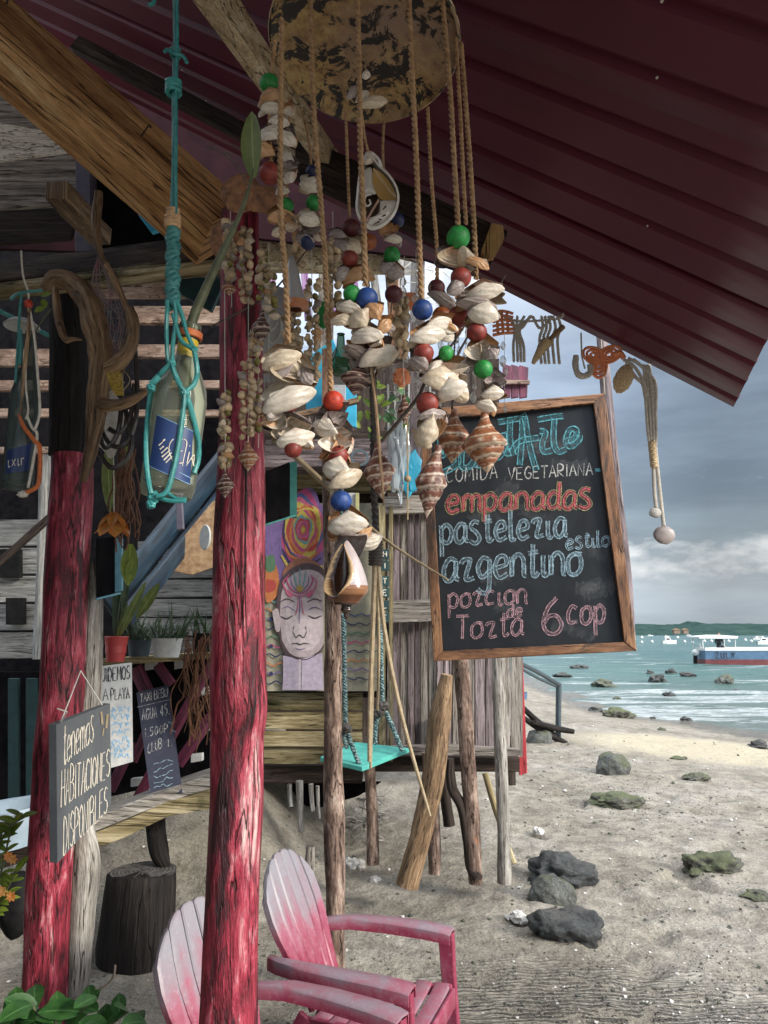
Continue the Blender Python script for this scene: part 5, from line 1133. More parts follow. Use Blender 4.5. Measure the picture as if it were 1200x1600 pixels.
T = {k: MB() for k in ('ch_teal', 'ch_tealf', 'ch_white', 'ch_blue', 'ch_bluef', 'ch_red', 'ch_redf', 'ch_olive', 'ch_pink', 'ch_pinkf')}
# title: letters placed one by one
ttl = [[(692, 738), (704, 733), (716, 722), (712, 708), (700, 704), (690, 712), (688, 690), (694, 668), (706, 664), (712, 676), (700, 688)],
       [(722, 700), (721, 728), (732, 730), (741, 720)], [(752, 690), (745, 700), (756, 712), (752, 726), (740, 726)],
       [(766, 688), (768, 712), (780, 714), (787, 700), (787, 676), (790, 706), (797, 708)],
       [(778, 660), (795, 657), (812, 654)], [(797, 657), (797, 690), (803, 712)],
       [(812, 727), (815, 690), (818, 648), (828, 700), (838, 735)], [(800, 705), (812, 690), (842, 684)],
       [(843, 674), (852, 676), (847, 694), (850, 706), (862, 704)],
       [(840, 656), (862, 652), (880, 650)], [(866, 653), (865, 690), (872, 706), (884, 702)],
       [(882, 690), (898, 684), (900, 672), (890, 672), (884, 690), (892, 698), (904, 688), (906, 680)]]
for s_ in ttl: write2(T['ch_tealf'], T['ch_teal'], bp, [sm2(s_)], 8.0, 2.0)
random.seed(9)
write(T['ch_white'], bp, word('COMIDA', (697, 754), (777, 747), 22, sharp=True, gapf=.3), 2.0)
write(T['ch_white'], bp, word('VEGETARIANA', (794, 750), (926, 742), 19, sharp=True, gapf=.22), 2.0)
poly_ = [(934, 738), (937, 735), (934, 732), (931, 735), (934, 738)]; ribbon(T['ch_teal'], bp, [(930, 735), (938, 734)], 6, .0012)
write2(T['ch_redf'], T['ch_olive'], bp, word('empanadas', (697, 800), (926, 792), 37, gapf=.1, up=(1, -37)), 7.2, 1.1)
write(T['ch_red'], bp, word('empanadas', (697, 800), (926, 792), 37, gapf=.1, up=(1, -37), jit=.0), 2.4, .004)
write2(T['ch_bluef'], T['ch_blue'], bp, word('pastelezia', (688, 850), (886, 838), 42, gapf=.12, up=(-1, -42)), 5.2, 1.7)
write2(T['ch_bluef'], T['ch_blue'], bp, word('estilo', (884, 858), (953, 852), 22, gapf=.14), 3.0, 1.2)
write2(T['ch_bluef'], T['ch_blue'], bp, word('azgentino', (692, 908), (910, 896), 50, gapf=.1, up=(0, -50)), 5.6, 1.7)
write2(T['ch_pinkf'], T['ch_pink'], bp, word('pozcion', (700, 950), (824, 942), 32, gapf=.14), 3.0, 1.2)
write2(T['ch_pinkf'], T['ch_pink'], bp, word('de', (792, 964), (817, 962), 18, gapf=.2), 2.6, 1.1)
write2(T['ch_pinkf'], T['ch_pink'], bp, word('Tozta', (713, 1000), (818, 992), 36, gapf=.14), 3.2, 1.2)
write2(T['ch_pinkf'], T['ch_pink'], bp, word('6', (846, 988), (880, 988), 52, gapf=0), 5.0, 1.4)
write2(T['ch_pinkf'], T['ch_pink'], bp, word('cop', (886, 975), (946, 972), 40, gapf=.2), 4.5, 1.2)
for k_, mb in T.items():
    if mb.v: mb.build('chalk_writing', M_[k_], bd, smooth_=False)
mb = MB(); mb.tube([bpt(*TRc, .01), P(938, 520, 3.3)], .004, 6); mb.build('hanging_cord', M_['grey_rope'], bd)
mb = MB(); mb.tube([bpt(*TLc, .01), P(672, 520, 3.4)], .004, 6); mb.build('hanging_cord', M_['grey_rope'], bd)
stick('pole', [(938, 500, 3.74), (948, 620, 3.74), (962, 760, 3.74), (978, 900, 3.74), (984, 1000, 3.74)], [8, 9, 9, 9, 9], 'violet_plank', 'dark pole running behind the right edge of the big blackboard', rough=.02)

# ------------------------------------------------------------------ hung grey room sign
rs_ = thing('room_sign', 'slate grey board tilted on strings, hand lettered tenemos habitaciones disponibles', 'sign', tuple(P(90, 1350, 2.2)))
A_, B_, C_, D_ = (88, 1132), (172, 1099), (174, 1256), (90, 1349)
rp = Pl(P(*A_, 2.20), P(*D_, 2.20), P(*B_, 2.78))
mb = MB(); mb.prism([rp.at(*D_), rp.at(*C_), rp.at(*B_), rp.at(*A_)], V((-.026, .008, 0))); mb.build('panel', M_['slate'], rs_, smooth_=False, bevel=.001)
mb = MB()
tw = word('tenemos', (98, 1196), (146, 1156), 60, vup=.8, up=(1, -62), gapf=.12)
write(mb, rp, tw, 1.6); write(mb, rp, word('HABITACIONES', (94, 1262), (171, 1212), 34, vup=.72, up=(1, -58), sharp=True, gapf=.18), 1.6); write(mb, rp, word('DISPONIBLES', (98, 1336), (167, 1268), 36, vup=.7, up=(1, -58), sharp=True, gapf=.2), 1.6)
mb.build('lettering', M_['cream_paint'], rs_, smooth_=False)
mb = MB(); ribbon(mb, rp, [(157, 1112), (159, 1132)], 3.4, .002); ribbon(mb, rp, [(167, 1116), (165, 1138)], 3.0, .002); ribbon(mb, rp, [(161, 1138), (159, 1150)], 2.4, .002); mb.build('painted_mark', M_['cane'], rs_)
mb = MB(); mb.tube([rp.at(93, 1128, .004), P(126, 1048, 2.68)], .0022, 6); mb.tube([P(126, 1048, 2.68), rp.at(158, 1102, .004)], .0022, 6); mb.tube([rp.at(93, 1128, .004), rp.at(88, 1114, .03), rp.at(78, 1108, .02)], .002, 6); mb.build('string', M_['white_cord'], rs_)

# ------------------------------------------------------------------ restaurant behind, left
random.seed(33)
ho = thing('beach_house', 'two storey wooden beach restaurant in deep shade at the left', 'house', tuple(V((P(150, 1200, 5).x, 5.5, .4))))
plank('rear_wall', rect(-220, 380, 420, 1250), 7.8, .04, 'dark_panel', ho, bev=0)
for k, (v, h, u0, u1) in enumerate(((478, 27, 195, 345), (538, 20, 190, 345), (594, 12, 205, 345), (640, 10, 160, 345), (545, 26, -60, 92), (594, 16, -60, 92), (638, 13, -60, 92), (698, 10, -60, 75), (440, 24, 150, 330), (418, 14, 150, 330))):
    plank('slat', [(u0, v + h), (u1, v + h), (u1, v), (u0, v)], 4.7 + .02 * k, .04, 'slat', ho, True)
for k in range(5):
    v = 812 + k * 44; plank('wall_plank', [(-90, v + 42), (76, v + 40), (76, v), (-90, v)], 6.2, .03, 'white_plank', ho, True)
for k in range(6):
    v = 846 + k * 30; plank('wall_plank', [(215, v + 28), (345, v + 26), (345, v), (215, v)], 6.25, .03, 'white_plank', ho, True)
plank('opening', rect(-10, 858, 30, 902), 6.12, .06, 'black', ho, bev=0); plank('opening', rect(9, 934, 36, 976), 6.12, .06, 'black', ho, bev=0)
stick('post', [(70, 700, 5.6), (68, 850, 5.6), (58, 1030, 5.6)], [9, 9, 7], 'white_plank', None, parent=ho)
beampx('brace', (-30, 905, 5.2), (98, 790, 5.2), .03, .05, 'dark_wood', ho)
beampx('stair_stringer', (168, 948, 4.6), (352, 716, 5.6), .05, .16, 'blue_wood', ho, jit=.001)
beampx('stair_stringer', (196, 968, 4.5), (352, 768, 5.5), .05, .11, 'blue_wood', ho, jit=.001)
for k in range(4):
    t = k / 4; plank('stair_tread', [(196 + 36 * k, 890 - 44 * k), (232 + 36 * k, 880 - 44 * k), (226 + 36 * k, 872 - 44 * k), (192 + 36 * k, 882 - 44 * k)], 4.9 + .2 * k, .5, 'blue_wood', ho, True)
plank('baluster', [(276, 828), (286, 826), (283, 770), (274, 770)], 4.6, .04, 'grey_post', ho)
plank('chipboard_panel', [(246, 888), (300, 898), (352, 880), (352, 770), (330, 786)], 5.0, .02, 'osb', ho)
mb = MB(); c_ = P(322, 840, 4.85); mb.lathe([(.001, 0), (.07, 0), (.075, .008), (.07, .015), (.001, .015)], 28, Matrix.Translation(c_) @ Matrix.Rotation(R(90), 4, 'X') @ Matrix.Rotation(R(-35), 4, 'Y') @ Matrix.Diagonal((.7, 1.15, 1, 1)).to_4x4()); tag(mb.build('oval_plaque', M_['paper']), 'white oval plaque on the chipboard panel below the stairs', 'plaque')
# top left: upper planks (top one with sky light in its colour), post, dark joists
plank('upper_plank', [(-80, 262), (122, 236), (118, 212), (-80, 178)], 3.6, .03, 'skylit_board', ho, True)
plank('upper_plank', [(-80, 330), (122, 318), (122, 238), (-80, 264)], 3.5, .03, 'grey_plank', ho, True)
plank('upper_plank', [(-80, 385), (110, 372), (122, 322), (-80, 334)], 3.4, .03, 'dark_wood', ho, True)
plank('post', [(117, 392), (142, 392), (140, 222), (118, 222)], 3.2, .09, 'grey_post', ho)
plank('ceiling_board', [(-80, 182), (122, 214), (170, 200), (0, 60), (-80, 60)], 3.9, .03, 'grey_plank', ho, True)
plank('dark_joist', [(140, 392), (292, 372), (230, 300), (190, 278), (142, 268)], 3.3, .2, 'dark_panel', ho)
plank('blue_board', [(218, 318), (262, 354), (236, 362), (215, 334)], 3.1, .03, 'cyan', ho)
plank('teal_board', [(270, 452), (330, 486), (352, 436), (290, 430)], 3.6, .03, 'dark_teal', ho)
beampx('joist_end', (88, 296, 2.55), (158, 372, 2.95), .09, .07, 'brown', ho, jit=.004, n=3)
cl_ = MB(); cp_ = P(140, 250, 3.35)
for i in range(7): 
    for j in range(2): pass
plank('striped_cloth', [(142, 292), (166, 290), (166, 252), (142, 245)], 3.35, .01, 'stripe', ho, bev=0)
# counter with plum lattice
for (a, b_, w_) in (((212, 1042), (246, 1118), 22), ((330, 1036), (214, 1250), 16), ((246, 1038), (268, 1070), 16), ((330, 1120), (278, 1195), 17), ((208, 1160), (172, 1236), 15), ((208, 1190), (238, 1120), 12)):
    beampx('lattice_slat', (a[0], a[1], 4.35), (b_[0], b_[1], 4.35 - .001 * w_), .02, w_ * PX(250, 1100, 4.4), 'purple', ho, up=V((0, 0, 1)), jit=.001, n=2)
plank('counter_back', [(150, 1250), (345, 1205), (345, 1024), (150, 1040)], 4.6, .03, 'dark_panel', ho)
for (u, v) in ((234, 1040), (280, 1038), (320, 1136), (316, 1080), (306, 1184), (212, 1222)):
    plank('white_block', [(u - 8, v + 8), (u + 10, v + 5), (u + 10, v - 7), (u - 8, v - 5)], 4.42, .04, 'white', ho)
plank('counter_top', [(150, 1042), (345, 1028), (345, 1018), (150, 1030)], 4.15, .5, 'ochre_plank', ho, True)
# low slab bench: thick rough slab and white board edge
plank('bench_slab', [(146, 1300), (240, 1262), (340, 1226), (340, 1206), (240, 1240), (146, 1278)], [3.7, 3.95, 4.2, 4.2, 3.95, 3.7], .35, 'drift', ho, True)
plank('bench_edge', [(146, 1328), (196, 1308), (262, 1276), (340, 1262), (340, 1232), (262, 1252), (196, 1282), (146, 1302)], [3.72, 3.85, 4.0, 4.2, 4.2, 4.0, 3.85, 3.72], .05, 'ochre_plank', ho, True)
for u in (20, 48):
    plank('fence_slat', [(u - 8, 1255), (u + 8, 1252), (u + 8, 1060), (u - 8, 1060)], 4.4, .03, 'dark_teal', ho)
plank('fence_slat', [(-30, 1255), (-8, 1252), (-8, 1060), (-30, 1060)], 4.4, .03, 'dark_teal', ho)
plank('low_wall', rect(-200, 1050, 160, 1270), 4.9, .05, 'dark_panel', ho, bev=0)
plank('deck_board', [(-40, 1370), (60, 1340), (80, 1300), (-40, 1330)], 3.9, .4, 'dark_wood', ho, True)
# edge-on boards hung on both red posts
for nm, q4, ed, Y, mt, lab in (('hung_board', [(412, 820), (452, 803), (452, 722), (412, 738)], [(452, 806), (464, 808), (464, 720), (452, 723)], 1.86, 'teal_edge', 'dark board with a chipped mint edge hung on the main red post'), ('hung_board', [(150, 935), (178, 925), (178, 838), (150, 842)], [(178, 926), (190, 922), (190, 840), (178, 838)], 2.9, 'sky_edge', 'dark board with a sky blue edge hung on the left red post')):
    r = thing(nm, lab, 'board', tuple(P(*q4[0], Y))); pr_ = [P(q4[0][0], q4[0][1], Y), P(q4[1][0], q4[1][1], Y + .12), P(q4[2][0], q4[2][1], Y + .12), P(q4[3][0], q4[3][1], Y)]
    mb = MB(); mb.prism(pr_, V((.008, .012, 0))); mb.build('panel', M_['dark_panel'], r, smooth_=False)
    mb = MB(); mb.prism([P(u, v, Y + .118) for u, v in ed], V((-.004, .03, 0))); mb.build('edge', M_[mt], r, smooth_=False)
    mb = MB(); a = P(q4[0][0], q4[0][1] + 1, Y - .001); b_ = P(q4[1][0] + 10, q4[1][1] + 2, Y + .117); mb.tube([a, b_], PX(450, 800, Y) * 1.6, 6); mb.build('lower_edge', M_[mt], r)

mb_ = None
for k in range(18):                       # restaurant side continued unseen on the left, added to block ambient light
    mb = MB(); mb.beam((-2.45, -2.6 + k * .36, 0.0), (-2.45, -2.6 + k * .36, 3.6), .03, .345, up=V((0, 1, 0)), jit=.004); mb.build('light_block_plank', M_['dark_wood'], ho, smooth_=False)
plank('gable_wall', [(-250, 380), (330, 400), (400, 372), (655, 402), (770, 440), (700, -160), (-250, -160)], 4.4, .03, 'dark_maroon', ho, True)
# ------------------------------------------------------------------ small signs on the counter
cs = thing('beach_sign', 'narrow white sign reading cuidemos la playa with blue writing below', 'sign', tuple(P(190, 1200, 3.9)))
c4 = [(150, 1042), (206, 1035), (208, 1190), (170, 1203)]; c4[3] = (152, 1206)
cp = Pl(P(*c4[0], 3.75), P(*c4[1], 3.9), P(*c4[3], 3.75)); mb = MB(); mb.prism([cp.at(*c4[3]), cp.at(*c4[2]), cp.at(*c4[1]), cp.at(*c4[0])], -cp.n * .01); mb.build('panel', M_['paper'], cs, smooth_=False)
mb = MB(); write(mb, cp, word('CUIDEMOS', (152, 1066), (203, 1061), 21, sharp=True, gapf=.25), 1.8); write(mb, cp, word('LA', (150, 1096), (169, 1094), 18, sharp=True, gapf=.25), 1.8); write(mb, cp, word('PLAYA', (173, 1095), (202, 1091), 18, sharp=True, gapf=.25), 1.8); mb.build('lettering', M_['ink'], cs, smooth_=False)
mb = MB(); random.seed(14)
for k in range(7):
    for u0_ in (174, 184, 194): write(mb, cp, [sm2([(u0_ + i * 1.6 + random.uniform(-1, 1), 1108 + k * 12 + random.uniform(-6, 6)) for i in range(6)])], 1.7)
mb.build('blue_writing', M_['blue_ink'], cs, smooth_=False)
ps = thing('price_board', 'narrow dark chalk price board leaning against the plum lattice', 'sign', tuple(P(260, 1245, 4.1)))
p4 = [(213, 1082), (263, 1070), (285, 1238), (236, 1248)]; pp_ = Pl(P(*p4[0], 4.2), P(*p4[1], 4.25), P(*p4[3], 4.0)); mb = MB(); mb.prism([pp_.at(*p4[3]), pp_.at(*p4[2]), pp_.at(*p4[1]), pp_.at(*p4[0])], -pp_.n * .012); mb.build('panel', M_['board2'], ps, smooth_=False)
mb = MB(); write(mb, pp_, word('TAXI BEBU', (219, 1098), (262, 1088), 13, sharp=True), 1.3); ribbon(mb, pp_, [(215, 1105), (240, 1099), (266, 1093)], 1.3, .0015); write(mb, pp_, word('AGUA 45.', (222, 1126), (265, 1116), 17, sharp=True, gapf=.3), 1.3); write(mb, pp_, word('1.500P', (226, 1152), (262, 1144), 13, gapf=.3), 1.2); write(mb, pp_, word('CLUB', (231, 1178), (253, 1168), 15, sharp=True), 1.2); write(mb, pp_, word('1.', (261, 1168), (270, 1166), 12), 1.2)
mb.build('chalk_writing', M_['ch_white'], ps, smooth_=False)
mb = MB(); random.seed(4)
for k in range(5): write(mb, pp_, [sm2([(240 + i * 5, 1196 + k * 9 - i * 1.5 + random.uniform(-3, 3)) for i in range(7)])], 1.1)
write(mb, pp_, [sm2([(262, 1128), (270, 1132), (268, 1140), (276, 1144)])], 1.2); mb.build('blue_scribble', M_['ch_blue'], ps, smooth_=False)

# ------------------------------------------------------------------ pots and plants on the counter
def leafcluster(nm, pts, parent, mt):
    mb = MB()
    for (p, d, n_, Ln, W_2, cu) in pts: mb.leaf(p, d, n_, Ln, W_2, cu)
    return mb.build(nm, M_[mt], parent)
pt = thing('potted_plant', 'red ribbed pot with a tall striped bromeliad on the counter', 'potted plant', tuple(P(180, 1033, 3.95)))
c_ = P(180, 1034, 3.98); s_ = PX(180, 1000, 3.98); mb = MB(); mb.lathe([(.001, 0), (13 * s_, 0), (15 * s_, 13 * s_), (15.6 * s_, 13.5 * s_), (16 * s_, 25 * s_), (16.6 * s_, 25.5 * s_), (18 * s_, 37 * s_), (18.6 * s_, 38 * s_), (18 * s_, 39 * s_), (16 * s_, 36 * s_), (.001, 34 * s_)], 28, Matrix.Translation(c_)); mb.build('pot', M_['redpot'], pt)
for i, (a, l, w_, cu, nr, mt) in enumerate((((-.05, 0, 1), 110, 14, .02, (0, -1, 0), 'leafd'), ((.12, 0, 1), 130, 11, .05, (.4, -1, 0), 'leafd'), ((.5, -.1, 1), 100, 14, .1, (.6, -1, .3), 'leafb'), ((.25, -.2, 1), 60, 7, .2, (0, -1, 0), 'leafb'), ((.02, .1, 1), 150, 6, .01, (0, -1, 0), 'leafd'), ((.42, -.1, 1), 62, 8, .25, (.3, -1, 0), 'leafd'), ((-.3, -.1, 1), 36, 7, .5, (0, -1, 0), 'leafd'))):
    mb = MB(); mb.leaf(c_ + V((0, 0, 34 * s_)), V(a), V(nr), l * s_, w_ * s_, cu, 8); mb.build('leaf', M_[mt], pt)
mb = MB(); q = P(246, 925, 3.95); mb.leaf(P(214, 965, 3.95), P(250, 910, 3.9) - P(214, 965, 3.95), V((.3, -1, .2)), 66 * s_, 17 * s_, .02, 8); mb.build('leaf', M_['leafb'], pt)
def trough(u0, u1, vt, vb, Y, mt, lab, n):
    r = thing('planter', lab, 'planter', tuple(P((u0 + u1) / 2, vb, Y))); cc = P((u0 + u1) / 2, vb, Y); hw = (u1 - u0) / 2 * PX(u0, vt, Y); hh = (vb - vt) * PX(u0, vt, Y); mb = MB()
    mb.lathe([(.001, 0), (hw * .8, 0), (hw * .98, hh * .9), (hw * 1.05, hh), (hw * .95, hh), (hw * .9, hh * .8), (.001, hh * .75)], 24, Matrix.Translation(cc) @ Matrix.Diagonal((1, .6, 1, 1)).to_4x4()); mb.build('pot', M_[mt], r)
    mb = MB()
    for k in range(n):
        p = cc + V((random.uniform(-.85, .85) * hw, random.uniform(-.4, .4) * hw, hh * .8)); mb.leaf(p, V((random.uniform(-.7, .7), random.uniform(-.6, .5), 1)), V((random.uniform(-1, 1), -1, 0)), random.uniform(.08, .2), random.uniform(.006, .012), random.uniform(.1, .6), 4)
    mb.build('foliage', M_['leafd'], r)
trough(236, 284, 998, 1027, 4.0, 'paper', 'white planter with grassy leaves on the counter', 60)
trough(198, 236, 1000, 1026, 4.15, 'steel', 'dull grey planter between red pot and white planter', 40)
trough(300, 330, 990, 1024, 4.2, 'black', 'dark pot with wiry plant at the right end of the counter', 30)
vn = MB(); random.seed(8)
for k in range(34):
    u = random.uniform(288, 334); q = [P(u, 1000 + random.uniform(-20, 15), 4.1)]
    for j in range(7): q.append(q[-1] + V((random.uniform(-.035, .035), random.uniform(-.02, .02), -random.uniform(.04, .1))))
    vn.tube(smooth(q, 3), random.uniform(.002, .0045), 5)
tag(vn.build('hanging_roots', M_['dryleaf']), 'reddish hanging roots trailing over the counter end', 'plant')
# basin and bush, lower left
bs = thing('basin', 'pale blue plastic basin at the left edge', 'basin', tuple(P(10, 1330, 3.5))); 
mb = MB(); cc = P(8, 1322, 3.5); mb.lathe([(.001, 0), (.13, 0), (.19, .15), (.205, .155), (.205, .17), (.185, .165), (.12, .02), (.001, .02)], 32, Matrix.Translation(cc) @ Matrix.Rotation(R(-6), 4, 'Y')); mb.build('bowl', M_['bluepot'], bs)
tag(beampx('blue_shelf', (-60, 1270, 3.9), (52, 1250, 3.9), .3, .02, 'bluepot', None), 'pale blue shelf edge behind the basin at the left', 'shelf')
mb = MB(); mb.blob(P(28, 1412, 3.6), (.09, .09, .14), 3, .1); tag(mb.build('black_pot', M_['black']), 'black pot half hidden behind the left red post', 'pot')
def bush(nm, lab, stems, mt, lsz, flowers=(), Y=2.6, n=10, cat='plant', wf=.42):
    r = thing(nm, lab, cat, tuple(P(*stems[0][0], Y)))
    for st in stems:
        q = smooth(TP(st, Y), 6); mb = MB(); mb.tube(q, .003, 6); mb.build('stem', M_['stem'], r)
        k = 0
        for i in range(n):
            t = .25 + .75 * i / (n - 1); p = q[int(t * (len(q) - 1))]; a = i * 2.4; d = V((math.cos(a), math.sin(a) * .8 - .3, random.uniform(.1, .9))); ls = lsz * random.uniform(.7, 1.2)
            mb = MB(); mb.leaf(p, d, V((random.uniform(-.3, .3), -.6, 1)), ls, ls * wf, random.uniform(.05, .35), 6); mb.build('leaf', M_[mt], r)
    for (u, v) in flowers:
        mb = MB(); c_ = P(u, v, Y - .04)
        for k in range(7):
            a = k * .9; mb.leaf(c_, V((math.cos(a), -.4, math.sin(a))), V((0, -1, .2)), .017, .009, .2)
        mb.build('flower', M_['flower'], r)
    return r
random.seed(17)
bush('flowering_shrub', 'yellow green shrub with orange flowers at the left edge', [[(-20, 1440), (0, 1370), (16, 1300)], [(-25, 1440), (5, 1400), (26, 1360)], [(-30, 1400), (-4, 1340), (4, 1290)], [(-30, 1440), (0, 1410), (14, 1395)], [(-20, 1340), (10, 1300), (36, 1276)]], 'leafy', .052, [(14, 1338), (18, 1400), (4, 1392), (20, 1342)], 2.4, 13, 'shrub')
bush('round_leaf_plant', 'low plant with round dark green leaves at the bottom left', [[(30, 1660), (60, 1600), (50, 1570)], [(60, 1680), (110, 1600), (150, 1558)], [(100, 1680), (150, 1620), (200, 1580)], [(120, 1700), (180, 1640), (228, 1598)], [(20, 1680), (20, 1620), (24, 1590)], [(80, 1690), (100, 1640), (84, 1590)], [(150, 1700), (170, 1650), (160, 1600)], [(180, 1700), (200, 1660), (214, 1620)]], 'leaf', .075, (), 1.9, 8, 'plant', .62)
mb = MB(); mb.tube(smooth(TP([(90, 1585), (112, 1562), (136, 1553), (158, 1545), (176, 1528), (180, 1508)], 2.2), 5), .0035, 6); tag(mb.build('bare_twig', M_['twig']), 'thin bare dark twig bending over the round leaved plant', 'twig')
# ------------------------------------------------------------------ shell prototypes (unit size)
def valve_mesh(nm, mt, beak=.18, dome=.34, seed=0):
    mb = MB(); nt_, nr = 28, 8; C = V((0.03, .20, 0)); O = []
    def rim(a):
        x = math.cos(a) * .5 * (1 + .05 * math.sin(2 * a + seed)); y = math.sin(a) * .36 - .08
        if math.sin(a) > 0: y = -.08 + (.36 + beak * (1 - abs(math.cos(a))) ** 1.5) * math.sin(a) * (1 - .15 * abs(math.cos(a)))
        return V((x, y, .03 * math.sin(3 * a + seed)))
    rim0 = rim
    def rim(a):
        p = rim0(a); k_ = max(0, p.x) / .5; p.y *= 1 - .42 * k_ * k_; p.y += .07 * k_; return p
    for side in (0, 1):
        rows = []
        for i in range(nr + 1):
            t = i / nr; row = []
            for k in range(nt_):
                a = 2 * math.pi * k / nt_; p = C.lerp(rim(a), t); z_ = dome * (1 - t ** 2.2) ** .62
                z_ *= 1 + .05 * noise.noise(V((p.x * 4, p.y * 4, seed)))
                if side: z_ = z_ * .9 - .035
                row.append(mb.vert(V((p.x, p.y, z_ + p.z * t)) * (1 if not side else 1)))
            rows.append(row)
        for i in range(nr):
            for k in range(nt_):
                k2 = (k + 1) % nt_; f = (rows[i][k], rows[i][k2], rows[i + 1][k2], rows[i + 1][k]); mb.face(f[::-1] if side == 0 else f)
        O.append(rows[-1])
    for k in range(nt_): k2 = (k + 1) % nt_; mb.face((O[0][k], O[0][k2], O[1][k2], O[1][k]))
    return mb.mesh(nm, mt, True, 50)
VM = {k: [valve_mesh('shell', M_[k], .14 + .08 * i, .30 + .05 * i, i * 2.1) for i in range(3)] for k in ('sh_cream', 'sh_white', 'sh_tan', 'sh_grey')}
def whelk_mesh(nm, mt, pal, seed=0, slim=1.0, nod=1.0, canal=.06):
    mb = MB(); nh, na = 64, 40; q = .60; sh_ = .43; rows = []
    for i in range(nh + 1):
        h = i / nh; h = h ** 1.15; row = []
        for k in range(na + 1):
            a = 2 * math.pi * k / na; th = k / na
            if h < sh_: env = .31 * (h / sh_) ** .95
            else:
                t = (h - sh_) / (1 - sh_); env = .31 * (1 - sst(0, 1, t) ** .8) + canal * t + .03 * math.sin(math.pi * min(1, t * 2.2)) 
            g = math.log(max(h, .004) / sh_) / math.log(q) + th; x = g - math.floor(g); wv = 1 - sst(sh_ * .98, sh_ * 1.25, h)
            f = math.sin(math.pi * x) ** .45 if 0 < x < 1 else 0
            r = env * (1 + wv * .20 * (f - .55)); band = (h * 6.2 - th) + .12 * noise.noise(V((a, h * 3, seed))); bf = band - math.floor(band)
            nd = nod * .035 * max(0, math.cos(9 * a)) ** 3 * (math.exp(-((h - sh_ * 1.12) / .035) ** 2) + .6 * math.exp(-((h - sh_ * .62) / .02) ** 2) + .4 * math.exp(-((h - sh_ * 1.7) / .03) ** 2))
            r += nd; r *= slim
            n_ = .5 + .5 * noise.noise(V((math.cos(a) * 2, math.sin(a) * 2 + seed, h * 7)))
            base = [pal[0][j] * (1 - n_) + pal[1][j] * n_ for j in range(3)]
            cr_ = sst(.74, .80, bf) * sst(.99, .93, bf); cr_ = max(cr_, min(1, nd * 45)); 
            if h < .10: cr_ = max(cr_, .6)
            if wv > .5 and x > .86: cr_ = max(cr_, .55)
            if .5 < bf < .57: cr_ = max(cr_, .3)
            c_ = [base[j] * (1 - cr_) + pal[2][j] * cr_ for j in range(3)]
            if wv > .5 and (x < .05): c_ = [v_ * .4 for v_ in pal[0]]
            bend = .05 * sst(.6, 1, h)
            row.append(mb.vert((r * math.cos(a) + bend, r * math.sin(a) * .95, h), (*c_, 1)))
        rows.append(row)
    for i in range(nh):
        for k in range(na): mb.face((rows[i][k], rows[i][k + 1], rows[i + 1][k + 1], rows[i + 1][k]))
    return mb.mesh(nm, mt, True, 60)
PB = ((.085, .028, .020), (.22, .085, .05), (.60, .50, .42)); PO = ((.20, .07, .03), (.36, .14, .06), (.62, .52, .40)); PD = ((.035, .014, .012), (.10, .035, .028), (.50, .40, .34))
WM = [whelk_mesh('whelk', M_['whelk'], PB, 1, 1.0), whelk_mesh('whelk', M_['whelk'], PO, 5, 1.1, 1.2), whelk_mesh('whelk', M_['whelk'], PD, 9, 1.15), whelk_mesh('whelk', M_['whelk'], PB, 13, .82, 1.3, .09)]
def bead_mesh(k, seed):
    mb = MB(); mb.blob((0, 0, 0), (.5, .5, .49), 3, .035, 1.6, seed); return mb.mesh('bead', M_['b_' + k], True, 80)
BMs = {k: bead_mesh(k, i * 3) for i, k in enumerate(('green', 'redbrown', 'orange', 'blue', 'navy', 'darkred', 'amber'))}
SM = []
for i in range(3):
    mb = MB(); mb.lathe([(.001, -.5), (.16, -.42), (.30, -.22), (.36, 0), (.30, .22), (.17, .42), (.001, .5)], 12, Matrix.Diagonal((1.2, .8 + .1 * i, 1, 1)).to_4x4()); me = mb.mesh('small_shell', M_['sh_small' if i < 2 else 'seed'], True, 80)
    if i < 2:
        for v_ in me.vertices:
            if v_.co.y < -.1 and abs(v_.co.x) < .12: v_.co.y += .18
    SM.append(me)
RX90 = Matrix.Rotation(R(90), 4, 'X')
def MX(u, v, Y, wpx, hpx, rot=0, tx=0, tz=0, dpx=None):
    """unit shape -> place: x to the right, y up in the picture, z to the viewer; rot in the picture plane, then tilts"""
    s_ = PX(u, v, Y); d = dpx or (wpx + hpx) / 2
    return Matrix.Translation(P(u, v, Y)) @ Matrix.Rotation(R(tz), 4, 'Z') @ Matrix.Rotation(R(tx), 4, 'X') @ Matrix.Rotation(R(rot), 4, 'Y') @ RX90 @ Matrix.Diagonal((wpx * s_, hpx * s_, d * s_, 1)).to_4x4()
def valve(par, u, v, Y, w_, h_, rot=0, tx=0, tz=0, mt='sh_cream', flip=False):
    M = MX(u, v, Y, w_, h_, rot, tx, tz)
    if flip: M = M @ Matrix.Diagonal((1, 1, -1, 1)).to_4x4()
    return inst(random.choice(VM[mt]), 'shell', M, par)
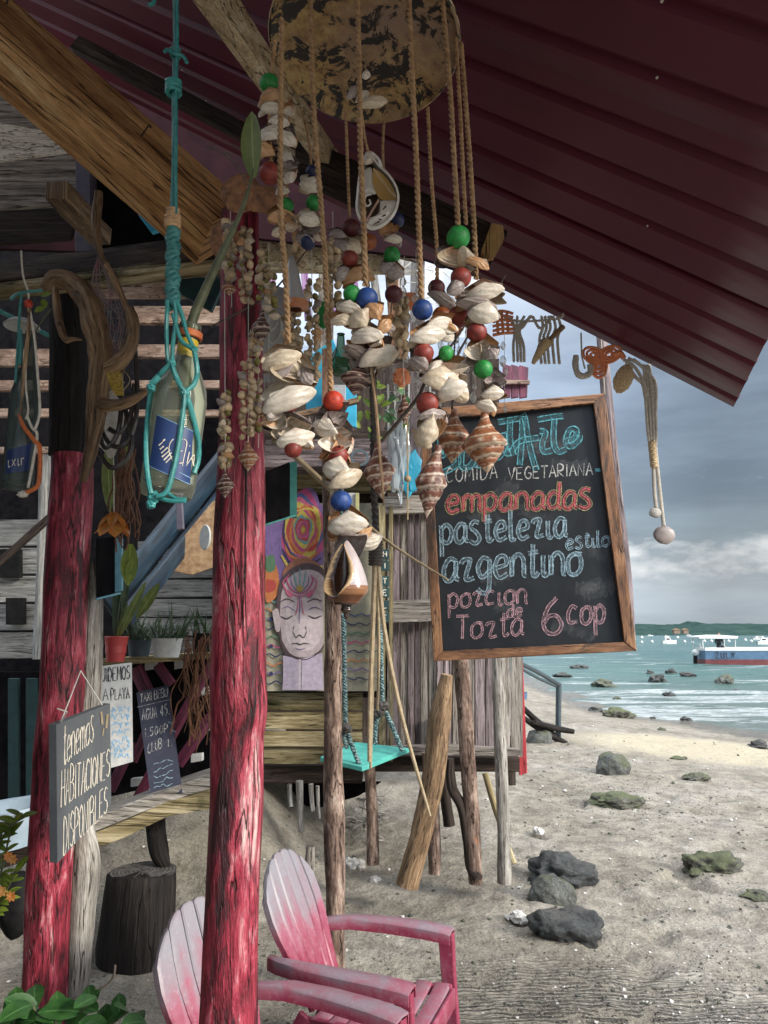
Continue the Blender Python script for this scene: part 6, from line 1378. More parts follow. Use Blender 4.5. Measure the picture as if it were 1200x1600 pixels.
def clam(par, u, v, Y, w_, h_, rot=0, mt='sh_cream', gape=1.0, tx=None, tz=None):
    tx = random.uniform(-30, -5) if tx is None else tx; tz = random.uniform(-20, 20) if tz is None else tz
    h_ = h_ * 1.12; w_ = w_ * 1.06
    valve(par, u, v + h_ * .06, Y - .004, w_, h_, rot, tx, tz, mt, random.random() < .16)
    valve(par, u + random.uniform(-3, 3), v - h_ * .20 * gape, Y + .006 * w_ / 50, w_ * .98, h_ * .98, rot + random.uniform(-12, 12), tx + 40 * gape, tz, random.choice([mt, mt, 'sh_grey', 'sh_tan']), True)
    for kk in range(2 if w_ > 40 else 1 if w_ > 26 else 0):
        sg = random.choice((-1, 1)); valve(par, u + sg * w_ * .22, v + random.uniform(.1, .35) * h_, Y + .010, w_ * .72, h_ * .8, rot + sg * random.uniform(15, 60), random.uniform(-50, 30), random.uniform(-50, 50), random.choice(['sh_cream', 'sh_grey', 'sh_tan', mt]), random.random() < .6)
def bead(par, u, v, Y, r_, k): return inst(BMs[k], 'bead', MX(u, v, Y, r_ * 2, r_ * 2, random.uniform(0, 90), random.uniform(0, 360), random.uniform(0, 360)), par)
def whelk(par, u, v, Y, w_, h_, rot=0, k=0, spin=0):
    s_ = PX(u, v, Y); M = Matrix.Translation(P(u, v, Y)) @ Matrix.Rotation(R(rot), 4, 'Y') @ Matrix.Rotation(R(spin), 4, 'Z') @ Matrix.Diagonal((w_ * s_ / .66, w_ * s_ / .66, h_ * s_, 1)).to_4x4() @ Matrix.Translation((0, 0, -.5))
    return inst(WM[k], 'whelk', M, par)

# ------------------------------------------------------------------ the shell mobile
mo = thing('shell_mobile', 'large mobile of sea shells and painted beads on ropes under a round scorched tray', 'mobile', tuple(P(570, 75, 1.2)))
mb = MB(); c_ = P(570, 66, 1.2); s_ = PX(570, 70, 1.2); rr = 147 * s_; Mt = Matrix.Translation(c_) @ Matrix.Rotation(R(-9), 4, 'X') @ Matrix.Rotation(R(3), 4, 'Y')
mb.lathe([(.0005, .012), (rr * .5, .010), (rr * .9, .003), (rr * .965, -.006), (rr * .99, -.012), (rr * 1.01, -.010), (rr * 1.0, .006), (rr * .9, .018), (rr * .5, .024), (.0005, .026)], 64, Mt); mb.build('tray', M_['disc'], mo, ang=50)
mb = MB(); mb.tube([Mt @ V((rr * 1.0 * math.cos(a / 40 * 6.2832), rr * 1.0 * math.sin(a / 40 * 6.2832), -.006)) for a in range(41)], .0035, 6, cap=False); mb.build('rim', M_['pale_beam'], mo)
for (du, dv) in ((-60, -30), (50, -40), (10, 50)):
    mb = MB(); mb.tube([Mt @ V((du * s_, dv * s_, .02)), V((c_.x, c_.y + .02, roofz(c_.x, c_.y) - .02))], .002, 6); mb.build('suspension_cord', M_['raffia'], mo)
def strand(pts, Y, rp=4.6, mt='raffia', par=None, plies=2, pitch=.021):
    mb = MB(); q = TP(pts, Y); mb.rope(q, rp * PX(pts[0][0], 200, Y), pitch * (rp / 4.6) ** .5, plies=plies); return mb.build('strand', M_[mt], par or mo, ang=80)
random.seed(42)
def items(par, Y, L_):
    for it in L_:
        k = it[0]; dy = random.uniform(-.006, .006)
        if k in BMs: bead(par, it[1], it[2], Y + dy, it[3], k)
        elif k == 'W': whelk(par, it[1], it[2], Y, it[3], it[4], it[5], it[6], it[7] if len(it) > 7 else 0)
        else: clam(par, it[1], it[2], Y + dy, it[3], it[4], it[5] if len(it) > 5 else random.uniform(-25, 25), {'c': 'sh_cream', 'w': 'sh_white', 't': 'sh_tan', 'g': 'sh_grey'}[k], it[6] if len(it) > 6 else 1.0)
a = strand([(430, 62), (424, 110), (421, 180), (424, 280)], 1.17, 3.6)
items(a, 1.17, [('green', 421, 131, 15.5), ('t', 424, 151, 38, 22, -8), ('w', 424, 170, 36, 20, -5), ('w', 436, 190, 30, 22, 10), ('w', 425, 209, 42, 32, 0), ('w', 452, 172, 20, 18, 40), ('w', 448, 216, 32, 30, 30), ('t', 410, 236, 42, 26, 14), ('w', 448, 246, 34, 20, 50), ('redbrown', 422, 271, 17.5), ('g', 452, 256, 30, 18, 30), ('w', 452, 278, 24, 24, 60)])
a = strand([(452, 150), (450, 250), (446, 330)], 1.24, 2.6)
items(a, 1.24, [('w', 442, 298, 22, 20), ('green', 447, 321, 12), ('t', 440, 337, 42, 26, -8), ('c', 455, 352, 20, 22), ('c', 436, 362, 22, 18)])
a = strand([(440, 30), (438, 200), (438, 330), (446, 430), (450, 535)], 1.10, 5.2)
items(a, 1.10, [('c', 440, 560, 62, 34, -14), ('c', 457, 577, 66, 44, 6, 1.1), ('g', 480, 590, 24, 26, 60), ('w', 452, 622, 86, 40, -22, 1.5), ('orange', 452, 626, 17.5), ('w', 432, 655, 40, 32, 30, 1.3), ('c', 455, 668, 58, 40, -6), ('w', 462, 682, 58, 34, -10), ('redbrown', 458, 702, 14)])
a = strand([(484, -14), (488, 120), (493, 220), (506, 380), (512, 500), (517, 612)], 1.12, 4.9)
items(a, 1.12, [('orange', 521, 627, 16.5), ('g', 520, 654, 56, 36, -30, 1.6), ('w', 508, 668, 46, 30, 30, 1.2), ('w', 524, 688, 50, 40, 10), ('redbrown', 529, 712, 16.5), ('w', 527, 730, 44, 40, 20, 1.4), ('c', 540, 746, 56, 32, -24)])
a = strand([(530, 755), (533, 790), (538, 860)], 1.115, 2.0, 'dteal_rope')
items(a, 1.115, [('blue', 533, 783, 17), ('w', 544, 818, 64, 36, -6)])
# open broken half shell, dark inside
valve(a, 545, 856, 1.10, 74, 52, -28, 25, -20, 'sh_grey', True); valve(a, 580, 845, 1.14, 44, 34, -20, 10, 30, 'sh_white'); valve(a, 566, 835, 1.13, 38, 24, -36, 0, 10, 'sh_tan')
a = strand([(558, -14), (561, 120), (563, 230), (568, 350), (571, 446)], 1.09, 5.2)
items(a, 1.09, [('green', 550, 459, 14), ('blue', 573, 467, 18), ('w', 545, 480, 36, 22, 10), ('t', 584, 486, 34, 30, 60, .6), ('c', 536, 500, 36, 24, 8), ('c', 562, 498, 34, 40, 50, 1.2), ('w', 574, 524, 52, 32, 6), ('t', 600, 508, 30, 24, -40)])
a = strand([(575, 440), (578, 545), (581, 640), (584, 690)], 1.16, 3.2, 'dark_rope')
items(a, 1.16, [('w', 590, 556, 62, 36, -28, 1.6), ('w', 568, 565, 50, 42, 40, 1.5), ('g', 560, 552, 50, 20, 30, 1.2), ('W', 558, 592, 44, 56, 10, 2, 40), ('c', 604, 560, 40, 22, -35), ('W', 592, 735, 50, 92, -6, 0, 70)])
a = strand([(638, -14), (644, 120), (650, 240), (655, 380), (658, 468)], 1.10, 5.0)
items(a, 1.10, [('blue', 660, 484, 16.5), ('w', 684, 506, 52, 24, -22), ('w', 668, 524, 58, 30, -12), ('redbrown', 662, 552, 16), ('g', 656, 566, 34, 30, 40, 1.4), ('green', 697, 552, 12), ('w', 694, 574, 70, 24, -3, 1.3), ('c', 688, 592, 58, 44, 8), ('w', 706, 606, 50, 34, -18), ('redbrown', 668, 630, 18), ('g', 674, 648, 46, 20, -10, 1.2), ('c', 668, 672, 36, 52, 16), ('t', 684, 662, 28, 40, 0), ('W', 674, 752, 58, 118, 8, 3, 30)])
a = strand([(690, -14), (703, 140), (710, 260), (716, 356)], 1.11, 4.8)
items(a, 1.11, [('green', 716, 371, 18.5), ('c', 713, 400, 62, 34, 2, .5), ('t', 746, 411, 38, 18, 30, .4), ('redbrown', 720, 434, 16.5), ('g', 712, 450, 34, 22, -30)])
a = strand([(712, 60), (718, 160), (724, 280), (728, 350)], 1.17, 3.6)
a = strand([(720, 66), (732, 220), (740, 340), (744, 436)], 1.14, 4.4)
items(a, 1.14, [('w', 757, 456, 58, 26, -8, 1.2), ('w', 738, 466, 52, 28, -4), ('g', 745, 478, 70, 18, 6), ('w', 755, 490, 50, 36, 10), ('redbrown', 745, 519, 16), ('w', 753, 546, 50, 36, 8), ('g', 770, 552, 20, 22, 60), ('green', 755, 577, 15), ('g', 774, 594, 36, 24, 2, 1.5), ('w', 770, 614, 38, 22, -6, 1.2), ('w', 760, 634, 34, 20, 24, 1.2), ('W', 757, 692, 62, 98, -4, 1, 10)])
a = strand([(716, 470), (709, 560), (706, 650)], 1.19, 1.6, 'dark_rope')
items(a, 1.19, [('redbrown', 717, 495, 17.5), ('g', 704, 514, 20, 20, 20, .3), ('W', 709, 682, 48, 88, 6, 1, 200)])
a = strand([(668, 168), (674, 280), (682, 380), (683, 436)], 1.26, 3.4)
items(a, 1.26, [('darkred', 682, 450, 13.5), ('g', 690, 468, 46, 20, 34, 1.2), ('amber', 690, 494, 15), ('t', 702, 500, 26, 30, 40), ('w', 700, 526, 24, 20), ('g', 702, 478, 30, 16, 20)])
a = strand([(540, 170), (543, 260), (546, 340)], 1.26, 2.8)
items(a, 1.26, [('darkred', 549, 356, 14), ('g', 528, 366, 34, 16, 30), ('c', 553, 384, 30, 34, 60), ('g', 536, 384, 34, 20, 40), ('amber', 576, 378, 13), ('redbrown', 547, 404, 13.5), ('t', 558, 430, 46, 22, -22), ('g', 536, 428, 30, 20, -50)])
a = strand([(600, 188), (598, 240), (603, 320)], 1.27, 2.6)
items(a, 1.27, [('navy', 620, 344, 12), ('t', 608, 356, 34, 26, -20), ('w', 614, 374, 28, 16, -6), ('green', 612, 399, 13.5), ('g', 618, 426, 28, 26, 10), ('g', 606, 418, 20, 30, 60), ('darkred', 615, 460, 14)])
mb = MB(); mb.tube(TP([(612, 470), (610, 500), (606, 532)], 1.27), .0014, 5); mb.build('strand', M_['dark_rope'], mo)
a = strand([(470, 170), (484, 230), (487, 320)], 1.24, 2.4)
items(a, 1.24, [('navy', 489, 269, 11.5), ('w', 486, 290, 36, 26, 14), ('green', 490, 317, 12.5), ('w', 484, 344, 34, 26, 14, 1.3), ('g', 490, 356, 34, 20, 0), ('g', 478, 374, 30, 20, 20), ('navy', 481, 379, 12), ('c', 497, 372, 14, 12)])
# small shells glued on the tray
for (u, v, w_, h_, r_, mt) in ((553, 146, 34, 18, -50, 'sh_grey'), (583, 163, 46, 20, -16, 'sh_cream'), (572, 118, 14, 22, 10, 'sh_white'), (573, 18, 12, 34, 28, 'sh_tan'), (566, 152, 30, 16, -46, 'sh_white')): valve(mo, u, v, 1.165, w_, h_, r_, -20, 0, mt)
# cut conch hanging in the middle: thick white outer wall, tan chamber, dark hollow with the inner spiral
cg = strand([(566, 180), (570, 215), (576, 240)], 1.19, 2.4)
Yc = 1.17; sc_ = PX(590, 300, Yc)
outl = [(572, 236), (562, 262), (557, 300), (556, 330), (566, 350), (582, 360), (602, 352), (618, 334), (624, 312), (621, 292), (609, 272), (592, 256), (584, 246)]
mb = MB(); q = sm2(outl + [outl[0]], 5)[:-1]; cx, cy = 590, 305; rows = []
for t, dz in ((1.0, 0), (1.0, -.006), (.90, -.008), (.88, 0), (.7, .016), (.35, .028), (.02, .032)):
    rows.append([mb.vert(P(cx + (x - cx) * t, cy + (y - cy) * t, Yc + dz), (.62, .59, .54, 1) if t > .87 else (.10, .07, .055, 1)) for x, y in q])
for i in range(len(rows) - 1):
    for k in range(len(q)): k2 = (k + 1) % len(q); mb.face((rows[i][k], rows[i][k2], rows[i + 1][k2], rows[i + 1][k]))
for t0, t1, d0, d1 in ((1.0, .75, 0, .026), (.75, .1, .026, .036)):
    A = [mb.vert(P(cx + (x - cx) * t0, cy + (y - cy) * t0, Yc + d0), (.6, .57, .5, 1)) for x, y in q]; B = [mb.vert(P(cx + (x - cx) * t1, cy + (y - cy) * t1, Yc + d1), (.6, .57, .5, 1)) for x, y in q]
    for k in range(len(q)): k2 = (k + 1) % len(q); mb.face((B[k], B[k2], A[k2], A[k]))
cc_ = mb.build('cut_conch', M_['conch'], cg, ang=60)
def cpiece(outl, col, dome, off, nm='chamber'):
    mb = MB(); q = sm2(outl + [outl[0]], 5)[:-1]; cx = sum(a for a, b_ in q) / len(q); cy = sum(b_ for a, b_ in q) / len(q); rows = []
    for t in (1.0, .8, .55, .3, .02): rows.append([mb.vert(P(cx + (x - cx) * t, cy + (y - cy) * t, Yc + off - dome * (1 - t * t)), (*col, 1)) for x, y in q])
    for i in range(4):
        for k in range(len(q)): k2 = (k + 1) % len(q); mb.face((rows[i][k], rows[i][k2], rows[i + 1][k2], rows[i + 1][k]))
    mb.build(nm, M_['conch'], cg, ang=80)
cpiece([(583, 262), (596, 270), (610, 286), (619, 308), (612, 313), (596, 312), (588, 302), (582, 284)], (.36, .23, .085), -.006, .0)
cpiece([(566, 268), (580, 262), (583, 286), (588, 302), (578, 304), (568, 308), (562, 300)], (.50, .48, .44), .006, .002)
cpiece([(594, 314), (616, 312), (618, 326), (604, 345), (588, 352), (572, 352), (574, 342), (590, 334)], (.58, .55, .50), .008, .002)
cpiece([(570, 240), (580, 236), (588, 246), (580, 256), (568, 256)], (.55, .48, .40), .006, -.002)
mb = MB(); mb.tube(TP([(592, 312), (582, 328), (572, 346)], Yc - .003), .0022, 8, col=(.36, .22, .16, 1)); mb.build('columella', M_['conch'], cg)
mb = MB(); mb.tube(smooth(TP([(582, 240), (592, 250), (596, 262)], Yc - .004), 4), .003, 8, col=(.6, .58, .54, 1)); mb.build('shell_tip', M_['conch'], cg)
mb = MB(); mb.tube(smooth(TP([(580, 304), (572, 306), (570, 316), (574, 322), (579, 318), (577, 312)], Yc - .004), 5), .0016, 8, col=(.6, .57, .52, 1));
mb.build('inner_spiral', M_['conch'], cg)
for (a_, b_) in (((598, 328), (603, 322)), ((596, 338), (603, 336)), ((583, 351), (593, 346)), ((592, 342), (596, 344))):
    mb = MB(); mb.tube(TP([a_, b_], Yc - .007), [.0006, .0015], 6, col=(.05, .03, .03, 1)); mb.build('slit', M_['conch'], cg)
# big glossy conch at the lower end
cb_ = strand([(538, 855), (540, 880)], 1.10, 2, 'dark_rope')
Yk = 1.085; s_ = PX(540, 915, Yk); mb = MB(); nh, na = 120, 110; rows = []; ctr = P(541, 968, Yk)
for i in range(nh + 1):
    h = i / nh; row = []
    for k in range(na + 1):
        a = 2 * math.pi * k / na          # a=-pi/2 faces the viewer
        env = (.30 * (h / .18) ** .7 if h < .18 else .30 + .24 * sst(.18, .36, h)) if h < .36 else .54 * (1 - ((h - .36) / .64) ** 1.5) ** .8 + .03 * (1 - h)
        if h < .18: env *= .55 + .1 * math.sin(h * 70)
        fr = math.degrees(math.atan2(math.sin(a + math.pi / 2), math.cos(a + math.pi / 2)))     # 0 = towards viewer, + to the right
        wid = 52 * math.sin(math.pi * min(1, max(0, (h - .26) / .72))) ** .7 if .26 < h < .98 else 0
        lf = -38; d = (fr - lf) / (wid + .01); ap = 1 - sst(.75, 1.05, abs(d)) if wid > 0 else 0
        r = env * (1 - .42 * ap) + (.05 if wid and abs(abs(d) - 1.08) < .14 else 0)
        if wid and abs(abs(d) - 1.06) < .13: c_ = (.58, .40, .22)
        elif ap > .3: c_ = (.045, .018, .010)
        elif fr > lf and fr < 120 and h > .3: c_ = (.46, .40, .40) if h > .42 else (.26, .12, .055)
        else: c_ = (.12, .045, .02) if h > .2 else (.035, .02, .016)
        row.append(mb.vert(ctr + V((r * 62 * s_ * math.cos(a), r * 50 * s_ * math.sin(a), h * 124 * s_)), (*c_, 1)))
    rows.append(row)
for i in range(nh):
    for k in range(na): mb.face((rows[i][k], rows[i][k + 1], rows[i + 1][k + 1], rows[i + 1][k]))
mb.build('dark_conch', M_['conch'], cb_, ang=70)
# ------------------------------------------------------------------ thin strings of little shells
def cowries(lab, cord, Y, cols, end=None, n_=1.0, mixk=(0, 0, 0, 1, 1, 2)):
    r = thing('shell_string', lab, 'shell string', tuple(P(cord[0][0], cord[0][1], Y)))
    mb = MB(); mb.tube(TP(cord, Y), .0009, 5); mb.build('cord', M_['white_cord'], r)
    for (u, v0, v1, wd) in cols:
        v = v0
        while v < v1:
            for sg in ((-1, 1) if wd > 12 else (random.choice((-1, 1)),)):
                k = random.choice(mixk); s2 = random.uniform(12, 19) * (.7 if k == 2 else 1) * n_
                M = MX(u + sg * wd * .28 * random.uniform(.5, 1.2), v + random.uniform(-3, 3), Y + random.uniform(-.012, .012), s2 * 1.05, s2 * 1.15, random.uniform(40, 130), random.uniform(-30, 30), random.uniform(-50, 50))
                inst(SM[k], 'small_shell', M, r)
                if random.random() < .28: inst(random.choice(VM[random.choice(('sh_cream', 'sh_tan', 'sh_grey'))]), 'small_shell', MX(u - sg * wd * .3, v + 4, Y, 20, 15, random.uniform(-60, 60), random.uniform(-30, 30), random.uniform(-40, 40)), r)
            v += random.uniform(9, 13) * n_
    if end: whelk(r, end[0], end[1], Y, end[2], end[3], 0, end[4], random.uniform(0, 360))
random.seed(77)
cowries('string of pale shells left on the red post, ending in a tiny striped whelk', [(351, 455), (352, 740)], 1.45, [(352, 616, 730, 16)], (352, 757, 24, 44, 2))
cowries('thick string of pale shells on the red post, ending in an orange whelk', [(388, 465), (388, 700)], 1.45, [(386, 572, 690, 24), (398, 520, 580, 18)], (388, 713, 28, 48, 1))
cowries('short cluster of small shells beside the stem at the top of the red post', [(360, 330), (362, 480)], 1.5, [(358, 350, 440, 14), (384, 362, 470, 20)], (358, 450, 20, 26, 1))
cowries('string of olive seeds and shells left of the long front rope', [(420, 380), (420, 545)], 1.4, [(412, 398, 470, 24), (424, 430, 500, 18)], (408, 512, 26, 54, 2), mixk=(0, 1, 2, 2))
cowries('dense cluster of small brown shells just right of the long front rope', [(458, 420), (456, 560)], 1.45, [(450, 500, 560, 24), (462, 478, 556, 20)], None, mixk=(0, 1, 1))
cowries('dense cluster of yellow shells and seeds between the two front ropes', [(487, 380), (488, 595)], 1.45, [(488, 440, 600, 26)], None, mixk=(0, 0, 2))
cowries('string of pale shells hanging over the right side of the red post', [(404, 500), (404, 700)], 1.5, [(400, 596, 680, 16)], (412, 645, 14, 32, 1))
gs = thing('cut_shell', 'long grey cut shell with orange opening hanging beside the front rope', 'shell', tuple(P(458, 500, 1.3)))
mb = MB(); mb.tube(smooth(TP([(456, 400), (457, 430), (460, 460), (462, 474)], 1.3), 4), [.004, .0065, .009, .0115, .013, .014, .015, .016, .017, .018, .019, .0205, .021][:13], 16, col=(.36, .36, .37, 1)); mb.build('shell_body', M_['conch'], gs)
mb = MB(); mb.lathe([(.012, 0), (.024, -.006), (.024, -.016), (.012, -.02)], 20, Matrix.Translation(P(462, 468, 1.3)), col=(.46, .20, .10, 1)); mb.build('shell_mouth', M_['conch'], gs)
cowries('sparse string of brown and cream shells between the long front rope and the conch', [(520, 330), (520, 520)], 1.5, [(520, 380, 510, 26)], None, 1.25, (0, 1, 1))
cowries('string of seeds and shells behind the orange bead pair', [(470, 340), (470, 420)], 1.5, [(468, 338, 420, 18)], None, 1.1, (0, 1, 2))
cowries('string of pale shells behind the two blue beads', [(625, 430), (632, 620)], 1.55, [(628, 470, 560, 22)], (632, 640, 26, 48, 3), 1.3, (0, 0, 1))
# ------------------------------------------------------------------ bark discs, twig, leaf stem
for (u, v, w_, h_, lab) in ((377, 302, 32, 34, 'round tan bark disc above the top of the red post'), (415, 312, 34, 24, 'second tan bark disc behind the front rope'), (352, 376, 24, 34, 'brown bark knob against the beam end above the red post')):
    mb = MB(); s_ = PX(u, v, 1.55); mb.blob(P(u, v, 1.58), (w_ * s_, .012, h_ * s_), 4, .12, 1.4, u); tag(mb.build('bark_disc', M_['fungus']), lab, 'bark disc')
class Cyl:
    def __init__(s, B, A, r): s.B = V(B); s.A = (V(A) - V(B)).normalized(); s.r = r
    def at(s, u, v, off=0.0):
        d = ray(u, v).normalized(); o = CAM - s.B; r = s.r + off
        dp = d - s.A * d.dot(s.A); op = o - s.A * o.dot(s.A); a = dp.dot(dp); b_ = 2 * dp.dot(op); c_ = op.dot(op) - r * r; D = b_ * b_ - 4 * a * c_
        if D < 0: t = -b_ / (2 * a); p = CAM + d * t; ax = s.B + s.A * (p - s.B).dot(s.A); return ax + (p - ax).normalized() * r
        return CAM + d * ((-b_ - math.sqrt(D)) / (2 * a))
def bottle(lab, b0, b1, Y, wpx, glass, neckmt, ring, collar):
    r = thing('hanging_bottle', lab, 'bottle', tuple(P(*b0, Y))); B = P(*b0, Y); T_ = P(*b1, Y); Ln = (T_ - B).length; rad = wpx / 2 * PX(b0[0], b0[1], Y)
    M = Matrix.Translation(B) @ (T_ - B).to_track_quat('Z', 'Y').to_matrix().to_4x4(); rn = rad * .36
    prof_ = [(.001, .006), (rad * .6, .004), (rad * .9, .0), (rad, .012), (rad, Ln * .55), (rad * .93, Ln * .62), (rad * .7, Ln * .70), (rn * 1.25, Ln * .78), (rn, Ln * .84), (rn, Ln * .965), (rn * 1.15, Ln * .97), (rn * 1.15, Ln), (rn * .8, Ln), (rn * .8, Ln * .84), (rad * .62, Ln * .69), (rad * .93, Ln * .55), (rad * .93, .02), (.001, .012)]
    mb = MB(); mb.lathe(prof_, 40, M); mb.build('glass_body', M_[glass], r, ang=50)
    if ring: mb = MB(); mb.lathe([(rn * 1.2, Ln * .915), (rn * 1.38, Ln * .92), (rn * 1.38, Ln * .955), (rn * 1.2, Ln * .96)], 24, M); mb.build('neck_ring', M_[ring], r)
    if collar: mb = MB(); mb.lathe([(rn * 1.06, Ln * .80), (rn * 1.06, Ln * .905)], 24, M); mb.build('neck_label', M_[collar], r)
    return r, Cyl(B, T_, rad), rad, Ln
def cylabel(par, cy, poly4, mt, n=14):
    mb = MB(); (a, b_, c_, d) = poly4
    g = [[mb.vert(cy.at(*[(a[k] * (1 - i / n) + b_[k] * i / n) * (1 - j / n) + (d[k] * (1 - i / n) + c_[k] * i / n) * j / n for k in (0, 1)], .0008)) for i in range(n + 1)] for j in range(n + 1)]
    for j in range(n):
        for i in range(n): mb.face((g[j][i], g[j + 1][i], g[j + 1][i + 1], g[j][i + 1]))
    return mb.build('label', M_[mt], par)
def cord(par, pts, rpx, Y, mt='teal_rope', cy=None, nm='cord', rough=.10):
    mb = MB()
    if cy: q = smooth([cy.at(u, v, rpx * PX(u, v, Y) * .8) for u, v in pts], 6)
    else: q = smooth(TP(pts, Y), 6)
    mb.tube(q, rpx * PX(pts[0][0], pts[0][1], Y), 8, rough=rough, freq=90); return mb.build(nm, M_[mt], par)
Y1 = 1.05
b1_, cy1, rad, Ln = bottle('clear wine bottle vase in a turquoise cord net with a navy label', (260, 776), (298, 508), Y1, 84, 'glass', None, 'orange_cord', 'label_y')
lb = cylabel(b1_, cy1, [(245, 648), (302, 674), (297, 757), (233, 728)], 'label')
mb = MB(); write(mb, cy1, [sm2([(271, 686), (266, 692), (264, 704), (268, 716), (273, 726)]), ], 1.6, .0012)
for (a_, b_) in (((250, 702), (256, 697)), ((252, 708), (262, 699)), ((253, 714), (266, 703)), ((256, 719), (268, 707)), ((259, 723), (269, 713)), ((248, 696), (254, 691)), ((254, 690), (258, 686))): write(mb, cy1, [sm2([a_, b_])], 2.2, .0012)
write(mb, cy1, [sm2([(288, 686), (292, 692), (288, 712), (285, 728)]), sm2([(296, 706), (292, 724)]), sm2([(291, 728), (300, 714), (304, 712), (302, 726)]), sm2([(299, 714), (303, 728)]), sm2([(280, 688), (286, 686)]), sm2([(280, 706), (285, 704)]), sm2([(280, 724), (286, 723)]), sm2([(296, 698), (297, 696)])], 1.3, .0012)
mb.build('label_print', M_['cream_paint'], b1_, smooth_=False)
mb = MB(); write(mb, cy1, [sm2([(245, 648), (302, 674)]), sm2([(233, 728), (297, 757)]), sm2([(280, 738), (300, 748)])], 1.0, .0012); mb.build('label_border', M_['blue_ink'], b1_, smooth_=False)
hg = thing('cord_hanger', 'turquoise knotted cord hanger holding the clear wine bottle', 'cord hanger', tuple(P(270, 340, Y1)))
cord(hg, [(274, -20), (275, 70), (273, 140), (273, 240), (270, 340)], 4.6, Y1, 'dteal_rope'); cord(hg, [(277, -20), (277, 70), (275, 140), (275, 240), (275, 340)], 2.2, Y1 - .008, 'teal_rope')
for (u, v, r_, mt) in ((271, 136, 12, 'teal_rope'), (274, 82, 8, 'dteal_rope'), (270, 334, 10, 'raffia'), (270, 347, 12, 'raffia')):
    mb = MB(); s_ = PX(u, v, Y1)
    for k in range(4): 
        cc = P(u, v + (k - 1.5) * r_ * .42, Y1 - .002); mb.tube([cc + V((math.cos(t) * r_ * .8 * s_, math.sin(t) * r_ * .7 * s_, .002 * math.sin(t + k))) for t in [x * .5236 for x in range(13)]], r_ * .34 * s_, 7, cap=False)
    mb.build('knot', M_[mt], hg)
cord(hg, [(262, 78), (272, 84), (286, 88), (292, 98)], 3, Y1 - .012); cord(hg, [(262, 76), (256, 82)], 2.4, Y1 - .01); cord(hg, [(232, 8), (240, 4), (243, -10)], 3.4, Y1); 
mb = MB()
for k in range(24):
    v = 358 + k * 5.2; cc = P(270 + 1.4 * math.sin(k * 1.3), v, Y1); s_ = PX(270, v, Y1); ph = k * 1.1
    mb.tube([cc + V((math.cos(t + ph) * 7.2 * s_, math.sin(t + ph) * 7 * s_, .004 * math.sin(2 * t + ph) + .004 * t / 6.28)) for t in [x * .5236 for x in range(13)]], 4.3 * s_, 6, rough=.15, freq=300)
mb.build('knotted_sennit', M_['dteal_rope'], hg, ang=80)
for pts in ([(262, 470), (260, 510), (262, 560), (268, 570)], [(272, 470), (275, 495), (270, 540), (269, 570)], [(276, 470), (285, 495), (292, 520), (303, 545)], [(270, 490), (282, 530), (296, 542), (304, 548)]): cord(hg, pts, 3.4, Y1 - .025)
for pts in ([(268, 568), (250, 585), (238, 604), (231, 640), (228, 700), (231, 745), (236, 772)], [(268, 568), (272, 582), (282, 604), (288, 616), (284, 660), (276, 710), (262, 765), (244, 776)], [(303, 545), (308, 580), (303, 600), (292, 614), (300, 645), (310, 690), (309, 720), (303, 740)]): cord(hg, pts, 4.0, Y1, 'teal_rope', cy1)
cord(hg, [(236, 772), (262, 782), (290, 783)], 3.4, Y1 - .036); cord(hg, [(262, 770), (275, 779), (291, 780)], 3.0, Y1 - .034); cord(hg, [(235, 600), (241, 596), (248, 588)], 5, Y1 - .035)
mb = MB()
for (u, v, r_) in ((268, 568, 6), (289, 615, 7.5), (236, 606, 6.5), (240, 776, 9), (236, 788, 7), (304, 546, 5)):
    mb.blob(P(u, v, Y1 - .036), (r_ * PX(u, v, Y1), .006, r_ * PX(u, v, Y1)), 3, .35, 2.5, u)
mb.build('knot', M_['teal_rope'], hg)
st_ = thing('leafy_stem', 'dark green cut stem with one long leaf standing in the wine bottle', 'stem', tuple(P(298, 510, Y1)))
mb = MB(); limb(mb, [(289, 620, Y1), (297, 515, Y1), (322, 450, Y1), (352, 385, Y1 - .01), (375, 335, Y1 - .02), (390, 290, Y1 - .02), (402, 240, Y1 - .02)], [8, 8, 7, 5.5, 3.6, 2.4, 1.2], seg=10, rough=.06, freq=25); mb.build('stalk', M_['stem'], st_)
mb = MB(); limb(mb, [(386, 290, Y1 - .02), (372, 262, Y1 - .03), (352, 243, Y1 - .03), (322, 228, Y1 - .03)], [1.3, 1.2, 1.2, 1.0], seg=6); mb.tube(smooth(TP([(358, 248), (352, 238), (360, 240), (357, 248)], Y1 - .03), 4), .001, 5); mb.build('tendril', M_['twig'], st_)
mb = MB(); a_ = P(397, 278, Y1 - .02); b_ = P(391, 172, Y1 - .03); mb.leaf(a_, b_ - a_, V((-.35, -.95, 0)), (b_ - a_).length, .036, .04, 10); mb.build('leaf', M_['leafb'], st_)
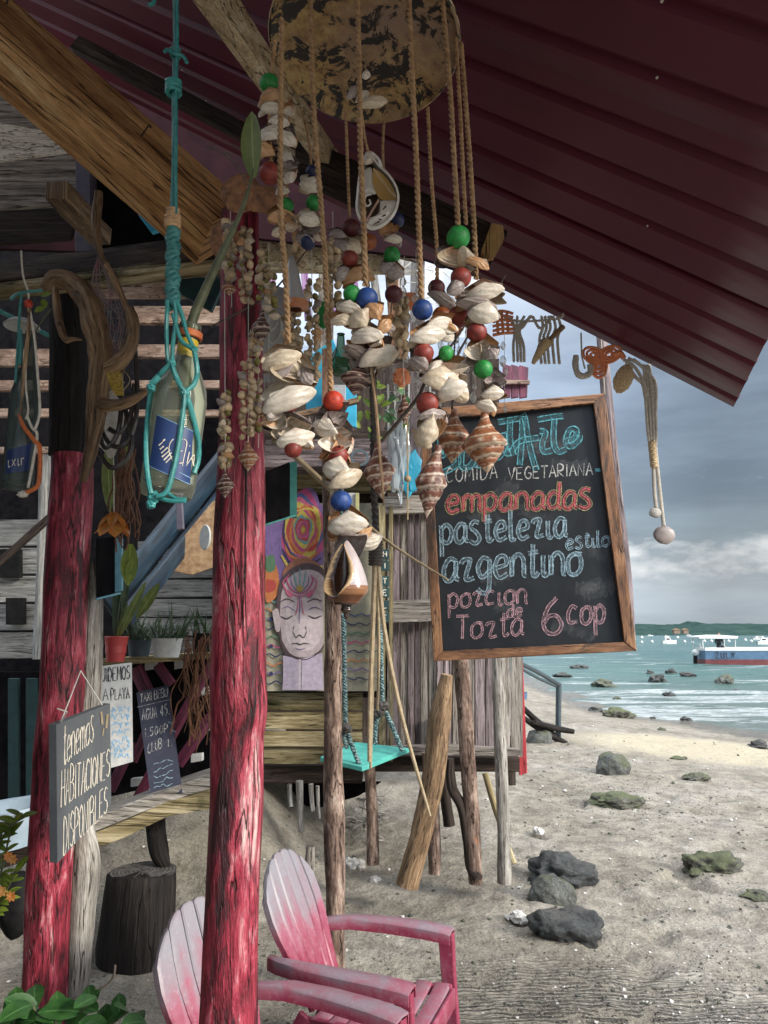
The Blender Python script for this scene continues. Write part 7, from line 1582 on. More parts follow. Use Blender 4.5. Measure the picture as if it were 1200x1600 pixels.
# second bottle
Y2 = 1.75
b2_, cy2, rad2, Ln2 = bottle('smaller looking smoky bottle hung at the left edge in orange and grey cords', (26, 766), (50, 520), Y2, 46, 'glass2', None, None, None)
cylabel(b2_, cy2, [(11, 704), (50, 692), (44, 736), (8, 740)], 'label'); mb = MB(); write(mb, cy2, word('ixir', (12, 730), (38, 726), 17, gapf=.25), 1.3, .0012); mb.build('label_print', M_['cream_paint'], b2_, smooth_=False)
h2 = thing('cord_hanger', 'orange and grey cord hanger with loose ends holding the left bottle', 'cord hanger', tuple(P(44, 460, Y2)))
for pts, r_, mt in (([(33, 392), (36, 430), (44, 456), (44, 480)], 1.6, 'grey_rope'), ([(44, 470), (46, 500), (40, 560), (36, 610), (32, 650)], 3.2, 'brown'), ([(44, 470), (54, 530), (60, 600), (62, 645), (55, 670)], 2, 'grey_rope'), ([(30, 648), (38, 668), (54, 688), (62, 700), (62, 740), (58, 760), (40, 770)], 3.6, 'orange_cord'), ([(42, 650), (50, 668), (58, 680), (52, 720), (44, 762)], 2.2, 'grey_rope'), ([(40, 655), (44, 640), (40, 590), (44, 500)], 1.6, 'grey_rope'), ([(34, 455), (30, 500), (28, 540), (24, 598)], 2.2, 'dteal_rope'), ([(31, 515), (33, 545), (31, 570)], 3.4, 'dteal_rope'), ([(16, 468), (26, 460), (44, 456), (66, 454)], 2.6, 'dteal_rope')): cord(h2, pts, r_, Y2 - .03, mt)
mb = MB(); mb.blob(P(45, 475, Y2 - .03), (.010, .010, .011), 3, .2); mb.build('bead', M_['b_orange'], h2); mb = MB(); mb.blob(P(36, 772, Y2 - .03), (.012, .01, .008), 3, .3, 2); mb.build('knot', M_['grey_rope'], h2)
mb = MB(); mb.lathe([(.001, .01), (.05, .008), (.075, -.008), (.078, -.004), (.05, .014), (.001, .016)], 28, Matrix.Translation(P(34, 508, 3.2)) @ Matrix.Diagonal((1, 1, 1.4, 1)).to_4x4()); tag(mb.build('lamp_shade', M_['paper']), 'small pale lamp shade under the slats behind the left bottle', 'lamp shade')
tag(beampx('green_pipe', (-20, 476, 3.4), (92, 532, 3.4), .02, .02, 'teal_edge', None), 'thin mint green pipe slanting behind the left bottle', 'pipe')
lf = thing('sprig', 'small sprig with two yellow green leaves near the left bottle top', 'sprig', tuple(P(60, 520, 1.9)))
mb = MB(); mb.tube(TP([(52, 524), (66, 500), (80, 482)], 1.9), .002, 5); mb.build('stem', M_['stem'], lf)
for (u, v, dx, dz) in ((70, 492, -.6, -.4), (66, 480, .5, -.8), (64, 474, 1, .2)): mb = MB(); mb.leaf(P(u, v - 12, 1.9), V((dx, -.2, dz)), V((.2, -1, .1)), .03, .018, .1); mb.build('leaf', M_['leafy'], lf)
# ------------------------------------------------------------------ driftwood wall piece with net
dw = thing('driftwood_sculpture', 'twisted brown driftwood branch hung before the left red post', 'driftwood', tuple(P(150, 600, 2.0)))
for pts, rp in (([(70, 452, 2.1), (86, 436, 2.1), (112, 442, 2.1), (136, 468, 2.08), (150, 510, 2.06), (158, 560, 2.05), (152, 620, 2.05), (146, 680, 2.05), (136, 730, 2.04), (130, 752, 2.04)], [9, 13, 15, 19, 20, 18, 16, 12, 8, 5]),
                ([(86, 452, 2.08), (90, 490, 2.05), (97, 520, 2.03), (104, 534, 2.02)], [6, 6, 6, 3]), ([(104, 532, 2.02), (116, 530, 2.02), (128, 531, 2.03)], [5, 3, 1.5]),
                ([(158, 578, 2.05), (182, 568, 2.03), (200, 548, 2.02), (208, 520, 2.02), (204, 492, 2.02), (196, 476, 2.02)], [12, 12, 11, 10, 9, 4]),
                ([(156, 632, 2.05), (178, 634, 2.02), (205, 626, 2.0), (230, 611, 1.98)], [12, 9, 7, 4]),
                ([(200, 490, 2.02), (190, 462, 2.02), (180, 440, 2.02), (166, 414, 2.02)], [5, 5, 6, 5]), ([(166, 412, 2.02), (156, 396, 2.03), (150, 350, 2.03), (154, 300, 2.03)], [4, 5, 7, 6])):
    mb = MB(); limb(mb, pts, rp, seg=16, rough=.24, freq=22, n=7); mb.build('branch', M_['brown'], dw, ang=70)
mb = MB(); random.seed(6)
for i in range(11):
    q = [(154 + random.uniform(-3, 3), 396), (158 + random.uniform(-14, 20), 450), (170 + random.uniform(-18, 26), 500), (168 + random.uniform(-12, 24), 560)]; mb.tube(smooth(TP(q, 2.06 + random.uniform(-.02, .02)), 5), .0013, 4)
for i in range(16):
    v = 420 + i * 10; mb.tube(smooth(TP([(150 + (i % 3) * 3, v), (168, v + random.uniform(-14, 14)), (192 + random.uniform(-6, 6), v + random.uniform(-9, 9))], 2.06), 4), .001, 4)
mb.build('net', M_['net'], dw, kind='stuff')
mb = MB()
for i in range(15):
    a_ = random.uniform(0, 6.28); u, v = 180 + random.uniform(-16, 16), 555 + random.uniform(-60, 60) * .5; mb.tube(smooth(TP([(u, v), (u + 12 * math.cos(a_), v + 16), (u + 9 * math.sin(a_), v + 36)], 2.05), 4), .0016, 5)
mb.build('wire_mesh', M_['cane'], dw, kind='stuff')
mb = MB()
for i in range(9):
    mb.tube(smooth(TP([(166 + i * 1.6, 584 + i * 3.4), (176 + i * 2.0, 590 + i * 3.0 + (i % 2) * 4), (186 + i * .8, 580 + i * 4.2)], 1.99), 4), .0012, 5); mb.tube(smooth(TP([(168 + i * 2.6, 582), (172 + i * 2.4, 600), (180 + i * 1.6, 618)], 1.985), 4), .0011, 5)
mb.build('yellow_coil', M_['label_y'], dw)
hs = thing('rubber_hose_loops', 'tangled black hose loops hanging over the left red post', 'hose', tuple(P(180, 660, 2.1)))
mb = MB()
for pts in ([(206, 480), (212, 560), (214, 640), (200, 690), (176, 696), (158, 670), (152, 640)], [(196, 640), (206, 690), (196, 720), (172, 730), (150, 700)], [(150, 560), (140, 600), (144, 650), (158, 680)], [(210, 600), (204, 650), (188, 676), (170, 670)], [(186, 560), (190, 620), (184, 676), (166, 700), (156, 684)]): mb.tube(smooth(TP(pts, 2.14), 6), .0075, 8, rough=.1, freq=30)
mb.build('loop', M_['dark_net'], hs)
mb = MB(); mb.blob(P(171, 660, 2.3), (.045, .02, .10), 3, .3, 1.5, 4); tag(mb.build('pale_bark', M_['coral']), 'pale bark piece inside the hose loops', 'bark')
rt = thing('dried_vine', 'dry tangled vine hanging below the hose loops', 'vine', tuple(P(200, 760, 2.3))); mb = MB(); random.seed(19)
for k in range(26):
    q = [(random.uniform(188, 212), 700 + random.uniform(-10, 30))]
    for j in range(5): q.append((q[-1][0] + random.uniform(-10, 10), q[-1][1] + random.uniform(14, 36)))
    mb.tube(smooth(TP(q, 2.3 + random.uniform(-.05, .05)), 4), .003, 5)
mb.build('tendril', M_['dryleaf'], rt, kind='stuff')
sf = thing('shell_flower', 'orange shell shaped like a hanging tulip below the hose loops', 'shell', tuple(P(178, 815, 2.2)))
mb = MB(); mb.tube(TP([(177, 700), (178, 760), (178, 800)], 2.2), .0015, 5); mb.build('cord', M_['grey_rope'], sf)
for k in range(7):
    a_ = k * .9; mb = MB(); mb.leaf(P(178, 800, 2.2), V((math.cos(a_) * .42, math.sin(a_) * .42, -1)), V((math.cos(a_), math.sin(a_), .3)), .085, .055, -.25, 6); mb.build('petal', M_['flower'], sf)
for (u0, v0, u1, v1, mt) in ((168, 690, 170, 796, 'leafb'), (196, 690, 204, 770, 'leafb'), (200, 850, 206, 912, 'leafy')):
    pass
dl_ = thing('drying_leaves', 'drooping yellow green leaves beside the sky blue edged board', 'leaves', tuple(P(200, 860, 2.9)))
for (u0, v0, u1, v1, w_) in ((168, 700, 172, 800, .05), (196, 690, 204, 740, .045), (204, 850, 200, 915, .06), (196, 860, 210, 900, .05), (208, 872, 202, 910, .04)):
    mb = MB(); a_, b_ = P(u0, v0, 2.6), P(u1, v1, 2.6); mb.leaf(a_, b_ - a_, V((.4, -1, 0)), (b_ - a_).length, w_, .06, 6); mb.build('leaf', M_['leafy' if v0 > 800 else 'leafb'], dl_)

# ------------------------------------------------------------------ canes, twigs and cords in the middle
def cane(lab, pts, rp, mt='cane', cat='stick', nm='cane'):
    mb = MB(); limb(mb, pts, rp, seg=8, rough=.05, freq=20); return tag(mb.build(nm, M_[mt]), lab, cat)
cane('pale stick slanting from upper left through the blue bead towards the blackboard', [(453, 706, 1.42), (520, 768, 1.34), (600, 842, 1.2), (700, 906, 1.08)], [4.5, 4.5, 2.6, 1.3])
br = cane('two pronged dark twig rising to the right between the hanging shells', [(596, 690, 1.4), (650, 625, 1.35), (668, 590, 1.3), (700, 548, 1.3), (745, 480, 1.28)], [3, 3, 2.6, 2, 1.2], 'twig', 'twig', 'twig')
cane('upper thin dark twig crossing behind the shells at right', [(688, 620, 1.4), (720, 545, 1.35), (790, 430, 1.3)], [2, 1.8, 1.2], 'twig', 'twig', 'twig')
cane('thin dark twig passing under the cream clam pair', [(330, 510, 1.5), (420, 460, 1.5), (480, 390, 1.4)], [1.5, 1.5, 1.2], 'twig', 'twig', 'twig')
cane('reddish thin cane tied to the middle braided rope above the whelk', [(580, 568, 1.15), (586, 620, 1.13), (592, 690, 1.12), (600, 790, 1.12)], [3.4, 3, 2.6, 1.4], 'brown')
bn = thing('cane_bundle', 'bundle of long pale canes bound with dark cord beside the swing', 'canes', tuple(P(585, 880, 3.4)))
for pts, rp in (([(586, 870, 3.4), (583, 960, 3.4), (578, 1100, 3.4), (577, 1190, 3.4)], [4, 4, 3.4, 3]), ([(590, 870, 3.42), (600, 980, 3.4), (628, 1120, 3.4), (672, 1275, 3.4)], [4, 3.6, 3.4, 2.2]), ([(584, 870, 3.45), (583, 1040, 3.45), (579, 1200, 3.45)], [2.6, 2.4, 2.2]), ([(588, 880, 3.45), (592, 1000, 3.45), (590, 1110, 3.45)], [2.4, 2.4, 2.0])):
    mb = MB(); limb(mb, pts, rp, seg=8, rough=.03); mb.build('cane', M_['cane'], bn)
mb = MB()
for k in range(8): 
    cc = P(587, 846 + k * 5, 3.4); s_ = PX(587, 860, 3.4); mb.tube([cc + V((math.cos(t) * 9 * s_, math.sin(t) * 8 * s_, 0)) for t in [x * .5236 for x in range(13)]], 3 * s_, 6, cap=False)
mb.build('binding', M_['dark_rope'], bn)
mb = MB(); mb.rope(TP([(583, 560), (584, 640), (583, 740), (586, 800), (588, 850)], 3.3), 6 * PX(583, 700, 3.3), .06); mb.build('braided_cord', M_['dark_rope'], bn)
# swing
sw = thing('swing', 'mint green plank swing hung on speckled ropes below the mural', 'swing', tuple(P(570, 1190, 4.85)))
q = [P(500, 1190, 4.62), P(566, 1206, 4.5), P(640, 1176, 4.95), P(556, 1166, 5.05)]
mb = MB(); mb.prism(q, V((0, 0, .028))); mb.build('seat', M_['teal_seat'], sw, smooth_=False, bevel=.004)
s_ = PX(540, 1150, 4.6)
for pts in ([(537, 960), (538, 1040), (540, 1138)], [(540, 1138), (549, 1162), (562, 1196)], [(536, 1134), (538, 1150), (542, 1168)]): mb = MB(); mb.rope(TP(pts, 4.55), 4.2 * s_, .035); mb.build('rope', M_['swing_rope'], sw)
for pts in ([(594, 900), (595, 1000), (598, 1102)], [(598, 1104), (610, 1128), (628, 1172)], [(598, 1104), (588, 1130), (586, 1162)]): mb = MB(); mb.rope(TP(pts, 4.75), 4.2 * s_, .035); mb.build('rope', M_['swing_rope'], sw)
mb = MB()
for (u, v, Y) in ((539, 1138, 4.53), (598, 1104, 4.73), (592, 1112, 4.73)): mb.blob(P(u, v, Y), (10 * s_, 8 * s_, 9 * s_), 3, .4, 2.4, u)
mb.build('knot', M_['dark_rope'], sw)
# cloth banner, green bottle, bags, crystal pieces
wb = thing('lettered_cloth', 'grey cloth with white curly lettering behind the front rope', 'cloth', tuple(P(430, 600, 2.6)))
cq = Pl(P(405, 470, 2.6), P(462, 470, 2.7), P(430, 600, 2.6)); mb = MB(); mb.prism([cq.at(412, 596), cq.at(462, 602), cq.at(452, 452), cq.at(408, 440)], V((0, .004, 0))); mb.build('panel', M_['cloth'], wb, smooth_=False)
mb = MB(); write(mb, cq, [sm2([(424, 492), (434, 498), (430, 512), (420, 520), (422, 536), (434, 530), (440, 512), (438, 498)]), sm2([(436, 540), (428, 560), (434, 574), (440, 560), (446, 548), (446, 570), (450, 580)])], 2.6); mb.build('lettering', M_['white'], wb, smooth_=False)
gb = thing('green_bottle', 'upturned green glass bottle hanging behind the second front rope', 'bottle', tuple(P(531, 520, 2.2))); mb = MB(); mb.lathe([(.001, 0), (.030, .002), (.034, .02), (.034, .05), (.014, .09), (.011, .13), (.013, .132), (.001, .133)], 24, Matrix.Translation(P(532, 585, 2.2))); mb.build('glass_body', M_['ggl'], gb)
mb = MB(); mb.prism([P(520, 600, 2.6), P(545, 600, 2.6), P(552, 560, 2.6), P(524, 556, 2.6)], V((0, .01, 0))); tag(mb.build('pale_card', M_['paper']), 'pale card tucked above the cyan board behind the ropes', 'card')
mb = MB(); mb.blob(P(506, 492, 1.6), (.016, .01, .032), 3, .2); tag(mb.build('green_tag', M_['b_green']), 'dark green oval tag between the two front ropes', 'tag')
pb = thing('plastic_bag', 'clear crumpled plastic bag with blue tint hanging behind the whelks', 'bag', tuple(P(630, 700, 1.7))); random.seed(12)
mb = MB(); mb.blob(P(622, 712, 1.7), (.022, .012, .085), 4, .55, 1.6, 3); mb.build('bag', M_['plastic'], pb, ang=20)
mb = MB(); mb.blob(P(640, 740, 1.75), (.028, .010, .05), 3, .5, 1.6, 9); mb.build('blue_cloth', M_['cyan'], pb, ang=20)
mb = MB(); mb.tube(TP([(636, 640), (637, 720), (637, 812)], 1.6), .0018, 5); mb.blob(P(637, 748, 1.6), (.008, .008, .008), 2, .1); mb.build('cord', M_['cane'], pb)
cx_ = thing('crystal_curtain', 'glittering clear glass pieces on strings left of the blackboard top', 'glass mobile', tuple(P(710, 420, 2.3))); random.seed(31)
for (u, v0, v1) in ((632, 440, 560), (650, 430, 640), (690, 520, 640), (702, 500, 600), (716, 530, 620), (728, 500, 630), (742, 560, 625), (664, 560, 640), (620, 560, 640), (788, 540, 640)):
    Yg = 1.9 + random.random() * .5; mb = MB(); mb.tube(TP([(u, v0 - 40), (u + random.uniform(-3, 3), v1)], Yg), .0008, 4); s2 = mb.build('string', M_['white_cord'], cx_); v = v0
    while v < v1:
        s_ = PX(u, v, Yg) * random.uniform(3.5, 9); mb = MB(); mb.lathe([(.0005, -1.3 * s_), (.6 * s_, -.6 * s_), (.75 * s_, 0), (.5 * s_, .7 * s_), (.0005, 1.2 * s_)], 6, Matrix.Translation(P(u + random.uniform(-3, 3), v, Yg)) @ Matrix.Rotation(random.uniform(0, 1), 4, 'Z')); mb.build('crystal', M_['crystal'], s2, smooth_=False); v += random.uniform(13, 26)
lc = thing('white_net_cloth', 'white net cloth with fine cord pattern hanging under the pale header beam', 'cloth', tuple(P(700, 420, 4.3))); mb = MB(); n = 16; g = []
for j in range(n + 1):
    g.append([mb.vert(P(622 + i * (165 - 25 * j / n) / n, 404 + i * 2.6 + j * (5.0 + .9 * math.sin(i * .7)), 4.3 + .05 * math.sin(i * 1.1))) for i in range(n + 1)])
for j in range(n):
    for i in range(n): mb.face((g[j][i], g[j][i + 1], g[j + 1][i + 1], g[j + 1][i]))
M_['lace'] = chalk('thin_white_cloth', (.62, .62, .60), .10, .9, 60, .55); mb.build('cloth', M_['lace'], lc)
mb = MB()
for k in range(26):
    u = random.uniform(625, 770); v = random.uniform(415, 480); a_ = random.uniform(-1, 1); mb.tube(TP([(u, v), (u + 16 * math.cos(a_), v + 16 * math.sin(a_))], 4.26), .003, 4)
mb.build('cord_pattern', M_['white_cord'], lc)
for (u, v, w_, lab) in ((528 + 90, 590, 12, 'small red crochet flower behind the clam cluster'),):
    mb = MB(); mb.blob(P(628, 590, 1.8), (.02, .01, .022), 3, .5, 3); tag(mb.build('crochet_flower', M_['crochet']), lab, 'crochet flower')
for (u, v, lab) in ((632, 470, 'coral crochet patch behind the blue bead'), (700, 515, 'coral crochet patch behind the twin red beads')):
    mb = MB(); mb.blob(P(u, v, 2.6), (.05, .01, .035), 3, .4, 2, u); tag(mb.build('crochet_patch', M_['crochet']), lab, 'crochet')
vp = thing('hanging_plant', 'bright green trailing plant behind the braided cord', 'plant', tuple(P(588, 640, 5.6))); random.seed(2)
for k in range(46):
    p = P(random.uniform(562, 640), random.uniform(590, 705), 5.5 + random.uniform(-.2, .3)); mb = MB() if k % 8 == 0 else mb
    mb.leaf(p, V((random.uniform(-1, 1), -.4, random.uniform(-1, .6))), V((0, -1, .3)), random.uniform(.07, .13), .05, .2)
    if k % 8 == 7: mb.build('foliage', M_['leafy' if k % 16 == 7 else 'leaf'], vp)
mb = MB(); random.seed(23)
for k in range(80):
    p = P(random.uniform(410, 560), random.uniform(690, 745), 5.9 + random.uniform(-.2, .3)); mb.leaf(p, V((random.uniform(-1, 1), -.4, random.uniform(-1, .6))), V((0, -1, .3)), random.uniform(.05, .1), .04, .2)
tag(mb.build('shelf_foliage', M_['leafd']), 'dark foliage row behind the stick above the mural', 'plant')
mb = MB(); mb.lathe([(.05, 0), (.065, .0), (.065, .01), (.05, .01)], 28, Matrix.Translation(P(562, 716, 5.15)) @ Matrix.Rotation(R(80), 4, 'X')); tag(mb.build('metal_ring', M_['steel']), 'dark metal ring under the shelf behind the orange beads', 'ring')
ws = thing('plum_shutter', 'plum coloured shutter panel above the blackboard top rail', 'shutter', tuple(P(805, 620, 4.2)))
for k in range(3): plank('board', [(786 + k * 13, 622), (798 + k * 13, 620), (800 + k * 13, 572 + k), (786 + k * 13, 568 + k)], 4.2, .02, 'purple', ws)
plank('frame_strip', [(784, 600), (828, 600), (828, 594), (784, 593)], 4.17, .02, 'slat', ws, True)

# ------------------------------------------------------------------ crochet and macrame garland at the roof edge
ga = thing('macrame_garland', 'garland of coral crochet motifs and grey macrame cords at the roof edge', 'garland', tuple(P(880, 520, 3.0))); Yg = 3.0
mb = MB(); mb.rope(TP([(760, 470), (800, 500), (870, 498), (880, 490)], Yg), .006, .03); mb.build('top_cord', M_['grey_rope'], ga)
def fringe(pts, r_=2.6, mt='grey_rope', nm='fringe_cord', Y=None):
    mb = MB(); mb.rope(TP(pts, Y or Yg), r_ * PX(850, 540, Yg), .02); mb.build(nm, M_[mt], ga)
for u in (802, 808, 813, 818): fringe([(815 + (u - 811) * 2.2, 494), (808 + (u - 810) * .5, 514), (u, 540), (u + 1, 565)])
for u in (846, 852, 858, 866, 874): fringe([(846 + (u - 846) * .9, 494), (u + 2, 512), (u - 3, 530), (u, 568)])
fringe([(800, 500), (806, 512), (816, 512), (828, 494)]); fringe([(832, 494), (842, 512), (852, 508), (862, 494)])
mb = MB(); limb(mb, [(880, 510, Yg), (855, 535, Yg)], [4.5, 4]); mb.build('dowel', M_['brown'], ga); mb = MB(); limb(mb, [(856, 532, Yg), (844, 548, Yg), (833, 568, Yg)], [8, 7, 3], rough=.3, freq=60); mb.build('straw_tassel', M_['tan_crochet'], ga)
def motif(strokes, mt, w_, nm):
    mb = MB()
    for s2 in strokes: mb.tube(smooth(TP(s2, Yg), 4), w_ * PX(900, 560, Yg), 6, rough=.25, freq=60)
    mb.build(nm, M_[mt], ga)
motif([[(770, 489 + k * 7), (785, 486 + k * 7), (802, 490 + k * 6)] for k in range(6)] + [[(776 + k * 8, 488), (778 + k * 8, 520)] for k in range(3)], 'crochet', 2.4, 'coral_motif')
lob = []
for (cx2, cy2_, rx_, ry_, a0) in ((928, 556, 18, 12, .5), (952, 554, 20, 12, -.4), (936, 572, 12, 18, 0)):
    for k in range(3):
        f = 1 - k * .34; lob.append([(cx2 + rx_ * f * math.cos(t) * math.cos(a0) - ry_ * f * math.sin(t) * math.sin(a0), cy2_ + rx_ * f * math.cos(t) * math.sin(a0) + ry_ * f * math.sin(t) * math.cos(a0)) for t in [x * .785 for x in range(9)]])
motif(lob, 'crochet', 2.3, 'coral_motif'); motif([[(957, 556), (968, 552), (975, 560)]], 'crochet', 5, 'coral_motif')
mb = MB(); mb.tube(smooth(TP([(900, 556), (899, 572), (903, 584), (912, 588), (922, 582), (922, 570)], Yg), 5), 5 * PX(900, 560, Yg), 8, rough=.2, freq=60); mb.tube(TP([(908, 520), (909, 556), (914, 576)], Yg), .004, 5); mb.build('string_ring', M_['grey_rope'], ga)
mb = MB(); mb.blob(P(974, 592, Yg), (14 * PX(974, 592, Yg), .02, 24 * PX(974, 592, Yg)), 4, .16, 6, 3, Matrix.Rotation(R(25), 4, 'Y').to_3x3()); mb.build('straw_pod', M_['tan_crochet'], ga)
for pts in ([(975, 562), (990, 572), (1002, 590), (1012, 620)], [(982, 560), (1000, 570), (1014, 590), (1020, 640)], [(990, 562), (1010, 580), (1024, 600), (1024, 650)], [(978, 568), (994, 590), (1004, 600), (1008, 620)]): fringe(pts, 3)
for du in (-7, -2.5, 2.5, 7): fringe([(1010 + du * .6, 570), (1016 + du, 630), (1019 + du * .9, 680), (1021 + du * .3, 712)], 2.6)
fringe([(1020, 700), (1022, 760), (1025, 792)], 3.2); fringe([(1024, 700), (1030, 760), (1037, 822)], 3.2)
fringe([(1018, 690), (1022, 730)], 6, 'tan_crochet')
s_ = PX(1030, 820, Yg)
for (u, v, r_) in ((1024, 801, 10), (1038, 836, 17)):
    mb = MB(); mb.blob(P(u, v, Yg), (r_ * s_, .012, r_ * .82 * s_), 3, .10, 1.6, u); mb.build('shell_disc', M_['sh_grey' if r_ > 12 else 'coral'], ga)
mb = MB(); mb.tube(smooth(TP([(1176, 490), (1184, 500), (1200, 502)], 2.3), 4), .006, 6); tag(mb.build('tied_cloth', M_['white_cord']), 'scrap of pale string tied at the right roof edge', 'string')

# ------------------------------------------------------------------ moulded garden chairs
def colset(mb, fn):
    mb.hascol = True; mb.c = [(*( [fn(V(p))] * 3), 1) for p in mb.v]
def slat_poly(mb, pts2, th, fr):
    """pts2: (a,b) outline in the slat's plane; fr: maps (a,b,c)->xyz"""
    A = [mb.vert(fr(a, b_, 0)) for a, b_ in pts2]; n = len(A); ins = []
    cx2 = sum(a for a, _ in pts2) / n; cb2 = sum(b_ for _, b_ in pts2) / n
    B = [mb.vert(fr(a, b_, th * .75)) for a, b_ in pts2]; C_ = [mb.vert(fr(a + (cx2 - a) * .16, b_ + (cb2 - b_) * .012 + (.004 if b_ < cb2 else -.004), th)) for a, b_ in pts2]
    mb.face(A[::-1]); mb.face(C_)
    for i in range(n): j = (i + 1) % n; mb.face((A[i], A[j], B[j], B[i])); mb.face((B[i], B[j], C_[j], C_[i]))
def make_chair(lab):
    r = thing('garden_chair', lab, 'chair', (0, 0, 0), 'pink plastic garden chairs facing the sea')
    bl_back = lambda p: sst(.52, .82, p.z) * .62; bl = lambda p: .18 + .12 * sst(.55, .62, p.z); nS = 6
    tilt = R(24)
    def fb(a, b_, c_): return V((-.21 - b_ * math.sin(tilt) + c_ * math.cos(tilt), a, .33 + b_ * math.cos(tilt) + c_ * math.sin(tilt)))
    for i in range(nS):
        f = (i - (nS - 1) / 2) / (nS / 2); f0, f1 = (i - nS / 2) / (nS / 2), (i + 1 - nS / 2) / (nS / 2); o = []
        def W(b_): return .165 + .10 * sst(0, .45, b_) - .035 * sst(.45, .72, b_)
        top = lambda f_: .70 - .17 * abs(f_) ** 2.6
        g = .0028
        for k in range(7): b_ = k / 6 * (top(f0) - .004); o.append((f0 * W(b_) + g, b_))
        L_ = o; Rr_ = []
        for k in range(7): b_ = k / 6 * (top(f1) - .004); Rr_.append((f1 * W(b_) - g, b_))
        mid = [(( L_[-1][0] * (1 - t) + Rr_[-1][0] * t), top(f0 * (1 - t) + f1 * t) + .004) for t in (.25, .5, .75)]
        mb = MB(); slat_poly(mb, (Rr_ + mid[::-1] + L_[::-1]), .022, fb); colset(mb, bl_back); mb.build('back_slat', M_['chair'], r, ang=25)
    mb = MB(); N2 = 14; L_ = [(-W_b, b_) for W_b, b_ in [(.165 + .10 * sst(0, .45, k / N2 * .53) - .035 * sst(.45, .72, k / N2 * .53) - .004, k / N2 * .53) for k in range(N2 + 1)]]
    out2 = [(-a, b_) for a, b_ in L_] + [(.22 * math.cos(t) , .53 + .155 * math.sin(t)) for t in [x * math.pi / 12 for x in range(1, 12)]] + L_[::-1]
    A = [mb.vert(fb(a, b_, -.012)) for a, b_ in out2]; B = [mb.vert(fb(a, b_, .006)) for a, b_ in out2]; mb.face(A[::-1]); mb.face(B)
    for i in range(len(A)): j = (i + 1) % len(A); mb.face((A[i], A[j], B[j], B[i]))
    colset(mb, bl_back); mb.build('back_shell', M_['chair'], r, ang=30)
    for k in range(6):                      # seat slats across, dished
        x0_ = -.19 + k * .092; z_ = .325 + .035 * (k / 5) ** 1.3 + (.0 if k < 5 else -.012); mb = MB(); mb.beam((x0_ + .04, -.215 - .012 * k, z_), (x0_ + .04, .215 + .012 * k, z_), .078, .022, n=6)
        for i_, p in enumerate(mb.v): q2 = V(p); q2.z -= .02 * (1 - (q2.y / .26) ** 2); mb.v[i_] = tuple(q2)
        colset(mb, lambda p: .30); o = mb.build('seat_slat', M_['chair'], r, bevel=.006, ang=50)
    mb = MB()
    for s2 in (-1, 1): mb.beam((-.22, s2 * .20, .30), (.36, s2 * .265, .335), .03, .05, n=3)
    colset(mb, lambda p: .0); mb.build('seat_frame', M_['chair'], r, bevel=.006)
    mb = MB(); mb.beam((.365, -.27, .30), (.365, .27, .30), .02, .09, n=3); colset(mb, lambda p: .1); mb.build('front_apron', M_['chair'], r, bevel=.006)
    for s2 in (-1, 1):
        # armrest: broad curved plate with turned down edges, running into the back
        mb = MB(); pts = [(-.40, .235, .575, .045), (-.33, .275, .585, .06), (-.2, .315, .597, .085), (0, .33, .60, .10), (.2, .335, .598, .11), (.31, .335, .592, .112), (.345, .335, .585, .105)]
        rows = []
        for (x, y, z_, w_) in pts:
            cs2 = [(-.5, -.055), (-.5, -.008), (-.42, 0), (0, .006), (.42, 0), (.5, -.008), (.5, -.055), (.44, -.055), (.43, -.012), (0, -.006), (-.43, -.012), (-.44, -.055)]
            rows.append([mb.vert((x, s2 * y + a * w_ * s2, z_ + b_)) for a, b_ in cs2])
        n = len(rows[0])
        for i in range(len(rows) - 1):
            for k in range(n): k2 = (k + 1) % n; f = (rows[i][k], rows[i][k2], rows[i + 1][k2], rows[i + 1][k]); mb.face(f if s2 == -1 else f[::-1])
        mb.face(rows[0][::-1] if s2 == 1 else rows[0]); mb.face(rows[-1] if s2 == 1 else rows[-1][::-1])
        colset(mb, lambda p: .36 if p.z > .575 else .02); mb.build('armrest', M_['chair'], r, ang=40)
        mb = MB(); rows = []                                    # front leg: broad moulded panel, hollow at the back
        for z_, x, w_, d_ in ((.575, .30, .05, .10), (.52, .315, .045, .08), (.4, .32, .042, .075), (.2, .335, .04, .07), (0.0, .35, .042, .075)):
            y = .345; rows.append([mb.vert((x + a * d_, s2 * (y + b_ * w_), z_)) for a, b_ in ((-.5, -.5), (-.5, .5), (.42, .5), (.5, .3), (.5, -.3), (.42, -.5))])
        for i in range(len(rows) - 1):
            for k in range(6): k2 = (k + 1) % 6; f = (rows[i][k], rows[i][k2], rows[i + 1][k2], rows[i + 1][k]); mb.face(f if s2 == 1 else f[::-1])
        mb.face(rows[-1]); colset(mb, lambda p: .05); mb.build('leg', M_['chair'], r, ang=40, bevel=.004)
        mb = MB(); mb.beam((-.22, s2 * .20, .33), (-.40, s2 * .25, 0), .035, .07, up=V((1, 0, 0))); colset(mb, lambda p: .0); mb.build('leg', M_['chair'], r, bevel=.005)
    return r
chair = make_chair('faded pink slatted plastic chair on the right, whole backrest visible beside the red post')
fa, fb_ = PZ(512, 1428, .60), PZ(690, 1445, .60); na_, nb_ = PZ(445, 1497, .60), PZ(645, 1545, .60)
print('CHAIR arms', fa, fb_, na_, nb_)
CHP = (V((-.03, 2.52, 0)), R(-14))
def copy_tree(o):
    m_ = {}
    r = o.copy(); COL.objects.link(r)
    for c_ in o.children:
        k = c_.copy(); COL.objects.link(k); k.parent = r
    return r
chair2 = copy_tree(chair); chair2['label'] = 'faded pink slatted plastic chair on the left, its back cut by the red post'
chair.location = (-.07, 3.08, 0); chair.rotation_euler = (0, 0, R(-20)); chair2.location = (-.31, 2.46, 0); chair2.rotation_euler = (0, 0, R(-30))
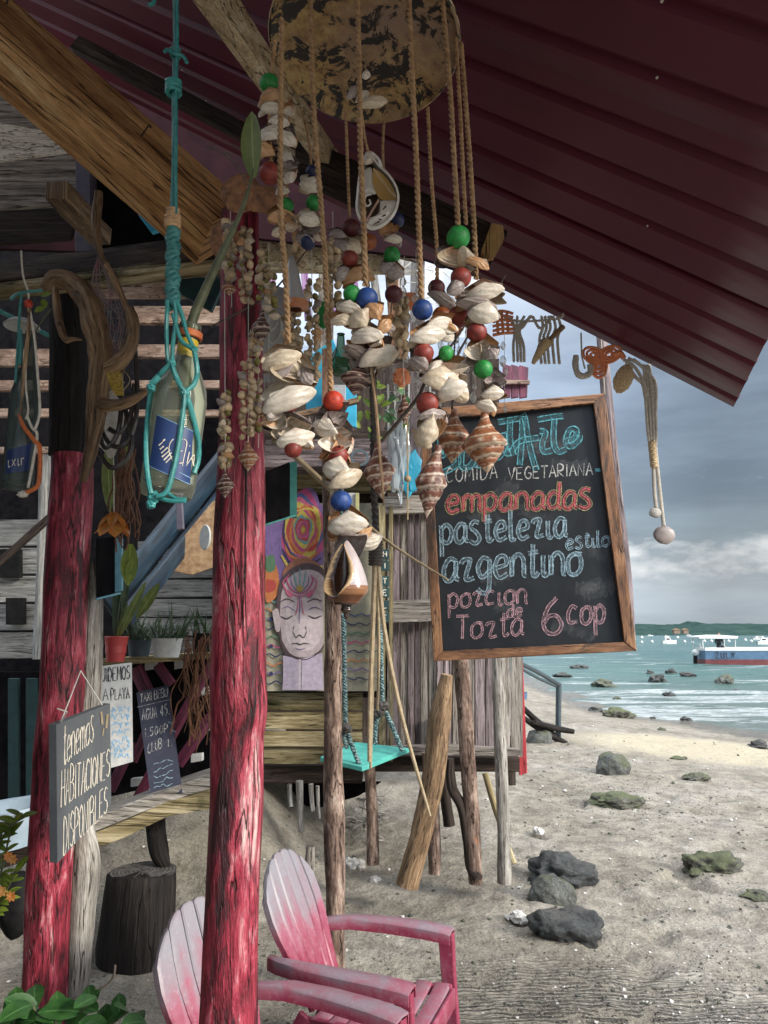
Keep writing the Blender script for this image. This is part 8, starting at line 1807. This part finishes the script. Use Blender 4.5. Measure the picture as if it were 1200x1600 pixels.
for c_ in (chair, chair2): c_.scale = (.79,) * 3
for o in bpy.data.objects:
    if '_inv' in o: del o['_inv']
